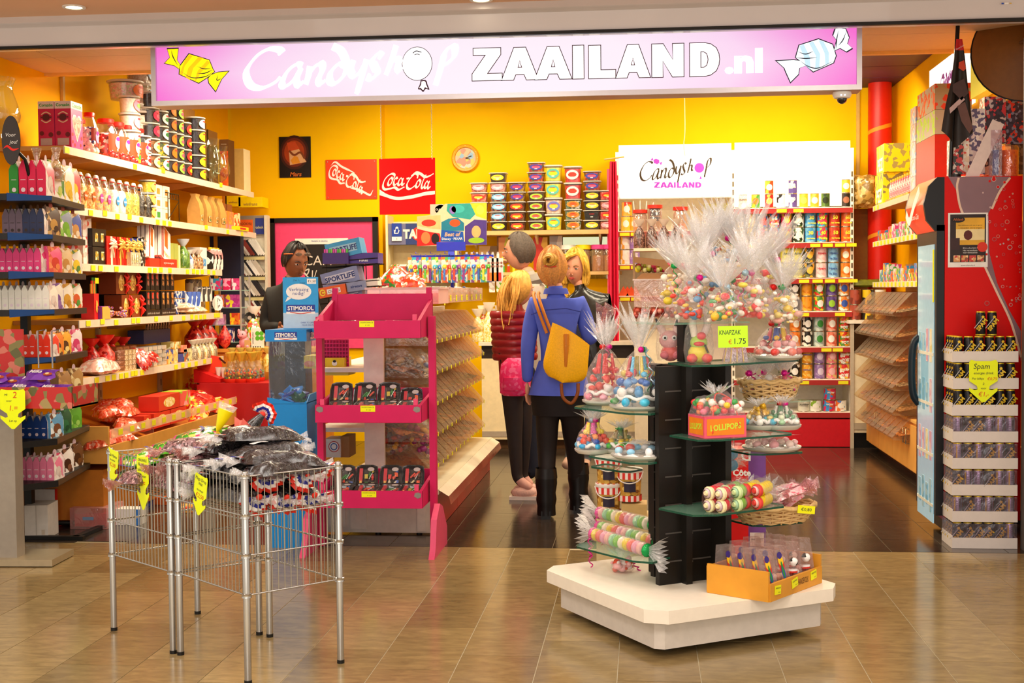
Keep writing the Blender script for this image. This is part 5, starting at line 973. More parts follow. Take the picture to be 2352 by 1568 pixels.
for k,(a,c_,h,m,zz)in enumerate(((380,392,.10,['#f0c878','#e8a850','#3c50a0'],0),(393,403,.10,['#f0c878','#e8b060','#f0e0b8'],0),(404,416,.06,['#2c3c8c','#34489c'],0),(417,428,.09,['#b05c30','#3c7088','#e8d0a0'],0),(429,436,.09,['#e8d8a0','#a8986c'],0),(392,410,.05,['#e8e0b0','#d8902c','#a89850'],.102),(411,424,.05,['#e87c60','#f0a088'],.07))):LB('sweet_packet',f'small printed packet, {("blue and sand", "sand", "dark blue", "rust", "cream", "cream topmost", "salmon topmost")[k]} coloured, far part of the fifth shelf','packet',a,c_,z+zz,h,PR(m,30),-3.40,.09,group='small packets on the fifth shelf')
for k in range(7):CB('sweet_bag',f'clear bag of {"pale dried sweets" if k % 2 else "grey brown sweets"}, {ORD[k]} at the far end of the fifth shelf',438+7.5*k,-3.41,z,.04,.15,[['#a8987c','#c8b898','#887458'],['#e8d8a0','#c8a850','#f0e8c8']][k%2],'#f0e8d8',60)
# ------------------------------------------------------------------ sloping wooden trays under the shelves
WD=M('#d89a44',.5,var=.08,sc=12);XT=-3.13
wt=TH('sloping_tray','long sloping wooden tray with a clear edge strip, under the left shelves','tray',((XT+XQ)/2,8.75,0));tx0,ty0=wt.location.x,8.75
tz=lambda X:.47+(XT-X)*.32
for nm,c,d,r in(('front_board',(XT-tx0,0,.50),(.02,2.75,.11),0),('end_board',(0,-1.37,.56),(XT-XQ,.02,.22),0),('end_board',(0,1.37,.56),(XT-XQ,.02,.22),0)):
    b=MB();b.box(c,d,WD);ob(nm,b,wt)
b=MB();b.quad([(XT-tx0,-1.37,tz(XT)),(XT-tx0,1.37,tz(XT)),(XQ-tx0,1.37,tz(XQ)),(XQ-tx0,-1.37,tz(XQ))],M('#c8781c',.55));b.box((0,.0,.26),(XT-XQ-.1,2.7,.30),M('#b86c18',.55));ob('base',b,wt)
STR=FILM('#ffe8c8',.35,.6,4,.1,.75,.05)
for k in range(2):
    b=MB();b.box((XT-tx0+.012,-1.37+1.375*(k+.5),.625),(.004,1.36,.055),STR);s=ob('edge_strip',b,wt)
    for j in range(7):ob('price_tag',tgm,s,(XT-tx0+.0145,-1.37+1.375*(k+.1+.13*j),.625))
for k in range(4):b=MB();b.box((0,-1.37+.7+.68*k,.52),(XT-XQ,.012,.13),FILM('#fff4e4',.1,.5,4));ob('divider',b,wt)
def popcorn(b,X,w,h,d):
    b.disc(X@TR(-.0,0,0),w*.28,h*.34,PR(['#f0d880','#e8b848','#fff0c0'],60),.001,14)
for k,(a,c_,h0,lb)in enumerate(((322,338,0,'nearest lower'),(345,382,0,'middle lower'),(384,420,0,'far lower'),(357,405,.105,'wide upper'))):LB('popcorn_box',f'red and white striped popcorn box, {lb} one in the sloping tray','box',a,c_,.555+h0,.10,PR(['#d8341c','#f0c888'],9,kind='W',st=(.01,6,.01)if k<3 else(.01,.01,8)),-3.22,.14,deco=popcorn,group='striped popcorn boxes')
LB('popcorn_box','pink and green end box beside the upper popcorn box','box',407,430,.66,.10,PR(['#e85c50','#a8c830','#f0a0a0'],12),-3.22,.14)
q=random.Random(9);RBG=[MB()for _ in range(3)]
pillow(RBG[0],.26,.14,.05,BAGM(['#e8281c','#f0b020','#d8201c','#f8e090'],28,bump=.4),1);pillow(RBG[1],.26,.14,.05,BAGM(['#d81c14','#e8402c','#b01010'],40,bump=.4),2);pillow(RBG[2],.24,.15,.05,BAGM(['#e8502c','#f07050','#d83a1c','#f0a080'],45,bump=.4),3)
RK=[Kind('sweet_bag','bag of sweets',b)for b in RBG]
for k in range(24):
    px=425+q.uniform(0,120);X=-3.2-q.uniform(0,.4);RK[k%2].put(f'{("yellow and red", "bright red")[k % 2]} sweet bag, {ORD[k // 2]} of its colour in the far sloping tray',(X,ly(px,X),tz(X)+.05+.05*q.random()+.02*(k>14)),q.uniform(0,180),'bags in the far sloping tray',rx=q.uniform(-15,15),ry=q.uniform(-20,10))
for k in range(9):
    px=212+q.uniform(0,75);X=-3.2-q.uniform(0,.3);RK[2].put(f'salmon red bag of sweets, {ORD[k]} heaped in the near sloping tray',(X,ly(px,X),tz(X)+.05+.07*(k>4)),q.uniform(0,180),'salmon bags in the near sloping tray',rx=q.uniform(-15,15))
p=PX(318,965,-3.25);b=MB();b.ball((0,0,.02),(.05,.04,.04),M('#f0d0b0',.4),9,6);b.tube([(0,0,.05),(.0,.0,.085)],[.012,.02],7,M('#f0e0d0',.3));tag(ob('sweet_bag',b,None,(-3.3,p.y,.555)),'small knotted bag of pale sweets in front of the popcorn boxes','bag of sweets')
for o in COL.objects:  # the wall unit and all it carries, set back to where the wall stands
    if o.name not in OLD and o.parent is None and o.type!='LIGHT':o.location=EYE+(Vector(o.location)-EYE)*1.05;o.scale=o.scale*1.05
# cartons and crates on the floor underneath
def floorbox(name,lb,cat,px0,px1,ybot,h,d,mat,deco=None,rz=0,side=None):
    p0,p1=PZ(px0,ybot,0),PZ(px1,ybot,0);w=p1.x-p0.x;b=MB();b.box((0,d/2,h/2),(w,d,h),mat)
    if side:b.rect(FM(w/2,d/2,h/2,90),d,h,side,.001)
    if deco:deco(b,FM(0,-.001,h/2),w,h,d)
    return tag(ob(name,b,None,((p0.x+p1.x)/2,(p0.y+p1.y)/2,0.001),rd(rz)),lb,cat)
floorbox('carton','white carton standing on the floor beside the grey pedestal','box',58,110,1238,.20,.2,M('#d8d0c4',.5),lambda b,X,w,h,d:(b.box((0,-.001,h/2),(.003,.004,h),M('#b8b0a4',.5)),b.rect(X@TR(.04,-.06,0),.02,.03,M('#c8b8a0',.5))),8)
floorbox('carton','red and white carton behind the white carton on the floor','box',70,128,1212,.24,.3,M('#c8c0b8',.5),None,0,M('#d8241c',.4));floorbox('carton','brown carton on the floor behind the clear lidded crate','box',168,240,1192,.28,.3,M('#a8682c',.6))
floorbox('storage_crate','low clear plastic crate of red goods on the floor','crate',160,246,1215,.13,.28,FILM('#f8c0b8',.35,.7,5,milk=.6),lambda b,X,w,h,d:(b.box((0,d/2,.05),(w*.85,d*.8,.08),M('#c83c34',.5)),b.rect(X,.07,.02,M('#7890b0',.4))))
floorbox('carton','blue carton of crunchy sweets with white lettering, on the floor','box',262,330,1168,.12,.25,M('#2c50b0',.4),lambda b,X,w,h,d:(b.rect(X@TR(-.02,0,0),w*.55,h*.45,WHITE,.001),b.text('CRUNCH',X@TR(-.02,0,0),M('#2c50b0',.4),w=w*.5,off=.03,lift=.002),b.rect(X@TR(0,-h*.42,0),w,h*.14,RED,.001)))
floorbox('carton','white carton with a blue end in front of the blue carton','box',262,322,1206,.10,.12,M('#e8e4dc',.4),lambda b,X,w,h,d:(b.rect(X@TR(w*.4,0,0),w*.2,h,M('#3c78c0',.4),.001),b.text('JB',X@TR(w*.4,0,0),WHITE,w=w*.12,lift=.002)))
floorbox('carton','flat orange carton lying behind the wire baskets','box',330,420,1160,.05,.2,M('#e0641c',.45),None,-15);floorbox('carton','flat carton with yellow and red print on the floor behind the baskets','box',385,450,1178,.03,.2,PR(['#e8a020','#d83c1c','#f0d890'],25),None,10)
# ------------------------------------------------------------------ black display stand of house shaped gift boxes
def pjx(p):d=Vector(p)-EYE;return 1176+FPX*d.dot(RT)/d.dot(FW)
DS=TH('display_stand','black display stand with curved shelves of gift boxes at the left edge','display stand',(-3.5,7.1,0))
DT=[PY(18,y,6.77).z for y in(444,535,624,712)]+[PY(197,y,7.74).z for y in(805,895,975,1062)]
PB_,PC_,PD_=PY(18,600,6.77),PY(122,600,6.99),PY(197,600,7.74)
pl_=[(-3.95,6.76),(PB_.x-.08,6.76),(PB_.x,6.77),(PC_.x,6.99),(PD_.x,7.74),(-3.95,7.74)]
pl_=[(x+3.5,y-7.1)for x,y in pl_];BLE=M('#16427c',.35,var=.04)
for i,z in enumerate(DT):
    s=ob('shelf',None,DS,(0,0,z));b=MB();b.prism(pl_,-.035,0,BLACK);ob('board',b,s)
    if i<5:b=MB();q=[pl_[2],pl_[3]];b.quad([(q[0][0],q[0][1],-.04),(q[1][0],q[1][1],-.024),(q[1][0],q[1][1],-.002),(q[0][0],q[0][1],.004)],BLE);b.v=[(x+.003,y-.003,zz)for x,y,zz in b.v];ob('blue_edge',b,s)
    else:b=MB();q=pl_[3:5];b.quad([(*q[0],-.03),(*q[1],-.03),(*q[1],0),(*q[0],0)],M('#3a3630',.3));b.v=[(x+.002,y,zz)for x,y,zz in b.v];ob('edge_strip',b,s)
b=MB();b.box((-.16,.35,1.0),(.045,.045,2.0),BLACK);ob('post',b,DS)
b=MB();b.box((0,.05,.012),(.42,.04,.022),BLACK);b.box((.16,.25,.012),(.04,.42,.022),BLACK);b.box((-.18,.25,.012),(.04,.42,.022),BLACK);b.tube([(-.2,.42,.03),(.05,.44,.03),(.13,.52,.03)],.014,6,BLACK);ob('base_frame',b,DS,(0,.22,0))
b=MB();p=PY(25,322,6.9);X=FM(p.x+3.5,p.y-7.1,p.z);b.disc(X,.053,.135,M('#3c3634',.4),.0,28);b.disc(FM(p.x+3.5,p.y-7.095,p.z),.053,.135,BLACK,0,28)
b.text('Voor',X@TR(-.003,.03,0),WHITE,w=.06,lift=.002,sk=.25);b.text('jou!',X@TR(.012,-.012,0),WHITE,w=.042,lift=.002,sk=.25)
b.ribbon([(-.045,-.045),(-.02,-.032),(.01,-.052),(.045,-.046)],.012,M('#e8281c',.4),X,lift=.002,taper=.3);b.tube([(p.x+3.53,p.y-7.09,p.z-.06),(p.x+3.555,p.y-7.05,p.z-.1),(p.x+3.555,p.y-7.0,p.z-.2)],.01,6,BLACK);ob('oval_sign',b,DS)
b=MB();b.box((0,0,0),(.002,.05,.035),TAGY);ob('price_tag',b,DS,(.20,.55,1.345+.185))
HK={}
def house(w,d,h,ca,cb,tab):
    k=(w,h,ca,tuple(cb))
    if k in HK:return HK[k]
    g=h*.74;A=M(ca,.4,var=.05);b=MB();X=FM(0,d/2,0)
    b.prism([(-w/2,0),(w/2,0),(w/2,g),(.004,h),(-.004,h),(-w/2,g)],0,d,A,X)
    pr=MB();P=PR(cb,34,.4);pr.quad([(w/2+.001,-d/2,0),(w/2+.001,d/2,0),(w/2+.001,d/2,g),(.006,d/2*.8,h),(.006,-d/2*.8,h),(w/2+.001,-d/2,g)],P)
    pr.disc(FM(w/2,0,g*.5,90),d*.28,g*.28,M(cb[1],.4),.002,12);pr.disc(FM(w/2,d*.15,g*.3,90),d*.16,g*.16,M(cb[2],.4),.003,10)
    t=MB();t.disc(FM(.008,-d*.05,h+.006,90),d*.14,h*.13,M(tab,.4),0,14);t.disc(FM(.006,-d*.05,h+.006,-90),d*.14,h*.13,A,0,14)
    e=MB();e.disc(FM(0,-d/2,h*.18),w*.22,w*.22,M(tab,.5),.001,10);e.box((0,-d/2-.001,g*.62),(w*.5,.001,.003),M(tab,.5))
    HK[k]=Kind('house_gift_box','gift box',b,[('printed_panel',pr),('tab',t),('emblem',e)]);return HK[k]
TN='highest second third fourth fifth sixth seventh lowest'.split()
ROWS=[(.058,.20,[(45,'green','#2c8a2c'),(66,'crimson','#d81848'),(86,'crimson','#d81848'),(106,'crimson','#d81848')],[(134,'green and white','#4c8a1c',('#f4efe8','#f0e8e0','#c8d860','#f4f0ea')),(158,'white with yellow fruit','#f0e8e0',('#f4efe8','#f0c830','#e8b820','#f8f4ea')),(178,'white and red edged','#d82c30',('#f4efe8','#f0c830','#f8f4ea','#e8d890'))]),
    (.042,.145,[(24,'mauve','#6c5864'),(39,'mauve','#6c5864'),(54,'mauve','#6c5864'),(70,'navy','#2c3250'),(86,'navy','#2c3250'),(103,'navy','#2c3250')],[(124,'brown chocolate print','#4c2c14',('#6c3c18','#c89848','#3c200c','#e8d0a0')),(152,'white with green leaf print','#8890a8',('#f0ece4','#78b42c','#8cc83c','#f4f0e8')),(176,'white and blue edged nut print','#3c4c9c',('#f0e8e0','#c89050','#e8d0b0','#a03020'))]),
    (.044,.135,[(-4,'bright pink','#e03c78'),(14,'bright pink','#e03c78'),(30,'bright pink','#e03c78'),(46,'bright pink','#e03c78'),(62,'bright pink','#e03c78'),(78,'bright pink','#e03c78'),(94,'bright pink','#e03c78')],[(128,'pink and orange printed','#e84c80',('#e8643c','#d83c28','#f08848','#e85430')),(152,'beige with nut print','#d8b888',('#e8d4b0','#c89048','#f0e0c0','#d8a860')),(176,'white with confetti print','#d8d0c8',('#f0ece0','#e8c830','#5c8a3c','#c85c8c'))]),
    (.042,.135,[(3,'cream white','#ece6d6'),(18,'cream white','#ece6d6'),(33,'cream white','#ece6d6'),(48,'cream white','#ece6d6'),(63,'cream white','#ece6d6'),(79,'cream white','#ece6d6'),(95,'cream white','#ece6d6'),(111,'cream white','#ece6d6')],[(132,'cream with purple bar print','#e8e0d0',('#f0e8da','#7c4c98','#9468b0','#f4ecdc')),(155,'cream with gold print','#e8e0d0',('#f0e8da','#d8a030','#c88c28','#f4ecdc')),(176,'cream with flower print','#e8e0d0',('#f0e8da','#d85c2c','#5c9a3c','#e8b83c'))]),
    (.042,.125,[(62,'scarlet','#e0341c'),(78,'scarlet','#e0341c'),(95,'scarlet','#e0341c'),(111,'scarlet','#e0341c')],[(132,'orange with stick print','#e8801c',('#f0982c','#5c3414','#f0b84c','#e8901c')),(150,'yellow with almond print','#e8a828',('#f0c848','#5c3414','#f8e08c','#e0a020')),(176,'white with pink petal print','#e0d0d0',('#f4e4e8','#d83c70','#e87c9c','#f8f0f0'))]),
    (.05,.13,[],[(150,'plain brown kraft','#9c7040',('#b08048','#c89858','#8c6034','#b08850')),(178,'brown kraft with seed print','#a87c44',('#c8a468','#e8d4a0','#8c6034','#d8b878'))]),
    (.042,.125,[(52,'deep blue','#1c3c7c'),(68,'deep blue','#1c3c7c'),(84,'deep blue','#1c3c7c'),(100,'deep blue','#1c3c7c')],[(126,'pale blue and brown printed','#5c98c0',('#b0d4e4','#7c4c2c','#e8f0f0','#5ca0c8')),(150,'dark green','#1c5030',('#24603a','#2c7044','#1c5030','#347c4c')),(174,'leaf green','#5ca02c',('#78b83c','#5ca02c','#a0d060','#4c9024'))]),
    (.044,.13,[(50,'rose pink','#e07898'),(65,'rose pink','#e07898'),(81,'rose pink','#e07898'),(97,'rose pink','#e07898'),(113,'rose pink','#e07898')],[(134,'white with pink ribbon print','#e8d8d8',('#f0e4e0','#d84c70','#5c3c2c','#f4ece8')),(156,'white with chocolate slice print','#e8e0d8',('#f0e8e0','#4c2818','#8c5c40','#f4ece4')),(178,'brown and white bean print','#6c4420',('#f0e8dc','#4c2c14','#7c4c24','#e8dccc'))])]
for i,(w,h,rw,br)in enumerate(ROWS):
    cnt={}
    for px,nm_,c in rw:
        cnt[nm_]=cnt.get(nm_,0)+1;p=PY(px,600,7.03);house(w,.11,h,c,('#f0e8e0','#e8d8d0','#e0c8c0','#f4f0ea'),'#e8d4d8' if i!=1 else '#3a2c28').put(f'{nm_} gift box, {ORD[cnt[nm_] - 1]} of its colour, {TN[i]} black shelf',(p.x,7.04,DT[i]),0,f'gift boxes on the {TN[i]} black shelf')
    for px,nm_,c,pc in br:
        t=.1
        for k in range(60):
            t=k/60;x,y=PC_.x-.03+(PD_.x-PC_.x)*t,7.06+.62*t
            if pjx((x,y,DT[i]))>px:break
        house(w,.13,h*1.1,c,pc,'#e8c8d0' if i!=1 else '#8c2c24').put(f'gift box, {nm_}, curved end of the {TN[i]} black shelf',(x-w/2,y,DT[i]),-8,f'printed gift boxes on the {TN[i]} black shelf')
for k,px in enumerate((85,130)):b=MB();b.lathe([(.045,0),(.05,.05),(.012,.12),(.03,.19)],12,FILM('#f0d8b0',.3,.7,20,milk=.4));b.ball((0,0,.045),(.035,.035,.035),M('#b88030',.5),8,6);p=PY(px,400,7.2);tag(ob('sweet_bag',b,None,(p.x,7.2,DT[0]+.1)),f'clear bag of nuts tied at the top, {ORD[k]} behind the highest gift boxes','bag of sweets')
# ------------------------------------------------------------------ grey pedestal with a flowered box of chocolate bars
PG=M('#a39a8c',.35,metal=.4,var=.05)
t=TH('pedestal','grey metal pedestal with a wide foot plate at the left edge','pedestal',(PY(36,1100,6.66).x-.24,6.70,0))
b=MB();b.box((0,0,.44),(.48,.09,.84),PG);ob('column',b,t);b=MB();b.box((.12,.04,.022),(.66,.30,.035),M('#b8a888',.3,metal=.5),TR(0,0,0,3));ob('foot_plate',b,t)
def floral(h='#b8201c'):return PR([h,h,'#7c7440',h,'#a08c54',h,'#5c5a30','#c8705c'],24,.4)
FX=PY(165,900,6.42).x-.285;FZ=PY(100,938,6.42).z
t=TH('flower_box','red flower patterned open box on the grey pedestal, full of chocolate bars','box',(FX,6.58,FZ));FB=floral()
b=MB();b.box((0,-.16,.055),(.57,.01,.11),FB);b.box((.28,0,.055),(.01,.32,.11),FB);b.box((-.28,0,.055),(.01,.32,.11),FB);b.box((0,0,.005),(.57,.32,.01),FB);ob('box_body',b,t)
p0=PY(52,740,6.74);b=MB();b.box((-.12-.07,.165,.20),(.19,.012,.40),FB);o=ob('back_board',b,t,(p0.x-FX+.095,0,0));
for px in(84,116):p=PY(px,760,6.72);b=MB();b.tube([(0,0,-.2),(0,0,.0),(.05,-.01,.008)],.0045,7,CHR);b.tube([(.05,-.01,.008),(.05,-.01,-.004)],.0045,6,CHR);ob('hook_rod',b,t,(p.x-FX,.155,(p.z-FZ)))
PU=BAGM(['#6a2c9c','#7a3cb0','#5c2088','#7434a4'],18,.3,.8,.3)
b=MB();pillow(b,.165,.09,.016,PU,3,nu=8,nv=4,flat=.6);l=MB();l.text('Milka',TR(-.025,.005,.018),WHITE,w=.07,off=.02,sk=.25);l.disc(TR(.05,-.015,.0165),.026,.014,M('#b0522c',.4),.0,12);l.disc(TR(.045,-.01,.0165),.012,.009,M('#e8c890',.4),.001,8);MK=Kind('chocolate_bar','chocolate',b,[('print',l)])
for i,(x,y,zz,a)in enumerate([(-.19,-.09,.05,5),(-.02,-.09,.05,-4),(.15,-.09,.05,3),(-.19,.06,.06,-5),(-.02,.06,.06,4),(.14,.06,.06,-3),(-.2,-.05,.09,-4),(-.01,-.07,.095,6),(.14,-.06,.09,-6),(-.17,.03,.125,4),(.0,.02,.13,3),(.05,-.01,.165,-4),(-.22,-.02,.15,8)]):
    MK.put(f'purple wrapped chocolate bar, {ORD[i]} from the bottom of the flowered box',(FX+x,6.58+y,FZ+zz),a,'chocolate bars in the flowered box',rx=34)
p=PY(28,893,6.38);b=MB();X=FM(0,0,0);arrow_sign(b,X,.135,.205);o=tag(ob('arrow_price_card',b,None,(p.x,6.38,p.z)),'large yellow arrow price card in front of the flowered box','price card')
b=MB();[b.text(s,X@TR(dx,-dy,0),c,w=w,lift=.0012,sk=.12)for s,dx,dy,w,c in(('MI',-.035,.03,.014,INK),('2',.012,.03,.02,RINK),('voor',-.02,.062,.03,INK),('1.=',.005,.098,.04,RINK),('Let op',0,.165,.04,INK))];ob('handwriting',b,o)
# ------------------------------------------------------------------ far end beyond the shelves: dark cabinet, rack, counter, red cloth table
pbox('dark_cabinet','tall dark blue cabinet panel beyond the end of the shelves','cabinet',444,790,556,533,11.75,.1,M('#1c2440',.5,var=.05),lambda b,X,w,h,d:b.box((w*.0-.01,-.004,h/2),(.035,.01,h),M('#c89a1c',.5)))
pbox('awning_board','bright pink board with a white strip seen between the shelves','sign',370,556,428,536,11.7,.03,M('#f04c80',.5),lambda b,X,w,h,d:(b.rect(X@TR(0,-h*.32,0),w,h*.36,M('#e8e0d0',.5),.001),b.text('PINNEN',X@TR(-w*.22,-h*.32,0),INK,w=w*.3,lift=.002)))
t,fn,X,w,h=plate('tobacco_rack','narrow tobacco rack with slanting packs against the yellow wall','rack',556,495,612,1030,12.02,M('#e8e0cc',.5),.1)
b=MB();b.box((0,-.02,h/2-.09),(w,.05,.18),M('#8c8478',.5));b.rect(X@TR(-w*.18,h/2-.10,.045),w*.5,.125,M('#e8641c',.5),.001);b.rect(X@TR(w*.3,h/2-.1,.045),w*.3,.15,M('#2c3c8c',.5),.001);b.text('ROOKVRIJ',X@TR(-w*.18,h/2-.08,.046),M('#4c2c10',.5),w=w*.4,h=.03,lift=.001);b.text('tabak',X@TR(w*.3,h/2-.11,.046),M('#e8e08c',.5),w=w*.28,lift=.002);ob('header_board',b,t)
for s in(-1,1):b=MB();b.box((s*(w/2+.01),-.02,0),(.025,.1,h),M('#d8d0bc',.4));ob('upright',b,t)
q=random.Random(4);b=MB();cm=[M(c,.4)for c in('#e8e4dc','#2c2a30','#c8beb0','#8a3c34','#f0ece4')]
for r in range(5):
    for k in range(9):b.box((0,0,0),(.02,.06,.17),q.choice(cm),TR(-w*.4+k*w*.088,-.05,h/2-.30-r*.19,0,0,-35))
    b.box((0,-.06,h/2-.40-r*.19),(w,.02,.03),M('#d8cc90',.4))
tag(ob('packs',b,t),kind='stuff')
CW=M('#d8852c',.5,var=.06)
t=TH('counter','orange wooden counter at the far end of the left shelves','counter',(-3.2,11.15,0));b=MB();b.box((-.05,0,.47),(1.0,.5,.94),CW);ob('body',b,t);b=MB();b.box((-.04,0,.955),(1.04,.54,.03),M('#e09a40',.4));ob('top',b,t);CZ=.97
t=TH('glass_cabinet','small glass display cabinet of sweet boxes on the orange counter','cabinet',(PY(522,790,11.0).x,11.1,CZ));gx=t.location.x;gw,gh=.27,.60
b=MB();b.box((0,0,.02),(gw+.02,.30,.04),BLACK);ob('base',b,t)
for k in range(4):b=MB();b.box((0,0,0),(gw,.26,.006),M('#b8e0d4',.1,alpha=.5));ob('glass_shelf',b,t,(0,0,.05+k*.15))
for x,y in((-1,-1),(1,-1),(1,1),(-1,1)):b=MB();b.box((x*gw/2,y*.13,gh/2+.02),(.012,.012,gh),M('#c8c4bc',.3,metal=.6));ob('post',b,t)
b=MB();b.rect(FM(gw/2,0,gh/2+.03,90),.26,gh,FLMC);ob('side_pane',b,t)
for k,(x,r,w,h,m,lb)in enumerate(((-.10,3,.09,.10,['#e83c80','#f4f0f0','#3ca8d8'],'pink white and blue'),(.0,3,.07,.10,['#d81c58','#f0a0c0'],'magenta'),(.08,3,.07,.10,['#e84c8c','#f0e0e8','#c83070'],'pale magenta'),(-.07,2,.09,.11,['#e8701c','#e83c1c','#d8b0d0'],'orange'),(.05,2,.13,.11,['#b02c8c','#e8d030','#c84c9c'],'purple and yellow'),(-.08,1,.11,.09,['#d8a0d0','#f0e0e8','#c888b8'],'lilac'),(.06,1,.08,.10,['#e8781c','#f0c820','#d84020'],'orange yellow'),(.0,0,.10,.12,['#2c3c8c','#b02030','#f0ece4'],'navy and red'))):
    b=MB();b.box((0,0,h/2),(w*.92,.06,h),PR(m,34));tag(ob('sweet_box',b,None,(gx+x,11.04,CZ+.054+r*.15)),f'{lb} sweet box on a glass shelf of the small cabinet','box','boxes in the glass cabinet')
p=PY(512,770,10.88);b=MB();b.lathe([(.01,0),(.05,.04),(.06,.10),(.02,.17),(.01,.2)],10,BAGM(['#d81c24','#a81018','#f04c40'],40));tag(ob('sweet_bag',b,None,(p.x,10.93,CZ)),'dark red cellophane bag in front of the small glass cabinet','bag of sweets')
p=PY(562,795,10.95);PKP=M('#f0a0a8',.8,var=.08,sc=40);t=TH('plush_pig','pink plush pig sitting on the orange counter','toy',(p.x,10.95,CZ))
b=MB();b.ball((0,0,.05),(.05,.045,.055),PKP,12,8);b.ball((-.015,-.02,.115),(.042,.04,.04),PKP,12,8);b.ball((-.02,-.06,.108),(.016,.01,.013),M('#e88890',.8),8,6);[b.ball((-.015+s*.032,-.01,.15),(.012,.01,.02),PKP,7,5)for s in(-1,1)];[b.ball((s*.04,-.045,.018),(.02,.03,.018),PKP,8,5)for s in(-1,1)];[b.ball((-.017+s*.018,-.055,.125),(.005,)*3,BLACK,6,4)for s in(-1,1)];ob('body',b,t)
b=MB();b.box((.02,-.07,.04),(.05,.004,.07),M('#c8985c',.6),TR(0,0,0,20));ob('label_tag',b,t)
for k in range(3):b=MB();p=PY(573,795,11.15);b.lathe([(.05,-.03),(.05,.03)],16,BLACK,FM(0,0,0));b.disc(FM(0,-.031,0),.018,.018,M('#a8a098',.4),.001,10);tag(ob('ribbon_roll',b,None,(p.x,11.2,CZ+.055+.102*k)),f'black roll of licorice ribbon, {ORD[k]} from the bottom, beside the plush pig','roll','black ribbon rolls')
CB('sweet_bag','tall bouquet bag of mixed bright sweets behind the plush pig',0,-2.0,0,.07,.34,['#e8c830','#e84c3c','#f4f0e8','#5ca83c','#f08040'],'#f4f0ec',34).location=(PY(583,740,11.2).x,11.2,CZ+.02)
b=MB();p=PY(592,795,10.93);b.box((0,0,.09),(.10,.05,.17),M('#f0ece0',.4));X=FM(0,-.026,.09);[b.disc(X@TR(.025+.018*sx,.02+.02*sy,0),.02,.02,M('#5cb82c',.4),.0012,10)for sx in(-1,1)for sy in(-1,1)];b.text('VOOR JOU',X@Matrix.Rotation(pi/2,4,'Z')@TR(0,.03,0),INK,w=.1,lift=.0012);[b.disc(X@TR(-.03+.02*k,-.075,0),.006,.006,INK,.001,8)for k in range(4)];tag(ob('gift_box',b,None,(p.x,10.93,CZ)),'white box with a green clover on the orange counter','gift box')
RC=M('#b01418',.6,var=.06,sc=6)
t=TH('cloth_table','table under a dark red cloth holding egg bags, beyond the left shelves','table',(-3.27,10.48,0));TZ=.72
b=MB();b.grid(lambda u,v:(-.33+.66*u,-.23-.015*sin(u*24)*(1-v),v*TZ),30,4,RC);b.grid(lambda u,v:(.33+.015*sin(u*18)*(1-v),-.23+.46*u,v*TZ),20,4,RC);b.box((0,0,TZ-.005),(.66,.46,.01),RC);ob('cloth',b,t)
def eggbag():
    b=MB();b.lathe([(.045,0),(.06,.03),(.058,.09),(.03,.14),(.02,.17)],14,FILM('#f8e8c0',.1,.5,20,milk=.4));c=MB();q=random.Random(2);cm=[M(x,.2,metal=.4)for x in('#d82c1c','#2c60b0','#e8b828','#3c9a3c','#d8602c','#5c8cc8')]
    for k in range(34):a,r=q.uniform(0,6.28),.048*q.random()**.5;c.ball((r*cos(a),r*sin(a),q.uniform(.014,.10)),(.011,.011,.014),cm[k%6],7,5)
    d=MB();d.lathe([(.05,0),(.062,.03),(.062,.02),(.05,-.002)],14,RED,cap=False);f=MB();f.lathe([(.02,.17),(.04,.22),(.046,.24)],14,M('#e8b840',.3,metal=.3),cap=False);return Kind('egg_bag','bag of sweets',b,[('eggs',c),('cup',d),('gold_top',f)])
EB=eggbag()
for k,(px,Y)in enumerate(((531,10.33),(555,10.34),(580,10.35),(540,10.48),(566,10.5),(592,10.5))):EB.put(f'bag of foil eggs with gold top, {ORD[k % 3]} in the {("front", "back")[k > 2]} row',(PY(px,880,Y).x,Y,TZ+.002),0,'egg bags on the red cloth')
for k in range(7):CB('sweet_bag',f'bag of golden popcorn, {ORD[k]} in the row behind the egg bags',0,-2,0,.04,.2,['#e8c050','#f0d880','#d8a030'],'#e8c860',60).location=(-3.42+.075*k,10.62,TZ+.07)
b=MB();b.prism([(-.11,0),(.11,0),(.11,.03),(-.11,.11)],-.07,.07,M('#c81818',.4),FM(0,0,0));b.quad([(-.13,.072,.11),(.10,.072,.04),(.06,.10,.20),(-.16,.10,.24)],M('#e0341c',.4));b.box((-.05,.094,.18),(.07,.004,.015),M('#4c1408',.4),TR(0,0,0,0,0,40));tag(ob('display_box',b,None,(PY(482,880,10.36).x,10.36,TZ+.002)),'open red display box of wrapped bars on the red cloth','display box')
for k in range(3):b=MB();b.lathe([(.012,0),(.026,.09)],10,WHITE);b.disc(TR(0,0,.091),.02,.02,M('#3c8a50',.4),0,10);tag(ob('cone_cup',b,None,(PY(502+12*k,870,10.42).x,10.42,TZ+.03)),f'white paper cone with a green dot, {ORD[k]} behind the red display box','cone')
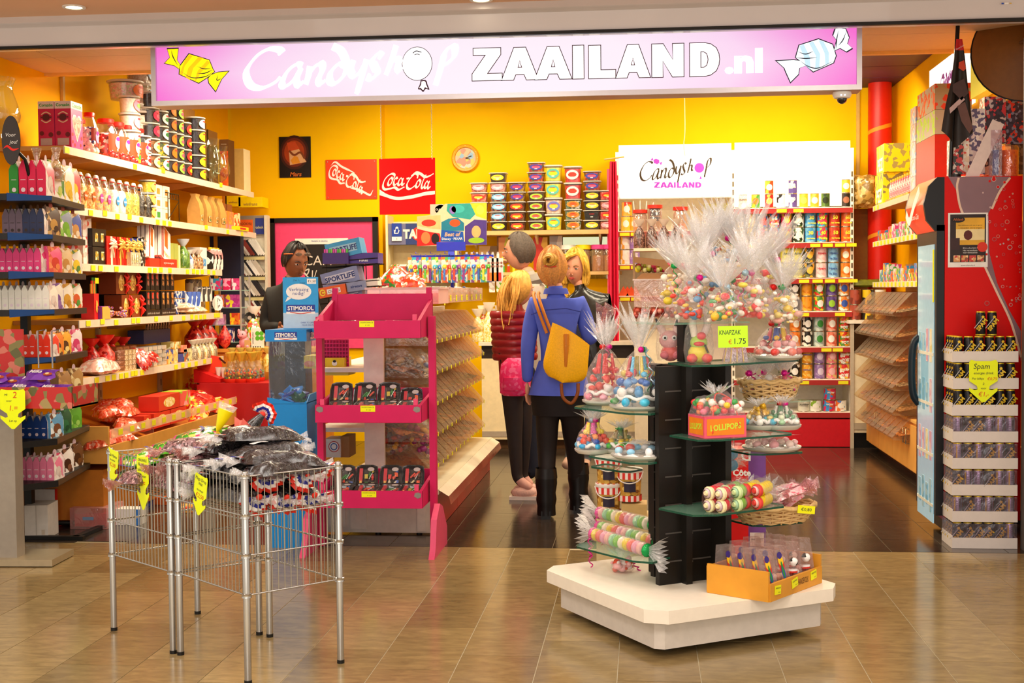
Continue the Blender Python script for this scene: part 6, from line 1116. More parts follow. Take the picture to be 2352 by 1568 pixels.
# ------------------------------------------------------------------ back wall behind the counter
t,fn,X,w,h=plate('notice_board','pink and black framed notice board on the yellow wall behind the clerk','notice board',626,498,868,800,YB2-.03,M('#f0487c',.5),.025)
b=MB();[b.box(c,d,BLACK)for c,d in(((0,-.005,h/2-.022),(w,.04,.044)),((-w/2+.022,-.005,0),(.044,.04,h)),((w/2-.025,-.005,0),(.05,.04,h)))];ob('frame',b,t)
x0,z0=fn(700,556);x1,z1=fn(838,720);b=MB();b.rect(FM((x0+x1)/2,-.004,(z0+z1)/2),x1-x0,z0-z1,M('#1f1a17',.5));
for s,px,py,ww in(('CAN',730,598,.27),('l/',722,630,.05)):b.text(s,FM(fn(px,py)[0],-.006,fn(px,py)[1]),M('#d8d0c4',.6),w=ww,lift=.001,sk=.05)
b.ribbon([fn(*q)for q in((700,622),(710,618),(706,630),(698,626),(712,640))],.012,M('#d8d0c4',.6),FM(0,-.006,0));ob('chalkboard',b,t)
x0,z0=fn(678,548);x1,z1=fn(800,560);b=MB();b.rect(FM((x0+x1)/2,-.008,(z0+z1)/2),x1-x0,z0-z1,WHITE);b.text('PINNEN JA GRAAG',FM((x0+x1)/2-.02,-.009,(z0+z1)/2),M('#2c4c9c',.5),w=.16,lift=.001);ob('card_strip',b,t)
# cigarette shelf
a,c=PY(892,668,12.3),PY(1050,505,12.3);t=TH('cigarette_shelf','cream cigarette shelving with yellow price tags behind the card rack','shelving',(a.x,12.35,a.z));w,h=c.x-a.x,c.z-a.z;CRM=M('#e8d8a8',.5);ct=t
for nm,q,d in(('side_panel',(.01,0,h/2),(.02,.3,h+.1)),('side_panel',(w,0,h/2),(.02,.3,h+.1)),('back_panel',(w/2,.14,h/2),(w,.01,h))):b=MB();b.box(q,d,CRM);ob(nm,b,t)
b=MB();b.box((w/2,-.06,h-.13),(w,.12,.2),M('#2c3c74',.5));X=FM(w*.45,-.121,h-.13);b.text('TABAK',X@TR(.02,0,0),M('#f4ecd0',.5),w=.32,h=.09,off=.05,lift=.002);b.disc(X@TR(.03,0,0),.09,.07,RED,.001,18);b.rect(FM(w*.15,-.121,h-.13),w*.26,.2,M('#6c6c8c',.5),.001);ob('header_board',b,t)
b=MB();X=FM(w*.155,-.135,h-.09);b.rect(X,.095,.125,M('#1c3c9c',.5),.0);b.rect(X@TR(0,-.085,0),.095,.04,WHITE);b.quad([(x*.03,y*.035-.005,.001)for x,y in((-.8,-.9),(.5,-.9),(.9,0),(.6,.1),(.5,.9),(.2,1),(0,1),(-.3,.9),(-.5,0),(-.9,.2))],WHITE,X);b.quad([(x*.02,y*.025-.006,.0015)for x,y in((-.8,-.9),(.5,-.9),(.9,0),(.5,.8),(-.5,.7),(-.5,0))],M('#1c3c9c',.5),X);b.text('3',X@TR(0,-.085,0),INK,h=.018,lift=.001);ob('age_card',b,t)
q=random.Random(8);pcm=['#e8d8b8','#c8b090','#b84c3c','#3c4c94','#d8c8a8','#a08468'];PKM=[]
for c_ in pcm:b=MB();b.box((0,0,.04),(.066,.06,.09),PR([c_,c_,'#f0e8d8'],40,kind='W',st=(.01,.01,1.2)));b.quad([(-.033,-.031,.085),(.033,-.031,.085),(.033,.03,.105),(-.033,.03,.105)],M('#f0ece0',.4));PKM.append(Kind('cigarette_pack','packs',b))
for r,zz in enumerate((h-.52,h-.73)):
    b=MB();b.box((w/2,-.02,-.01),(w,.25,.02),CRM);b.box((w/2,-.15,-.01),(w,.006,.035),M('#e8dc8c',.5));s=ob('shelf',b,t,(0,0,zz))
    for k in range(5):ob('price_tag',tgm,s,(.07+.12*k,-.1555,-.008),rd(-90))
    for k in range(8):PKM[q.choice([0,1,2,3,4,5]if r==0 else[0,0,4])].put(f'stack of packs with white lid, {ORD[k]} on the {("upper", "lower")[r]} cigarette shelf',(a.x+.07+.078*k,12.27,a.z+zz+.001),0,'cigarette packs')
# tub shelf
b=MB();b.box((0,0,-.02),(1.62,.36,.04),M('#e0b878',.5,var=.04));ts=TH('wall_shelf','long beige shelf on the back wall carrying stacked sweet tubs','shelf',(-1.0,12.4,2.01));ob('board',b,ts);b=MB();[b.prism([(0,0),(.3,0),(.3,-.02),(.0,-.12)],-.01,.01,CRM,Matrix(((0,0,1,x),(-1,0,0,.18),(0,1,0,-.04),(0,0,0,1))))for x in(-.6,0,.6)];ob('bracket',b,ts)
for s in(1145,1278):b=MB();p=PY(s,600,12.45);b.box((0,0,-.45),(.035,.03,.9),M('#9a7040',.5));ob('upright',b,ts,(p.x+1.0,.1,0))
TC={'y':('#f4e020',['#281c14','#3c2c1c','#181010'],'#f8f080'),'b':('#8cc8f0',['#2c4858','#8a2c2c','#3c8aa8','#c8a080'],'#d8ecf8'),'r':('#e8401c',['#5c2c14','#8a4c20','#3c1c10'],'#f8d030'),'g':('#a8d840',['#4c2c1c','#6c3c24','#2c1810'],'#e85c50'),'p':('#5038a0',['#8a5c24','#c8a030','#6c3c20'],'#e83c6c'),'k':('#f0a8b8',['#c87860','#e8a890','#b05c48'],'#f4d0d8'),'o':('#f08c20',['#6c8c6c','#e8e8e0','#4c7050'],'#e8601c'),'x':('#e83424',['#e87060','#f0b0a0','#d85040'],'#f8d040'),'Y':('#5cc0b0',['#f4e018','#f8ec40','#e8d008'],'#f4e020'),'P':('#7078c8',['#f0c8a0','#f4e0d0','#e8b098'],'#f4d040'),'R':('#f4f0e8',['#d81c18','#e83428','#b81010'],'#e83c2c'),'h':('#f8e028',['#2c2418','#403420','#181410'],'#f8f0a0'),'d':('#1c1814',['#1c1814','#2c2620','#100c0a'],None),'u':('#3c48b0',['#a02c20','#c83c2c','#e87838','#4c6c34'],'#e85c8c')}
CN={'y':'yellow label black','b':'pale blue label','r':'red label brown','g':'green label brown','p':'violet label','k':'pink label','o':'orange label green','x':'red label salmon','Y':'tall bright yellow','P':'tall pale peach','R':'tall bright red','h':'yellow front black','d':'plain black','u':'blue label red'}
nc=0
for px,st in((1102,'dkxxxk'[1:]),(1146,'ybbbky'),(1189,'rrrpp'),(1233,'ggggxux'[:4]+'uu'+'u'),(1272,'YPYY'),(1317,'oooRR'),(1361,'hdhyuu'),(1396,'kxkx')):
    z=2.012;p=PY(px,500,12.36);nc+=1;cn={}
    for k,ch in enumerate(st):
        hh=.152 if ch in 'YPR' else(.096 if px in(1317,)else .0905);l,f,inn=TC[ch];cn[ch]=cn.get(ch,0)+1
        tub(.082,hh,f,l,-90,42,inner=inn,square=6).put(f'{CN[ch]} tub, {ORD[cn[ch] - 1]} of its kind upwards, {ORD[nc - 1]} stack',(p.x,12.36,z),R.uniform(-3,3),'stacked tubs on the back wall shelf');z+=hh+.001
# lower back wall: shelf with jars, mirror, lighters, counter
t=TH('mirror','wall mirror between the tub shelf and the jar shelf','mirror',(PY(1345,600,12.5).x,12.53,PY(1345,592,12.5).z));b=MB();b.box((0,0,0),(.50,.01,.40),M('#8c9078',.04,metal=1,var=0));ob('glass',b,t);b=MB();b.box((-.26,-.005,0),(.03,.03,.42),M('#6c4420',.5));ob('edge_strip',b,t)
b=MB();b.box((0,0,-.012),(1.5,.3,.03),M('#e0b878',.5));sz=PY(1250,625,12.3).z;o=tag(ob('jar_shelf',b,None,(-.95,12.42,sz)),'narrow beige shelf below the tub shelf carrying jars and lighters','shelf')
for k,(px,c)in enumerate(((1305,'#f4f0e8'),(1340,'#f4e018'),(1375,'#f050a0'),(1400,'#f050a0'))):b=MB();b.lathe([(.066,0),(.07,.02),(.07,.19),(.06,.21)],18,FILM('#f0d8b8',.2,.5,6,milk=.4));l=MB();l.lathe([(.062,.205),(.074,.21),(.074,.245),(.068,.25)],18,M(c,.3));b2=MB();b2.lathe([(.06,.005),(.06,.15)],14,M('#c8a078',.5,var=.15));Kind('sweet_jar','jar',b,[('lid',l),('contents',b2)]).put(('tall clear jar with a white lid in front of the mirror','tall clear jar with a yellow lid in front of the mirror','tall clear jar with a pink lid in front of the mirror','second pink lidded jar, half behind the curtain')[k],(PY(px,600,12.36).x,12.36,sz+.004))
q=random.Random(12)
for k in range(10):
    for r in range(2):c=q.choice(['#e83c1c','#3cb848','#2c60c8','#f0d820','#e8801c','#f4f0e8'])if k not in(3,4,5,6)else '#f4f0e8';b=MB();b.box((0,0,.028),(.024,.014,.056),M(c,.3));b.box((0,0,.064),(.02,.012,.016),M('#c8c4bc',.3,metal=.8));p=PY(1072+12*k,600,12.28);tag(ob('lighter',b,None,(p.x,12.28,sz+.004+r*.12)),f'{"white" if c == "#f4f0e8" else "coloured"} pocket lighter, {ORD[k]} along the {("lower", "upper")[r]} row','lighter','lighters on the jar shelf')
b=MB();b.box((0,0,0),(.62,.06,.006),CRM);tag(ob('lighter_ledge',b,None,(PY(1126,600,12.28).x,12.28,sz+.118)),'thin clear ledge holding the upper row of lighters','ledge')
for k in range(9):c=['#c8b8a8','#78b83c','#e8c020','#3c9a48','#f0d020','#a8a0c0','#e8801c','#5cb050','#d83c2c'][k];p=PY(1130+17*k,640,12.35);b=MB();b.box((0,0,-.08),(.055,.02,.15),PR([c,c,'#f0ece4'],30));tag(ob('hanging_card',b,None,(p.x,12.35,sz-.03)),f'hanging bright packet, {ORD[k]} under the jar shelf','packet','packets hanging under the jar shelf')
for k,(x0,y0,x1,y1,m,lb)in enumerate(((1100,565,1142,622,['#4c3414','#7c5c28','#c8a060'],'brown gable display card'),(1145,545,1168,600,['#5c3c8a','#c8d03c','#e8a060'],'purple and lime printed board'),(1225,545,1258,620,['#e8401c','#f0c030','#d8301c'],'red and yellow printed board'),(1262,542,1292,620,['#c82818','#d8d4d0','#a8a8b0'],'red and grey printed board'))):pbox('display_card',lb+' behind the lighters','sign',x0,y1,x1,y0,12.47,.02,PR(m,9))
t=TH('sales_counter','long cream sales counter with a dark band along the back','counter',(-.62,12.0,0));b=MB();b.box((0,0,.46),(1.7,.36,.74),M('#f0dcae',.45));ob('front',b,t);b=MB();b.box((0,.03,.05),(1.66,.28,.10),M('#5c4020',.6));ob('plinth',b,t);b=MB();b.box((0,-.0,.88),(1.7,.35,.14),M('#2c2018',.4));ob('dark_band',b,t);b=MB();b.box((0,-.02,.965),(1.74,.42,.03),M('#e8dcc8',.4));ob('top',b,t)
b=MB();b.box((0,-.182,.14),(1.7,.006,.05),M('#b0a08c',.5));ob('kick_strip',b,t)
for k in range(7):CB('sweet_bag',f'tall cellophane bag of creamy yellow sweets, {ORD[k]} on the sales counter',0,-2,0,.06,.30+.03*(k%3),[['#f0dca0','#e8c860','#fff0d0'],['#f0e8d8','#e8b050','#d83c2c','#f4d860']][k%2],'#fff4e0',45).location=(PY(1098+13*k,760,11.92+.05*(k%2)).x,11.92+.05*(k%2),.982)
# card rack with hanging sweet dispensers, blue header and poster
px_=TH('card_rack','hanging card rack with a blue header on top of the gondola','display rack',(PY(1036,600,9.6).x,9.62,1.372));rx=px_.location.x;BHD=M('#2c34b8',.35)
b=MB();b.tube([(0,.03,0),(0,.03,.40)],.012,8,BHD);ob('pole',b,px_)
b=MB();b.box((0,-.01,.408),(.215,.012,.066),BHD);b.box((0,-.006,.362),(.045,.012,.04),M('#4c58d8',.35));ob('header',b,px_)
q=random.Random(6);dcm=['#e83c1c','#3c78d0','#e8801c','#5cb83c','#f0d820','#3cb0d0','#8a3c98']
for k in range(17):
    x=-.29+.036*k;hz=.335+.02*(k%3==1);b=MB();b.tube([(x,.04,hz),(x,-.06-.02*(k%2),hz)],.0025,5,BHD);b.tube([(x,-.06-.02*(k%2),hz),(x,-.075,hz+.012)],.0025,5,BHD);ob('hook',b,px_)
b=MB();b.box((0,.045,.335),(.62,.01,.02),BHD);ob('hook_rail',b,px_)
DISP=[]
for k in range(7):
    b=MB();b.box((0,0,-.095),(.05,.002,.19),PR([dcm[k],dcm[(k+3)%7],dcm[(k+2)%7],'#f0e8d8'],34));s=MB();s.box((0,-.012,-.13),(.014,.016,.085),M(dcm[(k+1)%7],.3));h_=MB();h_.ball((0,-.012,-.073),(.016,.014,.018),M(dcm[(k+4)%7],.35),9,6);h_.ball((0,-.022,-.076),(.006,)*3,M('#f8d8b0',.4),6,4);f=MB();f.rect(FM(0,-.024,-.10),.048,.17,FILM(dens=.02,k2=.14,milk=.1));DISP.append(Kind('candy_dispenser','sweet dispenser',b,[('stick',s),('figure_head',h_),('blister',f)]))
for k in range(17):DISP[k*3%7].put(f'carded sweet dispenser, {ORD[k]} along the hanging rack',(rx-.29+.036*k,9.55-.02*(k%2),1.372+.328),R.uniform(-5,5),'dispensers on the card rack')
for k in range(3):b=MB();b.box((0,0,-.09),(.05,.002,.17),M('#d8d0cc',.4));[b.disc(FM(-.012+.024*i,-.002,-.04-.025*j),.009,.009,M('#8a5c4c',.4),0,8)for i in range(2)for j in range(2)];b.box((0,-.004,-.14),(.02,.006,.06),M(('#f08020','#f08020','#e8281c')[k],.4));tag(ob('refill_card',b,None,(rx+.30+.035*k,9.54,1.372+.32)),f'pale refill card with four round pictures, {ORD[k]} at the right end of the rack','card','refill cards')
t=TH('poster','colourful printed poster board lettered Best of, above the blue header','poster',(rx,9.66,1.372));Y=9.66
def fp(px,py):p=PY(px,py,Y);return(p.x-rx,p.z-1.372)
X=FM(0,-.003,0);b=MB();b.prism([fp(*q)for q in((958,565),(958,497),(1000,493),(1022,468),(1118,466),(1118,562))],-.003,.003,M('#d8c8a0',.5),FM(0,0,0));ob('board',b,t)
b=MB()
for pts,c in((((958,525),(985,532),(1010,536),(1016,562),(958,565)),'#c81c14'),(((958,497),(1012,494),(1012,526),(985,524),(958,518)),'#d8b878'),(((1028,468),(1080,467),(1092,492),(1080,504),(1040,498),(1026,484)),'#2c9890'),(((1080,467),(1118,466),(1118,504),(1094,496)),'#b8c828'),(((1014,510),(1030,502),(1052,500),(1066,512),(1066,530),(1014,530)),'#1c7890'),(((1068,520),(1090,504),(1118,506),(1118,562),(1068,562)),'#4c3480')):b.quad([(*fp(*q),.0006)for q in pts],M(c,.5,var=.1),X)
for px,py,a,e,c in((985,512,.055,.026,'#d8341c'),(978,546,.035,.045,'#c87840'),(1000,548,.03,.04,'#1c1414'),(1052,480,.05,.03,'#3cb0a8'),(1040,482,.025,.03,'#8a6cb8'),(1103,482,.03,.035,'#d0d848'),(1045,512,.04,.028,'#e8501c'),(1094,532,.035,.045,'#e8a868'),(1094,552,.06,.022,'#90b828')):x,z=fp(px,py);b.disc(X@TR(x,z,0),a,e,M(c,.5,var=.08),.0012,18)
ob('picture',b,t);b=MB();b.quad([(*fp(*q),.002)for q in((1014,528),(1064,532),(1066,555),(1012,555))],M('#1450a8',.5),X);b.quad([(*fp(*q),.002)for q in((1012,555),(1045,555),(1045,562),(1012,562))],M('#f0b020',.5),X)
x,z=fp(1039,538);b.text('Best of',X@TR(x,z,0),M('#f0b080',.5),w=.115,lift=.003,sk=.2,off=.02);x,z=fp(1039,549);b.text('Disney · PIXAR',X@TR(x,z,0),WHITE,w=.155,lift=.003,off=.01);ob('title',b,t)
x,z=fp(1010,480);b=MB();b.disc(FM(x,.01,z),.045,.035,M('#e0501c',.4),0,18);b.box((x-.03,.012,z+.0),(.1,.004,.08),M('#c8bca8',.4));b.text('OLA',FM(x-.02,.008,z),WHITE,w=.04,lift=.002);tag(ob('round_sign',b,None,(rx,9.7,1.372)),'orange round sign half behind the poster','sign')
# red curtain
CU=M('#e82c50',.5,var=.05);p0,p1=PY(1396,400,11.95),PY(1421,400,11.95);cw=(p1.x-p0.x)/2
t=TH('curtain','narrow bright red pink curtain hanging beside the white shelving','curtain',((p0.x+p1.x)/2,11.95,.55));b=MB();b.grid(lambda u,v:((u*2-1)*cw*(1-.35*v**6)+.006*sin(u*30),.03*sin(u*19+v),v*2.06),40,8,CU);ob('cloth',b,t);b=MB();b.tube([(-.08,0,2.08),(.1,0,2.1)],.008,7,M('#d8b060',.4));ob('rod',b,t)
pbox('pink_wall_card','plain pink card standing behind the curtain top','sign',1394,715,1404,388,12.3,.02,M('#f06488',.5))
# ------------------------------------------------------------------ white shelf unit with tins, right half of the back wall
UY=12.1;ux0,ux1,uxm=PY(1418,500,UY).x,PY(1957,500,UY).x,PY(1684,500,UY).x;CRW=M('#fbf4e2',.45)
t=TH('tin_shelving','white double shelf unit with red edged shelves of tins','shelving',(ux0,UY,0))
for x in(ux0,uxm,ux1):
    b=MB();b.box((0,.24,1.36),(.03,.48,2.7),CRW);[b.box((0,-.001,.3+.075*k),(.016,.004,.045),M('#c82c2c' if x==ux0 else '#6c6250',.5))for k in range(30)];ob('upright',b,t,(x-ux0,0,0))
b=MB();b.box(((ux1-ux0)/2,.47,1.35),(ux1-ux0,.02,2.7),CRW);ob('back_panel',b,t)
for xa,xb,z0,z1 in((ux0,uxm,2.28,PY(1550,331,UY).z),(uxm,ux1,2.19,PY(1810,325,UY).z)):
    b=MB();b.box(((xa+xb)/2-ux0,.02,(z0+z1)/2),(xb-xa-.03,.02,z1-z0),M('#fffaf0',.5,var=.01));ob('top_panel',b,t)
UZ=[2.178,1.863,1.54,1.237,.916,.619,.321];RDE=M('#a82c28',.4)
tg2=MB();tg2.box((0,0,0),(.09,.003,.03),M('#f0e820',.5));tg2=tg2.mesh('price_tag')
for i,z in enumerate(UZ):
    s=ob('shelf',None,t,((uxm+ux1)/2-ux0,0,z));w=ux1-uxm;b=MB();b.box((0,.2,-.01),(w,.46,.02),CRW);ob('board',b,s);b=MB();b.box((0,-.035,-.03),(w,.01,.045),RDE);ob('red_edge',b,s)
    for k in((-.1,.05),(-.35,-.2,.2,.31,.42,.52),(.1,.22,.33,.45,.53),(.1,.42),(-.05,.3,.4),(.1,.45),())[i]:ob('price_tag',tg2,s,(k,-.042,-.03))
for i,z in enumerate((1.985,1.68,1.39)):
    s=ob('shelf',None,t,((uxm+ux0)/2-ux0,0,z));w=uxm-ux0;b=MB();b.box((0,.2,-.01),(w,.46,.02),CRW);ob('board',b,s);b=MB();b.box((0,-.035,-.03),(w,.01,.045),RDE);ob('red_edge',b,s)
    for k in(-.46,-.36):ob('price_tag',tg2,s,(k,-.042,-.03))
for xa,xb in((ux0,uxm),(uxm,ux1)):b=MB();b.box(((xa+xb)/2-ux0,.16,.13),(xb-xa-.01,.4,.25),M('#cc1824',.35));ob('plinth',b,t)
t=TH('lit_sign','white illuminated shop sign with purple lettering over the left tin shelves','sign',(0,UY-.06,0));a,c=PY(1424,454,UY-.06),PY(1680,356,UY-.06);fs2=lambda px,py:(PY(px,py,UY-.06).x,PY(px,py,UY-.06).z)
b=MB();b.box(((a.x+c.x)/2,.03,(a.z+c.z)/2),(c.x-a.x,.05,c.z-a.z),M('#fffefa',.4,var=0,em=.85));ob('lit_box',b,t)
X=FM(0,.003,0);CAN2=[[1470+(x-563)*.348,416-(200-y)*.42]for x,y in()]
def cmap(px,py):return fs2(1471+(px-566)*.338,415+(py-202)*.48-(px-566)*.012)
def logo(par,X,mp,sc,ink,pur,w):
    b=script(CANDY,w,ink,X,mp,35,.002);ob('script_lettering',b,par)
    b=MB();x,z=mp(966,150);b.disc(X@TR(x,z,0),.052*sc,.052*sc,pur,.003,20);x2,z2=mp(974,205);b.quad([(x2,z2+.04*sc,.003),(x2-.012*sc,z2,.003),(x2+.016*sc,z2+.005*sc,.003)],pur,X)
    cxs,czs=mp(675,112);T=X@TR(cxs,czs,.003)@Matrix.Rotation(rd(-25),4,'Z');b.quad([(x*sc,y*sc,0)for x,y in((-.035,0),(-.02,.026),(.02,.026),(.035,0),(.02,-.026),(-.02,-.026))],pur,T);[b.quad([(s*.034*sc,0,0),(s*.06*sc,.022*sc,0),(s*.062*sc,-.02*sc,0)][::s],pur,T)for s in(-1,1)];ob('sweet_emblem',b,par)
PUR=M('#a83cc0',.5,var=0);logo(t,X,cmap,.85,M('#3c2c14',.5,var=0),PUR,.02)
b=MB();it=[]
for k,ch in enumerate('ZAAILAND'):x0,x1=(1503,1517,1532,1548,1555,1566,1582,1597)[k],(1516,1532,1547,1552,1565,1581,1595,1611)[k];q0,q1=fs2(x0,431),fs2(x1,418);it.append((ch,q0[0],q1[0],q0[1],q1[1]))
block_word(b,it,PUR,None,M('#fffefa',.4,var=0,em=.85),X);ob('block_lettering',b,t)
def cord(name,lb,px,Y,z0,z1,par=None):p=PY(px,300,Y);b=MB();b.tube(spline([(0,0,z1),(.005,0,(z0*.6+z1*.4)),(-.006,0,(z0*.8+z1*.2)),(.01,0,z0)],5),.004,6,M('#e8d8a0',.4));return tag(ob(name,b,None,(p.x,Y,0)),lb,'cord')
cord('power_cord','thin pale cord hanging from the ceiling to the white sign',1572,UY-.05,2.62,ZP)
def tin(cols,h,txt='',tc='#f0f0e8',sc=40,r=.049):
    b=MB();b.lathe([(r,0),(r,h)],18,PR(cols,sc,.35));m=MB();m.lathe([(r*1.02,h-.004),(r*1.03,h),(r*.9,h+.001)],18,M('#c8c0a8',.25,metal=.9));m2=MB();m2.lathe([(r*1.03,0),(r*1.02,.004)],18,M('#c8c0a8',.25,metal=.9),cap=False);ps=[('rim',m),('rim',m2)]
    o=MB()
    if txt:[o.text(s,FM(0,-r-.001,h*(.62-.36*k)),M(tc,.5),w=min(r*1.5,.022*len(s)),off=.04,lift=.001)for k,s in enumerate(txt.split('|'))]
    else:oval(o,r,h*.5,-90,34,h*.24,M(tc,.4),.001)
    ps.append(('label',o));return Kind('tin','tin',b,ps)
TI=[(['#e8c040','#f0d870','#d8a828'],'','#f4ecc0','golden'),(['#d82c5c','#3c78d0','#e8c030','#c82c2c','#e86c9c'],'','#e83c2c','multicoloured confetti'),(['#d83c2c','#3c8cd0','#e8b030','#b83088'],'16|Hoera','#f0ece4','birthday sixteen'),(['#c82848','#e8c030','#d85c88','#a02038'],'','#f0d040','crimson heart'),(['#f0f0e8','#3c5c2c','#1c2c18','#e8e8dc'],'','#f0ece0','black white and green cow'),(['#3c90c8','#78b8dc','#58a4d4'],'30|het leven','#f0e040','blue thirty'),(['#e83c5c','#3c9cd0','#98c83c'],'40|Hoera','#f0e040','pink and green forty'),(['#b83824','#c84c30','#a83020'],'50|het leven','#f0e040','brick red fifty'),(['#e0641c','#d85420','#e87838'],'60|het leven','#f0e040','orange sixty'),
      (['#e8e050','#f0e878','#d8d040'],'Amor','#5c6c2c','pale yellow'),(['#3c4024','#e8a828','#6c6c3c','#242818'],'','#f0b840','dark khaki and gold'),(['#f0c8c8','#f4d8d4','#e8b4b4'],'Hoera','#c83c48','pale pink'),(['#78b0d8','#98c4e4','#68a0cc'],'Hoera|de Zon','#3c5c98','sky blue'),(['#e87c20','#f09038','#d86810'],'','#f4ecd8','orange'),(['#e89018','#f0a830','#d87c10'],'','#e89828','amber'),(['#4c8a28','#e8c830','#d83c28','#6cb03c'],'','#f4f0e8','green garden print'),(['#5c4488','#745c9c','#503878'],'','#98c838','purple with green portrait'),(['#e88028','#f4ecd8','#f0a850'],'','#3c5cb0','orange and white'),(['#1c1814','#e8e4d8','#3c342c'],'','#f0ece4','black and white picture'),(['#a8b8b0','#c8d0c8','#98a8a4'],'','#3c8a3c','grey green parrot print'),(['#e87c60','#f0a890','#d85c48'],'','#f4f0e8','salmon dog print'),(['#d83820','#e8a020','#4c8a28','#f0c838'],'SNOEP|POT','#f4f0e8','snack pot'),(['#e8a028','#d88818','#f0c860'],'Gefeliciteerd','#3c50a0','ochre flag'),(['#9878b0','#8868a4','#b098c4'],'','#e0d0e8','lilac'),(['#e86c78','#f08c8c','#e8c878'],'','#f0b8b8','rose'),(['#d82830','#e8b838','#f0ece0','#d84838'],'SNOEP|POT','#f4f0e8','red snack pot')]
TK={}
def tk(i,h=.136):
    if(i,h)not in TK:TK[(i,h)]=tin(TI[i][0],h,TI[i][1],TI[i][2])
    return TK[(i,h)]
def trow(r,items,n=2):
    z=UZ[r]+.001
    for k,(px,i)in enumerate(items):
        for j in range(n):tk(i).put(f'{TI[i][3]} tin, {("lower", "upper")[j]}, {ORD[k]} along the {ORD[r]} red edged shelf',(PY(px,600,12.14).x,12.14,z+j*.138),R.uniform(-10,10),f'tins on the {ORD[r]} red edged shelf')
trow(1,[(1697,0),(1724,0),(1751,1),(1778,2),(1806,3),(1834,4),(1861,5),(1888,6),(1916,7),(1944,8)]);trow(2,[(1805,9),(1831,9),(1858,10),(1886,11),(1914,12),(1943,13)]);trow(3,[(1825,18),(1853,14),(1881,15),(1910,16),(1938,17)]);trow(4,[(1826,13),(1854,18),(1881,19),(1910,20),(1939,21)]);trow(5,[(1800,10),(1826,18),(1854,22),(1882,23),(1910,24),(1939,25)])
TS=[(1706,['#f0e8dc','#e8dcc8'],'BRANTS','#6c3c2c','cream lettered'),(1735,['#4c9c38','#e8b028','#f0c848'],'','#e88028','green and yellow'),(1766,['#c8201c','#d83028','#e8c040'],'','#f0d060','red'),(1793,['#f0ece4','#1c1814'],'','#f0ece4','cow patterned'),(1820,['#5c4890','#f0e8d8','#4c3880'],'90','#f0ece4','purple ninety'),(1845,['#e8b82c','#f0cc48'],'','#f0e060','yellow'),(1870,['#d8a82c','#e8c458'],'','#f4f0e4','golden grain'),(1895,['#3c5c24','#5c7c2c','#283c18'],'','#28341c','dark green'),(1942,['#1c1814','#3c2c24','#141010'],'','#a86c50','black portrait')]
for px,c,tx_,tc,lb in TS:tin(c,.125,tx_,tc,22).put(f'{lb} tin on the highest red edged shelf',(PY(px,470,12.14).x,12.14,UZ[0]+.001),0,'tins on the highest red edged shelf')
for px,c,tx_,tc,lb in((1766,['#d8441c','#e8c030','#8ab830'],'','#f4ecd8','red and green'),(1820,['#5c4890','#e8dcc8'],'90','#f0ece4','purple ninety'),(1942,['#e8b828','#f0c848'],'','#f4f0e4','yellow')):tin(c,.12,tx_,tc,22).put(f'{lb} tin stacked on another tin of the highest shelf',(PY(px,440,12.14).x,12.14,UZ[0]+.128),0,'tins on the highest red edged shelf')
for k,(px,zz,c,tx_,lb)in enumerate(((1846,0,['#d8d4c4','#b8b4a4'],'FLUTSOEP','grey lettered'),(1873,0,['#f0ece0','#8ab038'],'','white and green'),(1904,0,['#d82858','#3c90d0','#e86020'],'WOW','pink and blue'),(1930,0,['#f0e8dc','#e8702c','#5c80c0'],'','white and orange print'),(1906,.108,['#d82858','#3c90d0','#e86020'],'WOW','upper pink and blue'))):tin(c,.105,tx_,'#3c3830' if k==0 else '#f4f0e0',24,.054).put(f'{lb} short tin on the lowest red edged shelf',(PY(px,930,12.14).x,12.14,UZ[6]+.001+zz),0,'tins on the lowest red edged shelf')
for k,(px,z,c,lb)in enumerate(((1438,1.985,['#e8b030','#f0c850'],'amber'),(1440,2.12,['#e8a028','#f0b848','#e83c24'],'orange red heart'),(1458,1.985,['#e8a838','#f0c060'],'second amber'),(1436,1.68,['#f0d8d0','#e8a030','#f4e8e0'],'pale pink'),(1436,1.817,['#f0d8d0','#e8a030','#f4e8e0'],'upper pale pink'),(1457,1.68,['#9c78c0','#b898d4'],'lilac'),(1457,1.817,['#9c78c0','#b898d4'],'upper lilac'))):tin(c,.134,'10E' if 'lilac' in lb else '','#f0e4d8',24).put(f'{lb} tin at the curtain end of the white shelf unit',(PY(px,500,12.14).x,12.14,z+.001),0,'tins at the curtain end')
for k in range(4):b=MB();b.prism([(-.05,0),(.05,0),(0,.09)],-.03,.03,M('#e0501c',.4),FM(0,0,0));tag(ob('gift_box',b,None,(PY(1432+9*k,640,12.14).x,12.12+.04*(k%2),1.391)),f'small orange pyramid box, {ORD[k]} at the curtain end of the shelf unit','gift box','orange pyramid boxes')
pbox('ribbon_spool_rack','olive gold wrapping roll behind the gift wrap display','roll',1617,500,1682,468,11.9,.12,M('#8a7c28',.35,metal=.3,var=.2,sc=60))
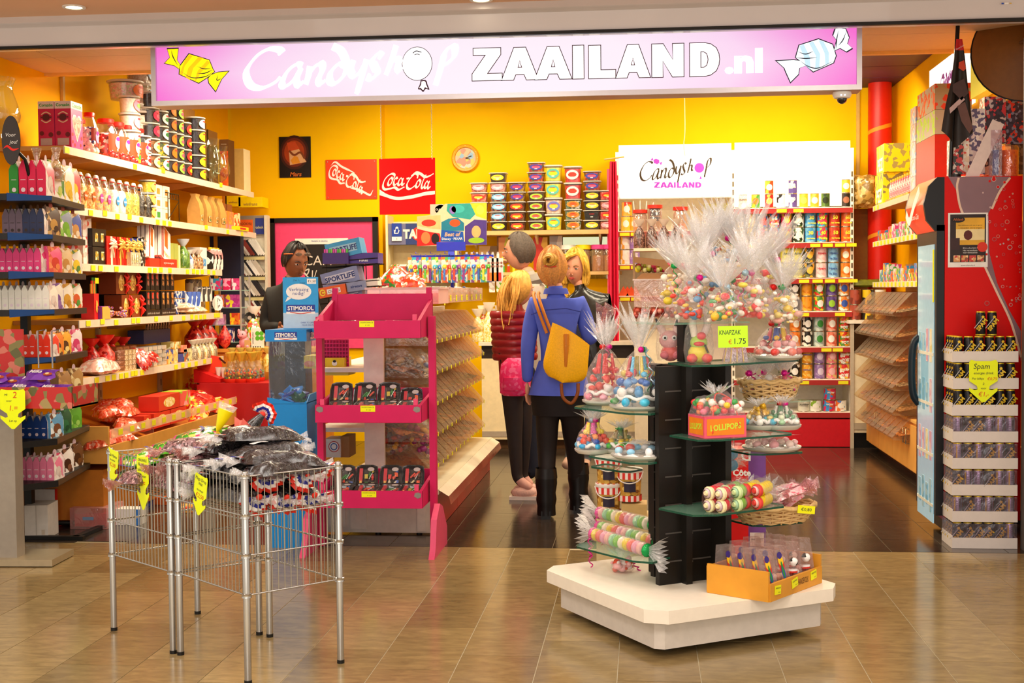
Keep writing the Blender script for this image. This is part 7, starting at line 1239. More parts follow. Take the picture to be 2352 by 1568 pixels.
# bulk sweet stand in front of the left bay
BY=11.3;t=TH('bulk_stand','pale bulk sweet stand with clear scoop bins in front of the left tin bay','display stand',(PY(1506,700,BY).x,BY+.2,0));bx_=t.location.x;bwid=PY(1556,700,BY).x-PY(1456,700,BY).x
b=MB();b.box((0,.1,.55),(bwid,.3,1.1),M('#e8d8b8',.5));ob('cabinet',b,t);SH1=PY(1500,570,BY).z;b=MB();b.box((0,0,SH1-.01),(bwid,.40,.025),M('#e8d4b4',.4));b.prism([(-.2,-.02),(.2,-.02),(.2,-.3)],-.01,.01,M('#e8d4b4',.4),Matrix(((0,0,1,-bwid/2),(1,0,0,0),(0,1,0,SH1),(0,0,0,1))));ob('shelf',b,t)
zb2,zb3=PY(1500,705,BY).z,PY(1500,642,BY).z
b=MB();b.box((0,-.02,(zb2+zb3)/2),(bwid,.40,zb3-zb2),FILM('#f4d8c8',.3,.6,6,milk=.5));b.box((0,-.02,zb3),(bwid+.02,.42,.012),FILM('#fff0e8',.4,.7,6,milk=.7));ob('scoop_bin',b,t);b=MB();b.prism([(-.17,.0),(.17,0),(.1,.05),(-.12,.05)],-.15,.15,M('#8a6038',.4),FM(0,0,zb3+.005));ob('bin_lid',b,t);b=MB();b.prism([(-bwid/2,0),(bwid*.2,-.03),(bwid/2,-.16),(bwid*.42,-.2),(bwid*.1,-.085),(-bwid/2,-.05)],-.01,.01,M('#8a6038',.4),FM(0,-.19,SH1-.07));ob('hood',b,t)
b=MB();q=random.Random(1);cm=[M(c,.35,coat=.4)for c in('#a83030','#c85c50','#8a2424','#d89088')];[b.ball((q.uniform(-.48,.48)*bwid,q.uniform(-.2,.15),zb2-.02-.06*q.random()),(.022,)*3,q.choice(cm),6,4)for _ in range(120)];cm=[M(c,.35,coat=.4)for c in('#d8c830','#a8b030','#e8e0a0','#c8305c')];[b.ball((q.uniform(-.45,.45)*bwid,q.uniform(-.15,.15),zb3+.08+.05*q.random()),(.024,)*3,q.choice(cm),6,4)for _ in range(60)];tag(ob('bulk_sweets',b,t),kind='stuff')
for k in range(4):CB('snack_bag',f'upright bag of dark brown nuts, {ORD[k]} on the bulk stand shelf',0,-2,0,.05,.25,['#4c2c24','#6c443c','#3c2018','#8a6058'],'#d8c4b4',70).location=(bx_-bwid/2+.05+.105*k,BY+.1,SH1+.004)
for k,(x,h)in enumerate(((-.13,.34),(.0,.38),(.22,.36))):b=MB();b.lathe([(.06,0),(.062,h-.06),(.05,h-.03)],14,FILM('#f4e0d8',.2,.5,8,milk=.4));l=MB();l.lathe([(.055,h-.03),(.066,h-.03),(.066,h)],16,M('#d83020',.35));s=MB();[s.box((-.03+.015*j,0,h+.03),(.007,.006,.1),WHITE,TR(0,0,0,0,0,-12+6*j))for j in range(5)]if k==0 else[s.box((0,-.0,.26+.045*j),(.09,.06,.035),M('#34405c',.35))for j in range(3)]if k==1 else s.lathe([(.05,.01),(.05,h*.6)],12,M('#e8c0b0',.5,var=.2));Kind('sweet_jar','jar',b,[('lid',l),('contents',s)]).put(('clear jar with white sticks and red lid on the bulk stand','jar with stacked dark blue packs on the bulk stand','wide clear jar with red lid on the bulk stand')[k],(bx_+x,BY+.24,SH1+.004))
# ------------------------------------------------------------------ drinks cooler and cans at the right
CY0,CY1=7.62,8.15;kx0,kx1=PY(2168,800,CY0).x,PY(2346,800,CY0).x;ctop=PY(2250,405,CY0).z
CRD=M('#d80400',.4,var=.02,spec=.2);BKP=M('#121214',.3)
t=TH('drinks_cooler','tall red drinks cooler with a glass door facing the aisle','cooler',(kx0,CY0,0));kw,kd=kx1-kx0,CY1-CY0
b=MB();b.box((kw/2,kd/2,ctop/2+.06),(kw,kd,ctop-.12),CRD);ob('body',b,t);b=MB();b.box((kw/2,kd/2,.07),(kw-.1,kd-.1,.1),BKP);ob('base',b,t)
fk=lambda px,py:(PY(px,py,CY0).x-kx0,PY(px,py,CY0).z);X=FM(0,-.001,0);GY=M('#8a6a72',.35,var=.1,sc=6);SIL=M('#c8a8a4',.35)
b=MB();b.quad([(*fk(*q),.0006)for q in((2178,406),(2322,406),(2295,440),(2270,490),(2272,580),(2290,650),(2318,712),(2345,760),(2345,830),(2322,740),(2290,672),(2262,612),(2244,560),(2206,490),(2198,440))],GY,X)
for s in([(2202,408),(2198,430),(2204,470),(2212,492)],[(2320,408),(2296,440),(2278,480)],[(2262,612),(2290,672),(2322,740),(2345,820)]):b.ribbon([fk(*q)for q in s],.012,M('#e8c8b0',.3),X,lift=.001)
ob('bottle_graphic',b,t);b=MB();q=random.Random(3)
for k in range(60):
    py=q.uniform(406,700);px=2290+(py-406)*.12+q.gauss(0,26);px=min(px,2342);
    x,z=fk(px,py);r=q.uniform(.003,.015)*(1 if q.random()<.3 else .6);b.disc(X@TR(x,z,0),r,r,q.choice([SIL,M('#d8907c',.3),M('#b06060',.3)]),.002+k*1e-5,12)
    if r>.007:b.disc(X@TR(x,z,0),r*.75,r*.75,CRD,.0028+k*1e-5,12)
tag(ob('bubble_graphic',b,t),kind='stuff')
b=MB();a,c=fk(2177,614),fk(2269,488);px_,pz=(a[0]+c[0])/2,(a[1]+c[1])/2;w,h=c[0]-a[0],c[1]-a[1];P=X@TR(px_,pz,.002)
b.rect(P,w,h,WHITE,.0);b.rect(P@TR(0,.01,0),w*.9,h*.88,M('#2c1c18',.4),.001);b.rect(P@TR(.012,h*.16,0),w*.72,h*.5,M('#e8b030',.4,var=.2,sc=8),.002);b.rect(P@TR(.012,h*.1,0),w*.72,h*.2,M('#f0dca0',.4),.0024)
b.disc(P@TR(-w*.25,h*.38,0),w*.17,h*.06,BLACK,.003,16);b.text('Afslank',P@TR(-w*.25,h*.38,0),M('#c86a30',.4),w=w*.26,lift=.0036,sk=.2);b.disc(P@TR(.0,h*.09,0),.024,.028,M('#5a1410',.3),.003,12);b.rect(P@TR(-w*.33,-h*.07,0),w*.24,h*.22,M('#3a2020',.4),.0035);b.disc(P@TR(w*.36,-h*.13,0),w*.13,w*.13,M('#e0341c',.4),.004,16)
for s,y in(('Het lekkerste ooit om te geven',.27),('... mij anders om te krijgen?',.22)):b.text(s,P@TR(.012,h*y,0),M('#4c3418',.4),w=w*.6,lift=.003)
for s,y in(('Eindelijk!',-.15),('Het verwenkado',-.19),('voor volwassenen',-.23)):b.text(s,P@TR(.012,h*y,0),WHITE,w=w*.36,h=.009,lift=.003)
for k in range(4):b.rect(P@TR(-w*.28+k*w*.2,-h*.34,0),w*.17,h*.12,PR(['#8a4c28','#d89858','#c8342c','#f0c890'],70),.003)
b.text('www.chocola.nl',P@TR(0,-h*.465,0),INK,w=w*.35,lift=.001);tag(ob('side_poster',b,t),'white bordered chocolate poster')
b=MB();D0,D1=.02,kd-.02;b.box((-.02,kd/2,ctop*.47),(.045,kd,ctop*.80),BKP);ob('door_frame',b,t)
zt0,zt1=PY(2160,1205,CY0).z,PY(2160,560,CY0).z
b=MB();b.box((-.043,kd/2,(zt0+zt1)/2),(.006,kd-.10,zt1-zt0),M('#9cc8d8',.08,coat=.5,em=.35));ob('glass_pane',b,t)  # glow put into the pane stands in for the cooler's interior lighting
q=random.Random(2);b=MB()
for k in range(16):b.box((-.047,.07+(kd-.14)*(k%4+.5)/4,zt0+.1+.29*(k//4)+.05),(.002,.055,q.uniform(.12,.2)),PR([('#78b8d8','#a8d0e0'),('#e8d890','#f0e8c8'),('#d8a8c0','#e8d0d8')][q.choice([0,0,0,1,2])],24))
for k in range(4):b.box((-.047,kd/2,zt0+.10+.29*k),(.003,kd-.1,.018),M('#e8e8d8',.4))
b.box((-.047,.06,zt1-.18),(.003,.03,.3),TAGY);tag(ob('bottles_behind_glass',b,t),kind='stuff')
b=MB();hz=(PY(2110,925,CY1).z,PY(2110,772,CY1).z);b.tube(spline([(-.04,kd-.06,hz[0]),(-.075,kd-.06,hz[0]+.06),(-.085,kd-.06,(hz[0]+hz[1])/2),(-.075,kd-.06,hz[1]-.05),(-.04,kd-.06,hz[1])],4),.022,8,M('#14242e',.35));ob('handle',b,t)
za,zb_=PY(2150,530,CY0).z,ctop;ar=[(0,za),(-.05,za),(-.10,za+.06),(-.115,(za+zb_)/2),(-.09,zb_-.05),(-.04,zb_),(0,zb_)]
MX=Matrix(((1,0,0,0),(0,0,1,0),(0,1,0,0),(0,0,0,1)));b=MB();b.prism(ar,0,.03,BKP,MX);b.prism(ar,kd-.03,kd,BKP,MX);b.prism(ar,.03,kd-.03,M('#e86a40',.3,em=.5,var=.1,sc=4),MX);b.add([(x-.003,y,z)for y in(.04,kd-.04)for x,z in(ar[1:4])],[(0,1,4,3),(1,2,5,4)],M('#f04020',.3,em=.5));ob('lit_canopy',b,t)
b=MB();b.ribbon([(-.2,-.03),(-.1,-.08),(.02,0),(.18,.09)],.05,WHITE,FM(-.121,kd/2,(za+zb_)/2,-90));b.text('Coca-Cola',FM(-.119,kd*.4,za+.09,-90),WHITE,w=.2,lift=.002,sk=.3);ob('wave_stripe',b,t)
# can trays
def can(k):
    b=MB();s=k>2;b.lathe([(.022,0),(.0262,.008),(.0262,.12),(.022,.131)],16,M('#a89cb0' if s else '#1c1a1c',.25,metal=.6 if s else .2));r=MB();r.lathe([(.0225,.128),(.0235,.132),(.0225,.135)],16,M('#e8c830',.3,metal=.5));r2=MB();r2.lathe([(.0268,.003),(.0268,.010)],16,M('#c8b030',.3,metal=.4),cap=False)
    p=MB();YL2=M('#d8b428',.4,metal=.2)
    if not s:T=FM(0,-.0268,.062)@Matrix.Rotation(rd(52),4,'Z');p.text('SPAM',T,YL2,w=.075,h=.024,off=.04,lift=.0005);p.ribbon([(-.04,.02),(.04,.02)],.004,M('#b8b4b0',.3),T);p.disc(FM(.006,-.0268,.105),.008,.008,YL2,.0012,8)
    else:
        p.arc(.0264,.012,.122,-128,-112,3,YL2 if k==3 else M('#8c8098',.3,metal=.5));p.arc(.0264,.012,.122,-66,-50,3,M('#1c1a1c',.3));[p.arc(.0264,.02+.012*j,.024+.012*j,-108,-72,4,M('#8c8494',.4))for j in range(8)]
    return Kind('drink_can','can',b,[('rim',r),('rim',r2),('print',p)])
CN_=[can(k)for k in range(5)];SC0=7.39;sx0,sx1=PY(2188,1200,SC0).x,PY(2337,1200,SC0).x;sw=sx1-sx0;CBD=M('#d8d0c8',.55,var=.03);q=random.Random(5)
PAT=['BBbBbs','sBssbs','ssbssb'[::-1],'sBsbsB','sBBsss','BBBBBB','bBBbBB','BBBBBB'];LV='lowest second third fourth fifth sixth seventh topmost'.split()
for i in range(8):
    z=.001+i*.1475;o=TH('can_tray',f'white cardboard tray of drink cans, {LV[i]} tray of the stack','tray',(sx0+sw/2,SC0+.13,z),rd(R.uniform(-1,1)),'stacked can trays');b=MB()
    [b.box(c,d,CBD)for c,d in(((0,-.122,.03),(sw,.004,.06)),((0,.122,.03),(sw,.004,.06)),((-sw/2,0,.035),(.004,.246,.07)),((sw/2,0,.03),(.004,.246,.06)),((0,0,.003),(sw,.246,.004)))];ob('tray_body',b,o)
    if i<5:b=MB();b.box((0,-.1225,.07),(sw,.001,.14),FILM('#f0e8f0',.06,.3,10,milk=.3));b.box((-sw/2,0,.07),(.001,.245,.14),FILM('#f0e8f0',.1,.4,10,milk=.3));ob('film_wrap',b,o)
    for k in range(6):
        ch=PAT[i][k];CN_[q.choice([3,4])if ch=='s' else q.choice([0,1,2])].put(f'{"silver backed" if ch == "s" else "black and yellow"} drink can, {ORD[k]} along the front of the {LV[i]} tray',(sx0+.033+k*(sw-.066)/5,SC0+.04,z+.007),q.uniform(-14,14),'cans in the front rows')
    for k in range(3):CN_[k].put(f'black and yellow drink can, {ORD[k + 1]} back along the aisle side of the {LV[i]} tray',(sx0+.033,SC0+.096+.056*k,z+.007),-60,'cans on the aisle side')
for k,px in enumerate((2252,2278)):CN_[k].put(('first','second')[k]+' of the two black and yellow cans standing on top of the stack',(PY(px,780,SC0+.06).x,SC0+.06,.001+7*.1475+.143),0,'two cans on top')
p=PY(2259,826,SC0-.012);b=MB();X=FM(0,0,0);arrow_sign(b,X,.152,.232);o=tag(ob('arrow_price_card',b,None,p),'yellow arrow price card on the stack of can trays','price card');b=MB()
[b.text(s,X@TR(dx,-dy,0),c,w=w,lift=.0012,sk=.15)for s,dx,dy,w,c in(('Spam',-.012,.04,.085,INK),('energie drink',.0,.075,.105,INK),('Per blikje',-.03,.105,.062,INK),('€0,75',.045,.105,.05,RINK),('2',0,.132,.008,INK),('voor',0,.158,.03,INK),('€1,-',0,.19,.055,RINK))];ob('handwriting',b,o)
# things on top of the cooler, flag, round dish
p=PY(2195,400,7.70);t=TH('flag','dark furled cola flag on a black pole above the cooler','flag',(p.x,7.70,ctop));b=MB();b.tube([(-.03,0,0),(-.02,0,.3),(.012,0,.95)],.012,7,BKP);b.lathe([(.03,0),(.03,.02)],10,BKP);ob('pole',b,t)
ff=lambda px,py:(PY(px,py,7.69).x-p.x,PY(px,py,7.69).z-ctop)
L_e,R_e=[(2196,90),(2192,130),(2184,190),(2172,240),(2162,300)],[(2210,90),(2216,130),(2222,190),(2228,240),(2234,305)]
def flagpt(u,v):k=v*4;i=min(3,int(k));f=k-i;l=[L_e[i][j]+(L_e[i+1][j]-L_e[i][j])*f for j in(0,1)];r=[R_e[i][j]+(R_e[i+1][j]-R_e[i][j])*f for j in(0,1)];x,z=ff(l[0]+(r[0]-l[0])*u,l[1]+(r[1]-l[1])*u+36*v**6*(1-abs(2*u-1)));return(x,-.02*sin(u*9)*v-.01,z)
FD=M('#2c2420',.5,var=.08);b=MB();b.grid(flagpt,12,16,FD);b.grid(lambda u,v:(lambda q:(q[0],q[1]-.003,q[2]))(flagpt(u,v*.16)),8,3,M('#c81c18',.5))
for pts,c in((((2200,145),(2212,140),(2216,160),(2210,165),(2199,158)),'#d84828'),(((2178,250),(2208,222),(2214,230),(2180,262)),'#c8a8a4'),(((2186,195),(2212,182),(2222,215),(2206,232),(2186,212)),'#4c3430'),(((2196,245),(2214,235),(2232,295),(2224,308),(2206,280)),'#6a4840')):b.quad([(ff(*q)[0],-.036,ff(*q)[1])for q in pts],M(c,.5,var=.1))
b.text('Coca-Cola',FM(*[ff(2203,110)[0],-.03,ff(2203,110)[1]])@Matrix.Rotation(.5,4,'Z'),WHITE,w=.05);ob('cloth',b,t)
p=PY(2362,112,7.75);b=MB();b.lathe([(.0,.10),(.12,.075),(.3,.0),(.31,-.004),(.29,-.01),(.1,.06)],40,M('#7c4c1c',.5,var=.08),cap=False);b.lathe([(.305,-.002),(.314,-.003),(.305,-.008)],40,BKP,cap=False);o=tag(ob('round_dish',b,None,p,rd(-18),rd(78),0),'large round brown woven dish hung above the cooler, cut by the picture edge','decoration');b=MB();b.tube([(-.04,0,.1),(0,0,.14),(.04,0,.1)],.01,6,M('#5c3814',.5));ob('hanger',b,o)
SB2=[(2186,400,2212,320,7.72,['#c82c2c','#e8d8c8','#1c1814'],'red and white'),(2210,400,2226,318,7.74,['#e8d0b0','#d83c2c','#f0e8d8'],'cream and red'),(2224,400,2262,250,7.78,['#f0e8e0','#e8d8d8','#5c5078'],'white wrapped'),(2262,330,2310,222,7.85,['#2c2434','#c8bcc0','#c83440','#3c3448'],'dark wrapped'),(2312,330,2360,230,7.87,['#2c2840','#d83c30','#8088a8','#3c3450'],'dark blue wrapped'),(2262,400,2300,330,7.88,['#3c3040','#e8e0d8','#5c4858'],'grey wrapped'),(2322,400,2360,318,7.9,['#5c4838','#3c3430','#8a7460'],'brown'),(2272,400,2300,380,7.69,['#e8802c','#f0a050'],'small orange')]
for x0,y0,x1,y1,Y,c,lb in SB2:o=pbox('sweet_box',f'{lb} box among the stock on top of the cooler','box',x0,y0,x1,y1,Y,.12,PR(c,60,coat=.5),group='boxes on the cooler')
b=MB();b.lathe([(.05,0),(.052,.16),(.045,.175)],14,FILM('#ffd0a0',.2,.5,10));c_=MB();c_.lathe([(.045,.004),(.045,.15)],12,BAGM(['#f07820','#f09040','#e0601c'],50));Kind('sweet_jar','jar',b,[('contents',c_)]).put('clear jar of orange sweets on the cooler',(PY(2318,400,7.7).x,7.70,ctop+.001));b=MB();b.box((0,0,.13),(.06,.05,.26),FILM('#f0e0e8',.25,.6,10,milk=.5));c_=MB();c_.box((0,0,.08),(.03,.02,.14),M('#3458b0',.4));Kind('blister_box','box',b,[('blue_stick',c_)]).put('clear box holding a blue stick, on the cooler',(PY(2285,400,7.68).x,7.67,ctop+.001))
b=MB();b.box((0,0,.16),(.07,.002,.36),M('#e8d4cc',.4));tag(ob('price_sheet',b,None,(PY(2232,390,7.66).x,7.655,ctop),0,0,rd(25)),'long white price sheet leaning over the cooler top','card')
# right wall: shelves, bins, cabinets, lit sign
RXF=2.02;ry=lambda px,X=RXF,py=600:PX(px,py,X).y
t=TH('wall_shelving','wooden wall shelves with clear bins along the right wall','shelving',((RXF+XR)/2,10,0));SW=XR-RXF;RZ=[PX(2006,475,RXF).z,PX(2008,556,RXF).z,PX(2023,648,RXF).z]
ye,yn=ry(2006),8.3
for i,z in enumerate(RZ):
    s=ob('shelf',None,t,(0,0,z));b=MB();b.box((0,(ye+yn)/2-10,-.012),(SW,ye-yn,.025),SHW);ob('board',b,s);b=MB();b.box((-SW/2-.003,(ye+yn)/2-10,-.02),(.006,ye-yn,.045),M('#e8dcb8' if i else '#e0c8a8',.4));ob('edge_strip',b,s)
    for k in range(2 if i==0 else 13):ob('price_tag',tgm,s,(-SW/2-.008,ye-10-.1-.16*k,-.02))
for r in range(6):
    for k in range(9):
        o=ob('bin',bm_,t,(-SW/2+.17,ye-10-.15-k*.2,RZ[2]-.26-r*.185),pi);ob('contents',fl_[(k+r)%3],o)
b=MB();b.box((SW/2-.02,(ye+yn)/2-10,1.0),(.03,ye-yn,1.3),M('#d8b070',.5));ob('back_panel',b,t)
BW2=M('#e8a850',.45,var=.06,sc=8);cyn=8.2;cye=PZ(1985,1030,0).y-.1;ch=PX(2050,945,1.98).z
t=TH('base_cabinet','row of light wooden base cabinets along the right wall','cabinet',((1.98+XR)/2,(cyn+cye)/2,0));cw_=XR-2.0;cl=cye-cyn;b=MB();b.box((0,0,ch/2+.03),(cw_-.02,cl,ch-.08),BW2);ob('body',b,t);b=MB();b.box((.04,0,.04),(cw_-.1,cl,.08),M('#3c2814',.6));ob('plinth',b,t);b=MB();b.box((-.01,0,ch),(cw_,cl,.02),M('#f0b860',.4));ob('top',b,t)
nd=6;dl=cl/nd
for k in range(nd):
    b=MB();b.box((0,0,0),(.018,dl-.006,ch-.12),BW2);d=ob('door',b,t,(-cw_/2-.004,cl/2-dl*(k+.5),ch/2+.03));b=MB();s=-1 if k%2==0 else 1;y=s*(dl/2-.05);b.tube([(-.01,y,.02),(-.035,y,.02),(-.035,y,.13),(-.01,y,.13)],.006,7,CHR);ob('handle',b,d)
t=TH('lit_sign','white illuminated shop sign seen from the side on the right wall','sign',(XR-.06,0,0));y0,y1=PX(2136,200,XR-.06).y,PX(2226,150,XR-.06).y;z0,z1=PX(2180,262,XR-.06).z,PX(2180,130,XR-.06).z;b=MB();b.box((.02,(y0+y1)/2,(z0+z1)/2),(.05,y0-y1,z1-z0),M('#fffefa',.4,var=0,em=.95));ob('lit_box',b,t)
X=FM(-.006,(y0+y1)/2,(z0+z1)/2,-90);k_=(y0-y1)/1550;logo(t,X,lambda px,py:((px-800)*k_*1.2,(150-py)*k_*1.3+.05),.8,PUR,PUR,.03);b=MB();b.text('ZAAILAND',X@TR(.05,-.14,0),PUR,w=.5,off=.05);ob('block_lettering',b,t)
b=MB();ya=PX(2240,180,XR-.05).y;b.box((XR-.05,ya-.35,(z0+z1)/2),(.08,.62,z1-z0),M('#e8dc50',.5,em=.25));tag(ob('lit_box',b),'plain yellow green light box beside the side sign','sign')  # plain box with weak emission set in its material
b=MB();x0,x1=PY(1996,300,12.3).x,PY(2050,300,12.3).x;b.lathe([((x1-x0)/2,0),((x1-x0)/2,ZP)],24,M('#c81c10',.4,var=.04));b.v=[(x+(x0+x1)/2,y+12.35,z)for x,y,z in b.v];cl_=ST('wall_back_right',b,'round red column with yellow bands in the back right corner')
for k,z in enumerate((2.86,2.38,1.9,1.4)):b=MB();r=(x1-x0)/2+.002;n=14;vs=[(r*cos(rd(-180+180*i/n)),r*sin(rd(-180+180*i/n)),zz+.09*i/n)for i in range(n+1)for zz in(-.018,.018)];b.add(vs,[(2*i,2*i+2,2*i+3,2*i+1)for i in range(n)],M('#d88a1c',.5));ob('yellow_band',b,cl_,((x0+x1)/2,12.35,z))
def RB(lb,px0,px1,z,h,c,d=.12,X=RXF+.02,sc=30,grp=None,txt=None):y0,y1=ry(px0,X),ry(px1,X);b=MB();b.box((d/2,0,h/2),(d,y0-y1,h),PR(c,sc)if len(c)>1 else M(c[0],.4));txt and b.text(txt,FM(-.001,0,h*.3,-90),WHITE,w=(y0-y1)*.7,off=.03);tag(ob('sweet_box',b,None,(X,(y0+y1)/2,z)),lb,'box',grp)
z=RZ[0];RB('tall yellow display carton, lower one, at the far end of the right wall shelf',2010,2028,z,.27,['#f4e810','#f4e810','#8a8458'],.25,txt='PEZ');RB('tall yellow display carton stacked on the other, right wall shelf',2013,2030,z+.272,.24,['#f4e810','#f4e810','#a8a060'],.25,txt='PEZ')
for k in range(12):b=MB();b.lathe([(.022,0),(.024,.09),(.012,.12),(.012,.14)],10,BAGM(['#e85c70','#f08c98','#f0d0c8'],60));l=MB();l.lathe([(.014,.135),(.014,.155)],8,M('#e8c830',.4));Kind('sweet_bottle','bottle',b,[('cap',l)]).put(f'small pink sweet bottle with yellow cap, {ORD[k]} from the far end',(RXF+.05,ry(2034)-.098*k,z+.03),0,'pink sweet bottles');
RB('low orange yellow tray carrying the pink bottles',2033,2086,z,.028,['#f0b818','#e88c18'],.09)
for k in range(5):RB(f'blue and white cube box, {ORD[k]} from the bottom of its stack',2090,2102,z+.13*k,.128,['#a8c0e0','#f0e0d8','#e8b0a0'],.12,grp='cube box stack')
RB('large red carton lowest in the stack behind the flag',2104,2146,z,.36,['#b81410'],.25);RB('green edged grey carton above the large red carton',2104,2146,z+.362,.17,['#a89c94','#a89c94','#98c820'],.25);RB('red edged grey carton topmost behind the flag',2106,2146,z+.534,.18,['#a8988c','#a8988c','#d83828'],.25)
q=random.Random(7);BRT=['#e84c8c','#f0c830','#e83c2c','#5cb048','#f0e8e0','#3c8cc8','#e8a0b8','#f08030']
for r,z in((1,RZ[1]),(2,RZ[2])):
    for k in range(13):h=q.uniform(.06,.17);px=2012+8*k+4*r;RB(f'small bright candy packet, {ORD[k]} along the {("middle", "lower")[r - 1]} right wall shelf',px,px+7,z,h,q.sample(BRT,3),.1,grp='bright packets on the right wall')
b=MB();b.prism([(-.1,0),(.14,0),(.14,.17)],-.01,.01,M('#1c6ca8',.4,var=.15,sc=20),FM(0,0,0,-70));tag(ob('triangle_card',b,None,(RXF+.16,ry(2075),RZ[2]+.06)),'blue triangular card behind the packets on the lower right shelf','card')
# white glass topped counter between the tins and the right wall
t=TH('display_counter','white display counter with a dark glass front beside the tin shelves','counter',(PY(2000,900,12.0).x,12.15,0));b=MB();b.box((0,0,.5),(.32,.3,.72),M('#f4e4c0',.45));ob('front',b,t);b=MB();b.box((0,-.155,1.0),(.3,.01,.24),M('#3c2818',.08,coat=1));b.box((0,0,1.0),(.3,.28,.24),M('#4c3420',.3));ob('glass_front',b,t);b=MB();b.box((0,0,1.14),(.4,.36,.03),M('#fff4e0',.4));ob('top',b,t);b=MB();b.box((-.165,-.15,.56),(.03,.03,1.12),M('#c8b8a0',.4));b.box((0,-.15,.2),(.32,.02,.06),M('#b8a890',.4));b.box((0,-.0,.08),(.3,.2,.16),BLACK);ob('frame',b,t)
for k,(dx,c,lb)in enumerate(((-.12,['#7c3428','#a84c38','#3c6c50'],'dark red'),(-.01,['#2c2a28','#e8c020','#3c3834'],'black and yellow'),(.10,['#f0ece4','#f0ece4','#3c58b0'],'white and blue'))):
    for j in range(2):tin(c,.136,'',c[1],14).put(f'{("lower", "upper")[j]} {lb} tin on the white display counter',(t.location.x+dx,12.1,1.157+.138*j),0,'tins on the display counter')
RB_=M('#6c7018',.4,var=.2);b=MB();pillow(b,.34,.16,.05,RB_,3);tag(ob('olive_bag',b,None,(t.location.x+.02,12.22,1.47)),'olive green bag lying on the display counter tins','bag of sweets')
pbox('brown_shelf_end','brown wooden shelving dimly seen behind the red column','shelving',1958,700,2024,480,12.42,.1,M('#8a5414',.6,var=.1));b=MB();pillow(b,.2,.3,.08,BAGM(['#b89850','#d8c080','#8a6c34'],20),3);tag(ob('hanging_bag',b,None,PY(1985,440,12.2),0,rd(90)),'big clear bag hanging on the back wall beside the tins','bag of sweets')
# ------------------------------------------------------------------ gift tower in front
UV=Vector((.53,-.848,0));VV=Vector((.848,.53,0));TC_=Vector((.185,5.67,0));TA=math.degrees(math.atan2(VV.y,VV.x));TX=TR(TC_.x,TC_.y,0,TA)
t=TH('display_tower','black display tower with glass shelves on a white octagonal base','display stand',TC_,rd(TA))
oc=lambda h,c:[(h,-h+c),(h,h-c),(h-c,h),(-h+c,h),(-h,h-c),(-h,-h+c),(-h+c,-h),(h-c,-h)]
b=MB();b.prism(oc(.475,.07),.15,.203,M('#efe6d4',.4,var=.03));ob('base_slab',b,t);b=MB();b.prism(oc(.415,.03),.035,.152,M('#d8d0c4',.5,var=.05));ob('base_plinth',b,t);b=MB();[b.lathe([(.02,0),(.02,.036)],10,BLACK,TR(x,y,0))for x in(-.3,.3)for y in(-.3,.3)];ob('castor',b,t)
BKW=M('#16130f',.4,var=.15,sc=8)
for k in range(4):
    s=1 if k%2 else-1;b=MB();X=TR(0,0,0,0 if k<2 else 90);b.box((.02*s,s*.075,.66),(.36 if s<0 else .30,.03,.93),BKW,X);pn=ob('slotted_board',b,t)
    for j in range(7):b=MB();b.box((.02*s,s*.075-.016,.3+.12*j),(.30,.003,.006),M('#4c4844',.4),X);ob('slot',b,pn)
GLS=M('#8fc4a8',.06,var=0,alpha=.32,coat=.5);GED=M('#0c4a34',.15,var=0)
def gshelf(L,F_,R_,z):
    a,f,r=PZ(*L,z),PZ(*F_,z),PZ(*R_,z);k=a+r-f;c=.18;P=[a.lerp(f,.04),a.lerp(f,1-c),f.lerp(r,c),f.lerp(r,.96),r.lerp(k,.1),k.lerp(a,.1)][:6];P=[a.lerp(k,.12),a.lerp(f,.06),a.lerp(f,1-c),f.lerp(r,c),f.lerp(r,.94),r.lerp(k,.12),r.lerp(k,.92),k.lerp(a,.08)]
    I=TX.inverted();q=[I@p for p in P];b=MB();b.prism([(p.x,p.y)for p in q][::1],z-.008,z,GLS);b.fm=b.fm;n=len(q);b.add([(p.x*1.0,p.y,zz)for zz in(z-.0082,z+.0002)for p in q],[(i,(i+1)%n,n+(i+1)%n,n+i)for i in range(n)],GED);o=ob('glass_shelf',b,t);return o
GZ={}
for n_,L,F_,R_,z in(('a',(1530,832),(1600,840),(1845,825),1.135),('b',(1310,933),(1475,952),(1578,938),.93),('d',(1533,998),(1618,1012),(1830,995),.84),('e',(1345,1045),(1470,1066),(1590,1048),.725),('f',(1353,1070),(1440,1083),(1478,1076),.634),('g',(1675,1033),(1730,1043),(1850,1037),.736),('h',(1507,1165),(1610,1186),(1812,1160),.542),('i',(1672,1192),(1740,1208),(1850,1197),.43),('j',(1315,1252),(1485,1295),(1560,1272),.32)):gshelf(L,F_,R_,z);GZ[n_]=z
PLT=M('#d8d4cc',.3,metal=.3,var=.06)
def plume(b,r,h,seed,n=34,mat=None):
    q=random.Random(seed);mat=mat or FLM2
    for k in range(n):
        a=6.28*k/n+q.uniform(-.2,.2);l=h*q.uniform(.6,1.1);o=r*q.uniform(.4,1.15);w=.35+q.random()*.35;b.add([(.012*cos(a),.012*sin(a),0),(o*cos(a-w/2)*.55,o*sin(a-w/2)*.55,l*.6),(o*cos(a),o*sin(a),l),(o*cos(a+w/2)*.6,o*sin(a+w/2)*.6,l*.55)],[(0,1,2),(0,2,3)],mat)
def curl(b,p,c,seed,l=.12,r=.009):
    q=random.Random(seed);dx,dy=q.uniform(-.05,.05),q.uniform(-.06,.0);b.tube([(p[0]+dx*k/24+r*cos(k*.9),p[1]+dy*k/24-.01+r*sin(k*.9),p[2]-l*k/24)for k in range(25)],.0028,4,c,cap=False)
RBN=['#d81c8c','#1c9a4c','#a8c8d8','#d8201c','#d8a828','#b8b4c0']
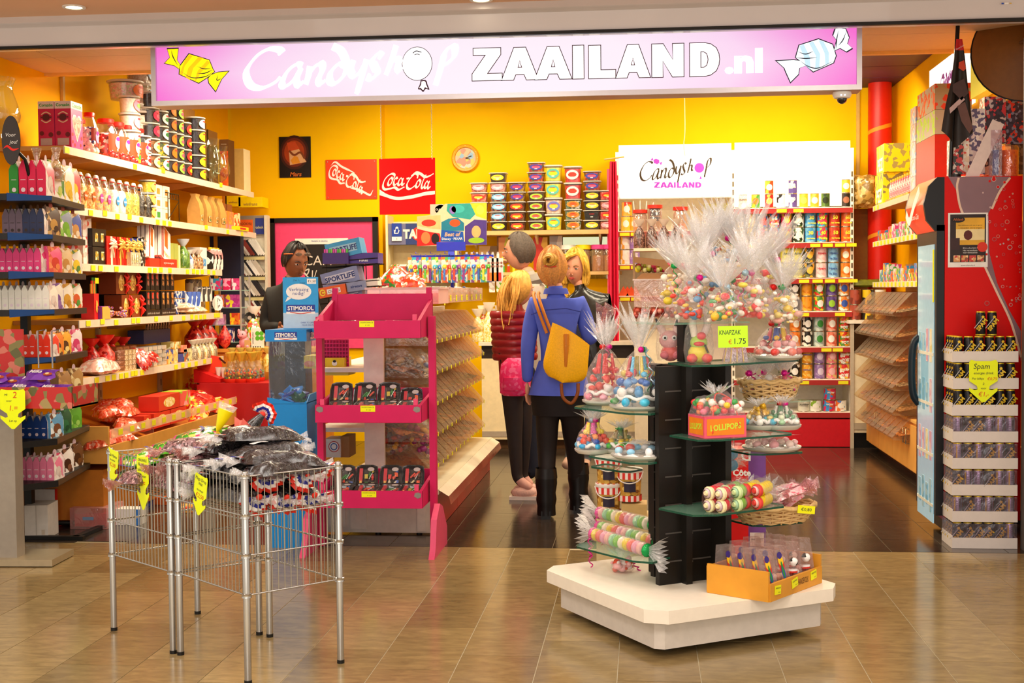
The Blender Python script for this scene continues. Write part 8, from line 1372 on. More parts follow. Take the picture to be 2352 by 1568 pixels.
def cake(lb,px,py,z,r,h,lay,seed,tray=PLT,neck=.72,pl=.10,rib=(0,2)):
    """sweets cake on a tray, wrapped in clear film with a gathered plume"""
    p=PZ(px,py,z);t=TH('wrapped_sweet_cake',lb,'sweet cake',(p.x,p.y,z+.001),R.uniform(0,6),'wrapped gifts on the tower');q=random.Random(seed)
    b=MB();b.lathe([(r*.85,0),(r*1.02,.012),(r*1.04,.02),(r*.98,.02),(r*.8,.006)],24,tray);ob('tray',b,t);b=MB();hh=h*neck;n=len(lay)
    for i,cs in enumerate(lay):
        cm=[M(c,.35,coat=.4)for c in cs];rr=r*(.86-.34*i/max(1,n-1)if n>1 else .8);zz=.02+hh*.62*i/n;m=max(6,int(rr/.012));s=rr*2.6/m
        for ring in(1,.5):[b.ball((rr*ring*cos(6.28*k/m+i),rr*ring*sin(6.28*k/m+i),zz+s*.5+(1-ring)*.012),(s*q.uniform(.45,.7),s*q.uniform(.45,.7),min(s*.6,hh*.36/n+.006)*q.uniform(.6,1.1)),cm[(k+seed)%len(cm)],8,6)for k in range(int(m*(1 if ring==1 else .6)))]
        if i==1 or n==1:b.tube([(rr*1.06*cos(6.28*k/40),rr*1.06*sin(6.28*k/40),zz-.004+.007*sin(k*1.3))for k in range(41)],.008,6,M('#f4f0ea',.5),cap=False)
        if i==n-1 and n>2:[b.tube([(rr*.8*cos(k),rr*.8*sin(k),zz),(rr*.55*cos(k),rr*.55*sin(k),zz+hh*.34)],[.010,.006],6,cm[k%len(cm)])for k in range(9)]
    ob('sweets',b,t);b=MB();q2=[q.uniform(.92,1.06)for _ in range(16)];b.lathe([(r*1.0,.012),(r*.97,hh*.3),(r*.78,hh*.62),(r*.4,hh*.88),(r*.12,hh)],18,FLM,cap=False);ob('film',b,t)
    b=MB();plume(b,r*.95,h*(1-neck)+pl,seed);b.v=[(x,y,zz+hh)for x,y,zz in b.v];ob('film_plume',b,t);b=MB()
    for k in rib:curl(b,(r*.1,-r*.2,hh),M(RBN[k],.25,metal=.4),seed+k,h*.5);b.ball((r*.1*(k-1),-r*.15,hh),(.016,.014,.014),M(RBN[k],.25,metal=.4),7,5)
    ob('ribbon',b,t);return t
cake('tall red wrapped sweets cake on the upper left glass shelf',1392,928,.93,.105,.36,[['#e88ca0','#f0b0c0'],['#e8e0dc','#d84838'],['#d82c28','#e84c40'],['#c81c1c','#d83030']],1,pl=.06,rib=(0,3));cake('tall blue wrapped sweets cake, nearest on the upper left glass shelf',1468,940,.93,.125,.36,[['#2cb0d8','#48c0e0','#3c9a50'],['#f0ece4','#3c8cc0'],['#2c68b8','#5c98d0'],['#4cb8e0','#d8c050','#c83c3c']],2,pl=.10,rib=(0,1,2))
cake('rainbow wrapped sweets cake on the lower left glass shelf',1362,1040,.725,.08,.20,[['#2ca0d8','#3cb0e0'],['#2c50a8','#e84c2c'],['#e83c2c','#f09040'],['#c83c8c','#e8d030']],3,pl=.0,rib=(2,0));cake('green and yellow wrapped sweets cake on the lower left glass shelf',1428,1040,.725,.075,.15,[['#3cb030','#5cc040'],['#f0d020','#e8c020'],['#8a7030','#4c6c2c','#a89040']],4,pl=.0,rib=(1,));cake('flat pale blue wrapped sweets dish in front of the lower left shelf',1472,1052,.725,.125,.07,[['#8cc8e8','#f0f0f0','#58b8e0','#d82c28','#a8d8f0']],5,pl=-.0,rib=(),neck=.9)
cake('gold topped wrapped sweets cake beside the lollipop box',1745,985,.84,.075,.14,[['#3cb8d8','#f0f0e8'],['#f0e8d0','#e8d080'],['#d8a820','#e8c040']],6,pl=.0,rib=(4,));cake('green wrapped sweets cake at the right end of the lollipop shelf',1796,985,.84,.08,.15,[['#a8d0a8','#f0f0e8','#88c098'],['#d8e0c0','#68a878'],['#4c7c58','#d8d4c8']],7,pl=.0,rib=(3,0));cake('flat pink marshmallow pie in a silver dish on the right glass shelf',1772,1034,.736,.125,.07,[['#f0c0c0','#e8a8b0','#f4dcd4']],8,pl=.0,rib=(),neck=.9)
cake('strawberry pink wrapped sweets cake on the top glass shelf',1786,826,1.135,.105,.22,[['#d83c34','#e88070'],['#f0b8b8','#e89090'],['#d83c50','#3c60b0','#e8c030']],9,pl=.10,rib=(3,0,1))
def mixwrap(lb,px,py,Y,r,h,cols,seed,rib=(0,1)):
    p=PY(px,py,Y);t=TH('wrapped_gift',lb,'gift wrap',p,R.uniform(0,6),'cellophane gifts heaped on the tower top');q=random.Random(seed);b=MB();cm=[M(c,.3,coat=.4)for c in cols]
    for k in range(46):a,rr,zz=q.uniform(0,6.28),r*.85*q.random()**.5,q.uniform(.01,h*.45);s=q.uniform(.3,1)*.022;b.ball((rr*cos(a),rr*sin(a),zz),(s*q.uniform(.6,1.3),s,s*q.uniform(.5,1)),q.choice(cm),7,5,TR(0,0,0,0,q.uniform(-15,15)))
    ob('sweets',b,t);b=MB();b.lathe([(r*.8,0),(r*1.08,h*.15),(r,h*.35),(r*.5,h*.55),(r*.15,h*.62)],14,FLM,cap=False);ob('film',b,t);b=MB();plume(b,r*1.8,h*.66,seed,46);b.v=[(x,y,z+h*.6)for x,y,z in b.v];ob('film_plume',b,t);b=MB();[curl(b,(0,-r*.3,h*.6),M(RBN[k],.25,metal=.4),seed+k,h*.6)for k in rib];[b.ball((.02*(k-1),-r*.3,h*.6),(.018,.015,.015),M(RBN[k],.25,metal=.4),7,5)for k in rib];ob('ribbon',b,t)
b=MB();p0,p1=TX.inverted()@PY(1570,740,5.75),TX.inverted()@PY(1810,740,5.75);b.box((.02,.04,1.305),(.42,.36,.008),GLS);ob('glass_shelf',b,t);b=MB();b.box((.02,.04,1.22),(.05,.05,.17),BKW);ob('upper_post',b,t)
MXC=[['#e8b830','#d83c2c','#f0e8dc','#5c98c8'],['#f0e0d0','#e84c50','#3c9a4c','#f0c030'],['#f4ece0','#f0c0b8','#e83c3c','#e8d050'],['#e8c838','#f0d878','#f0b0a0','#fff4e0']]
for k,(px,py,Y,r,h,lb)in enumerate(((1590,735,5.62,.085,.30,'with yellow and red sweets, front left'),(1660,738,5.52,.08,.24,'with tiny mixed sweets, front middle'),(1730,730,5.6,.085,.32,'with a big yellow ball, front right'),(1800,742,5.75,.08,.26,'with yellow chick shapes, far right'),(1620,690,5.8,.09,.34,'with coloured balls, rear left'),(1705,690,5.85,.09,.36,'with white sweets, rear middle'),(1770,690,5.9,.085,.30,'with silver strips, rear right'),(1548,690,5.95,.07,.26,'with small beads, far left'),(1660,640,5.9,.08,.30,'highest of the heap'))):mixwrap(f'clear cellophane gift {lb} on the tower top',px,py,Y,r,h,MXC[k%4],40+k,((0,1),(2,),(0,2),(3,1))[k%4])
def figure(nm,lb,px,py,z,parts):p=PZ(px,py,z);t=TH(nm,lb,'sweet figure',(p.x,p.y,z+.001));t.scale=(.84,)*3;b=MB();[b.ball((x,y,zz),(a,c_,e),M(col,.4,coat=.3),10,7)if not isinstance(a,list)else b.tube(a,c_,8,M(col,.4,coat=.3))for col,x,y,zz,a,c_,e in parts];ob('figure',b,t);b=MB();b.lathe([(.07,.0),(.08,.06),(.07,.17),(.03,.25),(.04,.29)],12,FLM,cap=False);ob('film',b,t)
figure('sweet_fox','pink pointed eared sweet figure with big round eyes on the top glass shelf',1540,828,1.135,[('#e85850',0,0,.04,.05,.045,.045),('#f0b0b0',-.005,-.01,.11,.055,.045,.05),('#f4d0c8',0,0,0,[(-.035,0,.14),(-.055,0,.18),(-.075,0,.215)],[.022,.018,.006],0),('#f4d0c8',0,0,0,[(.03,0,.14),(.035,0,.19),(.04,0,.23)],[.022,.018,.006],0),('#1c181c',0,0,0,[(-.062,-.006,.19),(-.076,-.006,.22)],[.012,.004],0),('#1c181c',0,0,0,[(.03,-.012,.18),(.034,-.012,.215)],[.012,.004],0)]+[(c,s*.024-.005,-.052-d,.12,e,e,e)for s in(-1,1)for c,d,e in(('#f4f4f0',0,.014),('#141414',.010,.007))]+[('#e8707c',.03,-.03,.03,.025,.02,.022),('#e8707c',-.03,-.03,.03,.025,.02,.022)])
figure('sweet_rabbit','long eared yellow and green sweet figure with red lips on the top glass shelf',1605,832,1.135,[('#f0d840',0,0,.045,.055,.05,.05),('#b0d050',0,-.005,.10,.045,.04,.04),('#e85058',.012,-.035,.135,.024,.02,.02),('#d82c30',.0,-.045,.095,.028,.01,.012),('#f4e8d8',0,0,0,[(-.02,0,.13),(-.03,0,.19),(-.022,0,.25)],[.018,.02,.010],0),('#f4dcd8',0,0,0,[(.02,0,.13),(.045,0,.19),(.03,0,.25)],[.018,.02,.010],0),('#e8605c',-.035,-.04,.022,.028,.022,.024),('#e8605c',.04,-.04,.022,.028,.022,.024),('#2c2420',0,0,0,[(.03,-.03,.09),(.045,-.04,.05)],[.005,.005],0)])
p=PY(1684,797,5.3);b=MB();b.box((0,0,.042),(.118,.002,.086),M('#b8f020',.5,var=.02));o=tag(ob('price_card',b,None,(p.x,5.3,p.z),0,0,rd(-1)),'lime green handwritten price card on the top glass shelf','price card');b=MB();X=FM(0,-.0012,.042);b.text('KNAPZAK',X@TR(-.012,.018,0),INK,w=.085,h=.018,sk=.08);b.text('€',X@TR(-.012,-.02,0),RINK,h=.018);b.text('1.75',X@TR(.028,-.018,0),INK,w=.045,h=.022);ob('handwriting',b,o)
b=MB();b.prism([(-.05,0),(.06,0),(.045,.075),(-.035,.075)],-.03,.03,FILM('#e8d8e0',.3,.6,10,milk=.5),FM(0,0,0));[b.tube([(-.045+.028*k,-.032,.0),(-.03+.02*k,-.032,.08)],.003,5,M('#d8b880',.5))for k in range(4)];b.disc(FM(.005,-.034,.07),.035,.012,RED,0,12);p2=PZ(1686,830,1.135);o=tag(ob('stick_pack',b,None,(p2.x,p2.y,1.136)),'clear pack of wooden sticks under the lime price card','packet')
# lollipop box
p=PZ(1648,1003,.84);t2=TH('lollipop_box','pink and orange lollipop box heaped with lollipops under film','box',(p.x,p.y+.03,.841),rd(TA-8));PKB=M('#e85870',.4);b=MB();b.box((0,0,.045),(.19,.15,.09),PKB)
for X,w,s in((FM(0,-.0755,.045),.17,'LOLLIPOPS'),(FM(-.0955,0,.045,-90),.13,'LOLLIPOPS')):b.rect(X,w,.068,M('#e8821c',.4),.0006);b.text(s,X@Matrix.Rotation(.06,4,'Z'),M('#c8d838',.4),w=w*.82,h=.026,off=.04,lift=.0014)
ob('carton',b,t2);b=MB();q=random.Random(3);cm=[M(c,.3,coat=.5)for c in('#d82c2c','#e8c030','#3c9a4c','#f0e8dc','#e8708c','#f08030')];[b.ball((q.uniform(-.085,.085),q.uniform(-.065,.065),.09+.055*q.random()),(.016,.014,.014),q.choice(cm),7,5)for _ in range(70)];tag(ob('lollipops',b,t2),kind='stuff');b=MB();pillow(b,.2,.16,.085,FLM,3,X=TR(0,0,.09),flat=.0);plume(b,.09,.06,4,18);b.v=[(x,y,z+(.17 if abs(x)<.1 and i>=len(b.v)-72 else 0))for i,(x,y,z)in enumerate(b.v)];ob('film',b,t2);b=MB();b.tube(spline([(-.06,-.078,.02),(-.04,-.05,.14),(.0,-.01,.178),(.05,-.05,.14),(.06,-.078,.05)],5),.003,5,RED);b.tube([(-.05,0,.16),(0,0,.18),(.06,.02,.2)],.003,5,M('#2c8a3c',.3));ob('ribbon',b,t2)
# wicker baskets
WK=M('#d8b478',.6,var=.12,sc=60)
def wicker(lb,px,py,z,a,c_,h,seed,rz):
    p=PZ(px,py,z);t=TH('wicker_basket',lb,'basket',(p.x,p.y,z+.002),rd(rz));b=MB()
    for k in range(9):s=.78+.22*(k/8)**.7;b.tube([(a*s*cos(6.28*i/40),c_*s*sin(6.28*i/40),.006+h*k/8+.004*sin(i*pi/2*1.0+k*pi))for i in range(41)],.0055,5,WK,cap=False)
    b.lathe([(.0,.004),(.78,.004)],24,WK,cap=False,sx=a,sy=c_);ob('weave',b,t);b=MB();[b.tube([(a*s0*cos(w),c_*s0*sin(w),zz)for s0,zz in((.76,.0),(.9,h*.5),(1.02,h))],.004,4,WK)for w in[6.28*k/22 for k in range(22)]];ob('stakes',b,t);b=MB();b.tube([(a*1.03*cos(6.28*i/40),c_*1.03*sin(6.28*i/40),h+.006*sin(i*2))for i in range(41)],.009,6,WK,cap=False);ob('rim',b,t);return t
gz=.95;t3=wicker('wicker basket of wrapped sweets under the top shelf, right side',1768,918,gz,.15,.10,.085,1,TA);t4=wicker('low wicker basket of pink packets on the lowest right glass shelf',1778,1197,.43,.19,.12,.07,2,TA-6)
b=MB();b.prism([(-.14,-.11),(.14,-.11),(.14,.11),(-.14,.11)],-.006,0,GLS);ob('glass_shelf',b,t,tuple(TX.inverted()@Vector((*t3.location[:2],gz))))
for k,(dx,c)in enumerate(((-.08,['#f0e0d8','#e8b8a8','#f4ece0']),(.06,['#f0c8b8','#e8a060','#d85c70']),(-.01,['#f4ece4','#e8d0c0','#f0f0f0']))):p=t3.location;mixwrap(f'small cellophane gift, {ORD[k]} in the upper wicker basket',1700,800,5.8,.055,.15,c,60+k,(0,))or setattr(COL.objects[-1].parent,'location',(p.x+dx,p.y+.02*k-.02,p.z+.03))
q=random.Random(4)
for k in range(10):b=MB();pillow(b,.16,.05,.02,BAGM(['#f0a8b0','#e87888','#f4d0d0','#f0b8c0'],60),k,nu=6,nv=4);f=MB();frill(f,.05,.05,FILM('#f8d0d4',.3,.7),k,TR(.08,0,0));p=t4.location;Kind('sweet_packet','packet',b,[('film_end',f)]).put(f'pink wrapped packet, {ORD[k]} in the low wicker basket',(p.x+q.uniform(-.09,.09),p.y+q.uniform(-.05,.05),p.z+.06+.012*k*.7),q.uniform(-40,70),'pink packets in the low basket',ry=-20)
p=PY(1852,1170,t4.location.y-.1);b=MB();b.box((0,0,0),(.075,.002,.034),TAGY);b.text('€0,80',FM(0,-.0015,0),INK,w=.045);tag(ob('price_card',b,None,p,rd(8),0,rd(5)),'yellow price card on the rim of the low wicker basket','price card')
# rose bouquets and ropes on the front shelf
def rose(b,x,y,z,r,c1,c2):T=FM(x,y,z,-25);[b.lathe([(r*(1-.27*k),.0),(r*(1.05-.27*k),r*.5+.004*k),(r*(.85-.27*k),r*.75+.006*k)],12,M(c1 if k%2==0 else c2,.5),T@TR(.0015*(-1)**k,.001*k,0),cap=k==2)for k in range(3)]
for k,(px,py,dz,c1,c2,st,lb)in enumerate(((1645,1176,0,'#f0e0b0','#d8c0c8','#d83c44','cream roses with red bodies'),(1682,1172,0,'#c8e0a0','#a8d0a8','#8cc048','pale green roses'),(1728,1168,0,'#d84038','#f0c0b8','#f0d020','red roses with yellow bodies'),(1650,1132,.085,'#58a888','#7cc0a0','#2ca0c8','sea green roses with blue bodies'))):
    p=PZ(px,py,.542);t2=TH('rose_bouquet',f'wrapped bouquet of four marshmallow {lb}','sweet bouquet',(p.x,p.y,.543+dz),rd(-22),'rose bouquets on the front shelf')
    for i in range(2):
        for j in range(2):b=MB();rose(b,(i-.5)*.05,0,.026+.05*j,.027,c1,c2);ob('rose',b,t2);b=MB();[b.ball(((i-.5)*.05,.035+.03*m,.026+.05*j),(.026,.022,.026),M(st,.5),8,6)for m in range(4)];ob('marshmallow_rope',b,t2)
    b=MB();b.lathe([(.06,-.01),(.062,.14),(.02,.2),(.04,.25),(.06,.29)],12,FLM,TR(0,0,.05,0,-90),cap=False);ob('film',b,t2);b=MB();plume(b,.07,.08,k+9,16);b.v=[(x,z+.2,y+.05)for x,y,z in b.v];ob('film_plume',b,t2)
for k,(a_,c_,dz)in enumerate((((1335,1232),(1520,1290),.03),((1345,1216),(1545,1270),.03),((1350,1212),(1530,1256),.085))):
    p0,p1=PZ(*a_,.32),PZ(*c_,.32);d=p1-p0;t2=TH('candy_roll',f'clear twisted roll of pastel round sweets, {("nearest", "middle", "upper")[k]} on the lowest glass shelf','sweet roll',(p0+p1)/2+Vector((0,0,dz)),math.atan2(d.y,d.x),'candy rolls');n=11;l=d.length*.62;cs=['#e8d028','#7cc040','#f0b0a8','#e86858','#f0e0c8','#98d0a0','#e8a0b8']
    for i in range(n):b=MB();b.lathe([(.02,-.0),(.028,.006),(.028,.018),(.02,.024)],12,M(cs[(i*3+k)%7],.45),TR(-l/2+l*i/n,0,0,0,0,90));ob('round_sweet',b,t2)
    b=MB();b.lathe([(.032,-l/2-.01),(.034,0),(.032,l/2+.01)],12,FLM,TR(0,0,0,0,0,90),cap=False)
    for s in(-1,1):frill(b,.11,.12,FLM2,k+s+5,TR(s*(l/2+.02),0,0,0 if s>0 else 180,90),n=16,amp=.02)
    ob('film',b,t2);b=MB();[b.ball((s*(l/2+.015),0,.0),(.016,.03,.03),M(RBN[1 if s>0 else 0],.25,metal=.4),8,6)for s in(-1,1)];curl(b,(-l/2,-.02,0),M(RBN[0],.25,metal=.4),k,.14);ob('ribbon',b,t2)
mixwrap('small pink cellophane gift lying under the lowest glass shelf',1420,1300,5.6,.05,.10,['#f0b0b0','#e85030','#f4e0dc'],90,(0,));setattr(COL.objects[-1].parent,'location',PZ(1430,1312,.204))
# wooden crate with party bags
pc=[PZ(1620,1362,.204),PZ(1772,1380,.204),PZ(1890,1335,.204)];t2=TH('wooden_crate','wooden crate of clear party bags on the white tower base','crate',(pc[0]+pc[2])/2,math.atan2((pc[2]-pc[1]).y,(pc[2]-pc[1]).x));cwd,cdp=(pc[2]-pc[1]).length,(pc[1]-pc[0]).length;PIN=M('#d8962c',.5,var=.1,sc=10)
for nm,c,d in(('front_board',(0,-cdp/2,.035),(cwd,.012,.07)),('back_board',(0,cdp/2,.055),(cwd,.012,.11)),('side_board',(-cwd/2,0,.06),(.012,cdp,.12)),('side_board',(cwd/2,0,.06),(.012,cdp,.12)),('base_board',(0,0,.006),(cwd,cdp,.01))):b=MB();b.box(c,d,PIN);ob(nm,b,t2)
for k,(x,s)in enumerate(((-.37,'PAPEGAAI'),(-.05,'VOETBAL'),(.32,'SPEENTJES'))):b=MB();b.box((0,0,0),(.05,.0015,.036),TAGY);b.text(s,FM(0,-.001,.008),INK,w=.04);b.text('€1,00',FM(.01,-.001,-.01),INK,w=.016);ob('price_tag',b,t2,(x*cwd,-cdp/2-.008,.04+.004*k),0,0,rd((4,-10,-6)[k]))
b=MB();b.text('HANDEVOLK',FM(.12*cwd,-cdp/2-.0065,.04),M('#4c2c10',.6),w=.09,h=.025);ob('stencil',b,t2)
def pbag(kind):
    b=MB();b.prism([(-.035,0),(.035,0),(.03,.09),(.022,.15),(-.022,.15),(-.03,.09)],-.022,.022,FILM('#f8ece8',.10,.45,20,milk=.45),FM(0,0,0));c=MB();cm=[M(x,.35,coat=.3)for x in(['#e8b8a0','#f0d8a0','#e86c60','#f4ece4']if kind==0 else['#d82c28','#f0ece8','#2c50b0','#f0b8a8'])]
    for k in range(6):c.ball((-.018+.018*(k%3),0,.02+.026*(k//3)),(.012,.013,.012),cm[k%4],7,5)
    d=MB()
    if kind==0:X=FM(.0,-.024,.09)@Matrix.Rotation(.22,4,'Z');[d.disc(X@TR(0,y,0),a,e,M(cc,.4),.0005*i,12)for i,(y,a,e,cc)in enumerate(((0,.011,.035,'#d82c1c'),(.012,.010,.018,'#f0c820'),(.03,.010,.012,'#3c2c7c'),(-.03,.007,.026,'#2c50b0'),(-.02,.004,.03,'#2c8a3c')))]
    else:d.ball((.006,-.014,.082),(.016,)*3,PR(['#f4f4f0','#141414','#f4f4f0'],70),10,7);d.lathe([(.02,0),(.02,.006)],12,RED,TR(0,-.01,.045));d.lathe([(.02,.006),(.02,.012)],12,M('#f0f0f0',.4),TR(0,-.01,.045))
    return Kind('party_bag','bag of sweets',b,[('sweets',c),('toy',d)])
PBK=[pbag(0),pbag(1)];PL_=Matrix.Translation(t2.location)@Matrix.Rotation(t2.rotation_euler.z,4,'Z')
for k in range(16):r,c_=divmod(k,4);kd_=0 if c_<2 else 1;p=PL_@Vector(((-.36+.24*c_)*cwd,(-.33+.21*r)*cdp,.012));PBK[kd_].put(f'clear party bag with a {("parrot", "football")[kd_]}, {ORD[r]} row back, {ORD[c_ % 2]} in its half',p,TA-10+R.uniform(-12,12),'party bags in the crate',1.2,rx=-6)
# popcorn tubs and red carton behind the tower
STR2=PR(['#d8281c','#f4ece0'],11,kind='W',st=(1,1,.01));b=MB();b.lathe([(.055,0),(.065,.15)],22,PR(['#c89838','#e8c468','#8a5c20','#d8ac48'],60));r_=MB();r_.arc(.0595,.0,.03,0,360,24,STR2,lift=.004);r_.arc(.064,.115,.15,0,360,24,STR2,lift=.003);l=MB();l.lathe([(.067,.148),(.07,.15),(.07,.165),(.06,.168)],22,M('#f4f0e8',.35));l.tube(spline([(-.07,-.01,.15),(-.05,-.05,.11),(0,-.07,.095),(.05,-.05,.11),(.07,-.01,.15)],4),.003,5,WHITE);d=MB();d.arc(.061,.05,.105,-115,-60,6,M('#2c2438',.4),lift=.004);PT=Kind('popcorn_tub','tub',b,[('striped_band',r_),('lid',l),('label',d)])
FY=6.75
for k,(px,py,lb)in enumerate(((1398,1182,'lower left'),(1398,1120,'upper left'),(1446,1148,'right hand'))):p=PY(px,py,FY);PT.put(f'red and white striped popcorn tub, {lb} one behind the tower',(p.x,FY,p.z),0,'popcorn tubs behind the tower')
p=PY(1420,1182,FY);b=MB();b.box((0,0,p.z/2),(.30,.24,p.z),M('#e0c890',.55));tag(ob('wooden_stand',b,None,(p.x+.04,FY+.02,0)),'pale wooden box stand under the popcorn tubs','stand');p2=PY(1448,1150,FY);b=MB();b.box((0,0,(p2.z-p.z)/2-.003),(.13,.15,p2.z-p.z-.008),M('#d0b070',.55));tag(ob('wooden_block',b,None,(p2.x+.02,FY,p.z+.001)),'pale wooden block under the right hand popcorn tub','block')
a,c=PY(1677,1232,6.7),PY(1716,1030,6.7);b=MB();w=c.x-a.x;b.box((w/2,0,c.z/2),(w,.2,c.z),M('#d81418',.35));b.box((w+.045,.02,c.z/2),(.09,.16,c.z),M('#7c4c9c',.4));X=FM(w*.62,-.101,PY(1700,1080,6.7).z);b.text('Côte',X,WHITE,w=.09,off=.04);b.text('d',X@TR(.02,.1,0),WHITE,h=.08);b.rect(FM(w+.045,-.061,.18),.07,.07,WHITE,.001);b.text('0840 0910',FM(w+.045,-.062,.18),INK,w=.06);tag(ob('floor_display',b,None,(a.x,6.72,0)),'tall red and purple chocolate floor display behind the tower','display box')
# ------------------------------------------------------------------ people: one continuous body each, joints read off the photograph
def skin_body(mb,J,bones,mats):
    """J: name -> (point, radius); bones: (a, b, material key); one skinned surface, coloured by its nearest bone"""
    ks=list(J);me=bpy.data.meshes.new('body');me.from_pydata([J[k][0]for k in ks],[(ks.index(a),ks.index(b))for a,b,_ in bones],[])
    o=bpy.data.objects.new('body',me);COL.objects.link(o);o.modifiers.new('s','SKIN');sm=o.modifiers.new('u','SUBSURF');sm.levels=sm.render_levels=2
    for i,k in enumerate(ks):v=me.skin_vertices[0].data[i];v.radius=(J[k][1],)*2;v.use_root=i==0
    dg=bpy.context.evaluated_depsgraph_get();m=bpy.data.meshes.new_from_object(o.evaluated_get(dg));vs=[v.co.copy()for v in m.vertices];by={}
    seg=[(Vector(J[a][0]),Vector(J[b][0]),c,(J[a][1]+J[b][1])/2)for a,b,c in bones]
    for p in m.polygons:
        c=p.center;best=None
        for a,b,k,r in seg:ab=b-a;t=max(0,min(1,(c-a).dot(ab)/max(1e-9,ab.length_squared)));d=(c-a-ab*t).length-r*.6;best=min(best,(d,k))if best else(d,k)
        by.setdefault(best[1],[]).append(tuple(p.vertices))
    n0=len(mb.v);mb.v+=[tuple(v)for v in vs]
    for k,fs in by.items():
        if mats[k]not in mb.mats:mb.mats.append(mats[k])
        i=mb.mats.index(mats[k]);mb.f+=[tuple(n0+q for q in f)for f in fs];mb.fm+=[i]*len(fs)
    bpy.data.objects.remove(o);bpy.data.meshes.remove(m)
G=lambda x,s:math.exp(-(x/s)**2)
def hpt(u,v,k=1.0,hair=0):
    """point of a face shaped head, facing -Y; u turns round, v from chin (0) to crown (1)"""
    a=2*pi*u;b=pi*(v-.5);x,y,z=sin(a)*cos(b),-cos(a)*cos(b),sin(b);f=max(0,-y)
    w=.073*(1-.22*max(0,-z)**1.3);d=.095*(1-.10*max(0,-z));X,Y,Z=x*w,y*d,z*.118
    Y-=f**2*(.026*G(x,.17)*G(z+.16,.17)*(1+.5*(-z))+.006*G(x,.30)*G(z+.52,.12)+.008*G(x,.3)*G(z+.82,.16)+.005*G(z-.22,.1)*G(x,.5));Y+=f**2*.011*(G(x-.36,.17)+G(x+.36,.17))*G(z-.04,.12)
    if hair:n=Vector((X,Y,Z)).normalized()*hair;X+=n.x;Y+=n.y;Z+=n.z
    return(X*k,Y*k,Z*k)
def add_head(mb,X,skin,lip,eye,brow,k=1.0):
    mb.grid(lambda u,v:hpt(u,v,k),44,30,skin,X)
    for s in(-1,1):
        mb.ball((s*.030*k,-.079*k,.004*k),(.0135*k,.010*k,.0075*k),M('#e8e0d8',.3),9,6,X);mb.ball((s*.030*k,-.0865*k,.004*k),(.006*k,.004*k,.006*k),eye,8,5,X)
        mb.tube([(s*.014*k,-.096*k,.020*k),(s*.03*k,-.097*k,.026*k),(s*.048*k,-.084*k,.021*k)],[.0025*k,.004*k,.002*k],6,brow,X);mb.tube([(s*.016*k,-.086*k,.009*k),(s*.03*k,-.092*k,.0125*k),(s*.045*k,-.078*k,.006*k)],.0026*k,6,skin,X)
        mb.ball((s*.073*k,.012*k,-.012*k),(.008*k,.018*k,.028*k),skin,9,7,X);mb.ball((s*.010*k,-.102*k,-.036*k),(.007*k,.008*k,.006*k),skin,7,5,X)
    mb.tube([(-.022*k,-.084*k,-.062*k),(0,-.0985*k,-.059*k),(.022*k,-.084*k,-.062*k)],[.002*k,.0048*k,.002*k],7,lip,X);mb.tube([(-.018*k,-.084*k,-.066*k),(0,-.097*k,-.069*k),(.018*k,-.084*k,-.066*k)],[.002*k,.0055*k,.002*k],7,lip,X)
def hair_cap(X,mat,k,th,front,low,seed=0,n=30,vol=.004):
    """cap of hair: starts above height front(|u|) on the face side, reaches down to low at the back"""
    q=random.Random(seed);ph=[q.uniform(0,6)for _ in range(5)];b=MB()
    def fn(u,v):
        du=abs(((u+.5)%1)-.5)*2;lo=front+(low-front)*min(1,max(0,(du-.22)/.28))**.8;vv=lo+(1-lo)*v;w=vol*(sin(u*62+ph[0])+.6*sin(u*118+ph[1])+.5*sin(u*30+v*7+ph[2]))
        return hpt(u,vv,k,th*(.5+.5*min(1,v*4))+w)
    b.grid(fn,90,14,mat,X);return b
def strands(b,X,mat,pts,n,spread,r,seed):
    q=random.Random(seed)
    for i in range(n):o=Vector((q.gauss(0,spread),q.gauss(0,spread*.6),q.gauss(0,spread*.4)));b.tube(spline([Vector(p)+o*(.5+.5*j/len(pts))+Vector((q.gauss(0,.006),q.gauss(0,.006),0))for j,p in enumerate(pts)],3),[r*(1-.6*j/(3*len(pts)-2))for j in range(3*len(pts)-2)],5,mat,X)
def hand(mb,p,d,side,mat,s=1.0,curl_=.5):
    """palm, four unequal bent fingers and a thumb from the side of the palm; d = pointing direction"""
    d=Vector(d).normalized();w=Vector(side).normalized();n=d.cross(w).normalized();p=Vector(p);mb.ball((0,0,0),(.022*s,.014*s,.045*s),mat,10,8,Matrix(((w.x,n.x,d.x,p.x+d.x*.04*s),(w.y,n.y,d.y,p.y+d.y*.04*s),(w.z,n.z,d.z,p.z+d.z*.04*s),(0,0,0,1))))
    for k,l in enumerate((.066,.076,.071,.055)):o=p+d*.07*s+w*(.028-.0185*k)*s;f=l*s;mb.tube([o,o+d*f*.42+n*.004*s,o+d*f*.75+n*f*.22*curl_,o+d*f*.95+n*f*.5*curl_],[.0088*s,.0082*s,.0074*s,.005*s],7,mat)
    o=p+d*.025*s+w*.022*s;mb.tube([o,o+d*.025*s+w*.022*s+n*.008*s,o+d*.052*s+w*.026*s+n*.016*s],[.012*s,.010*s,.006*s],7,mat)
SKN,SKD=M('#d89878',.5,var=.05),M('#8c5638',.5,var=.05);HB,HK_,HGY=M('#c8983c',.55,var=.25,sc=60),M('#1c1412',.5,var=.2),M('#564a40',.6,var=.35,sc=80)
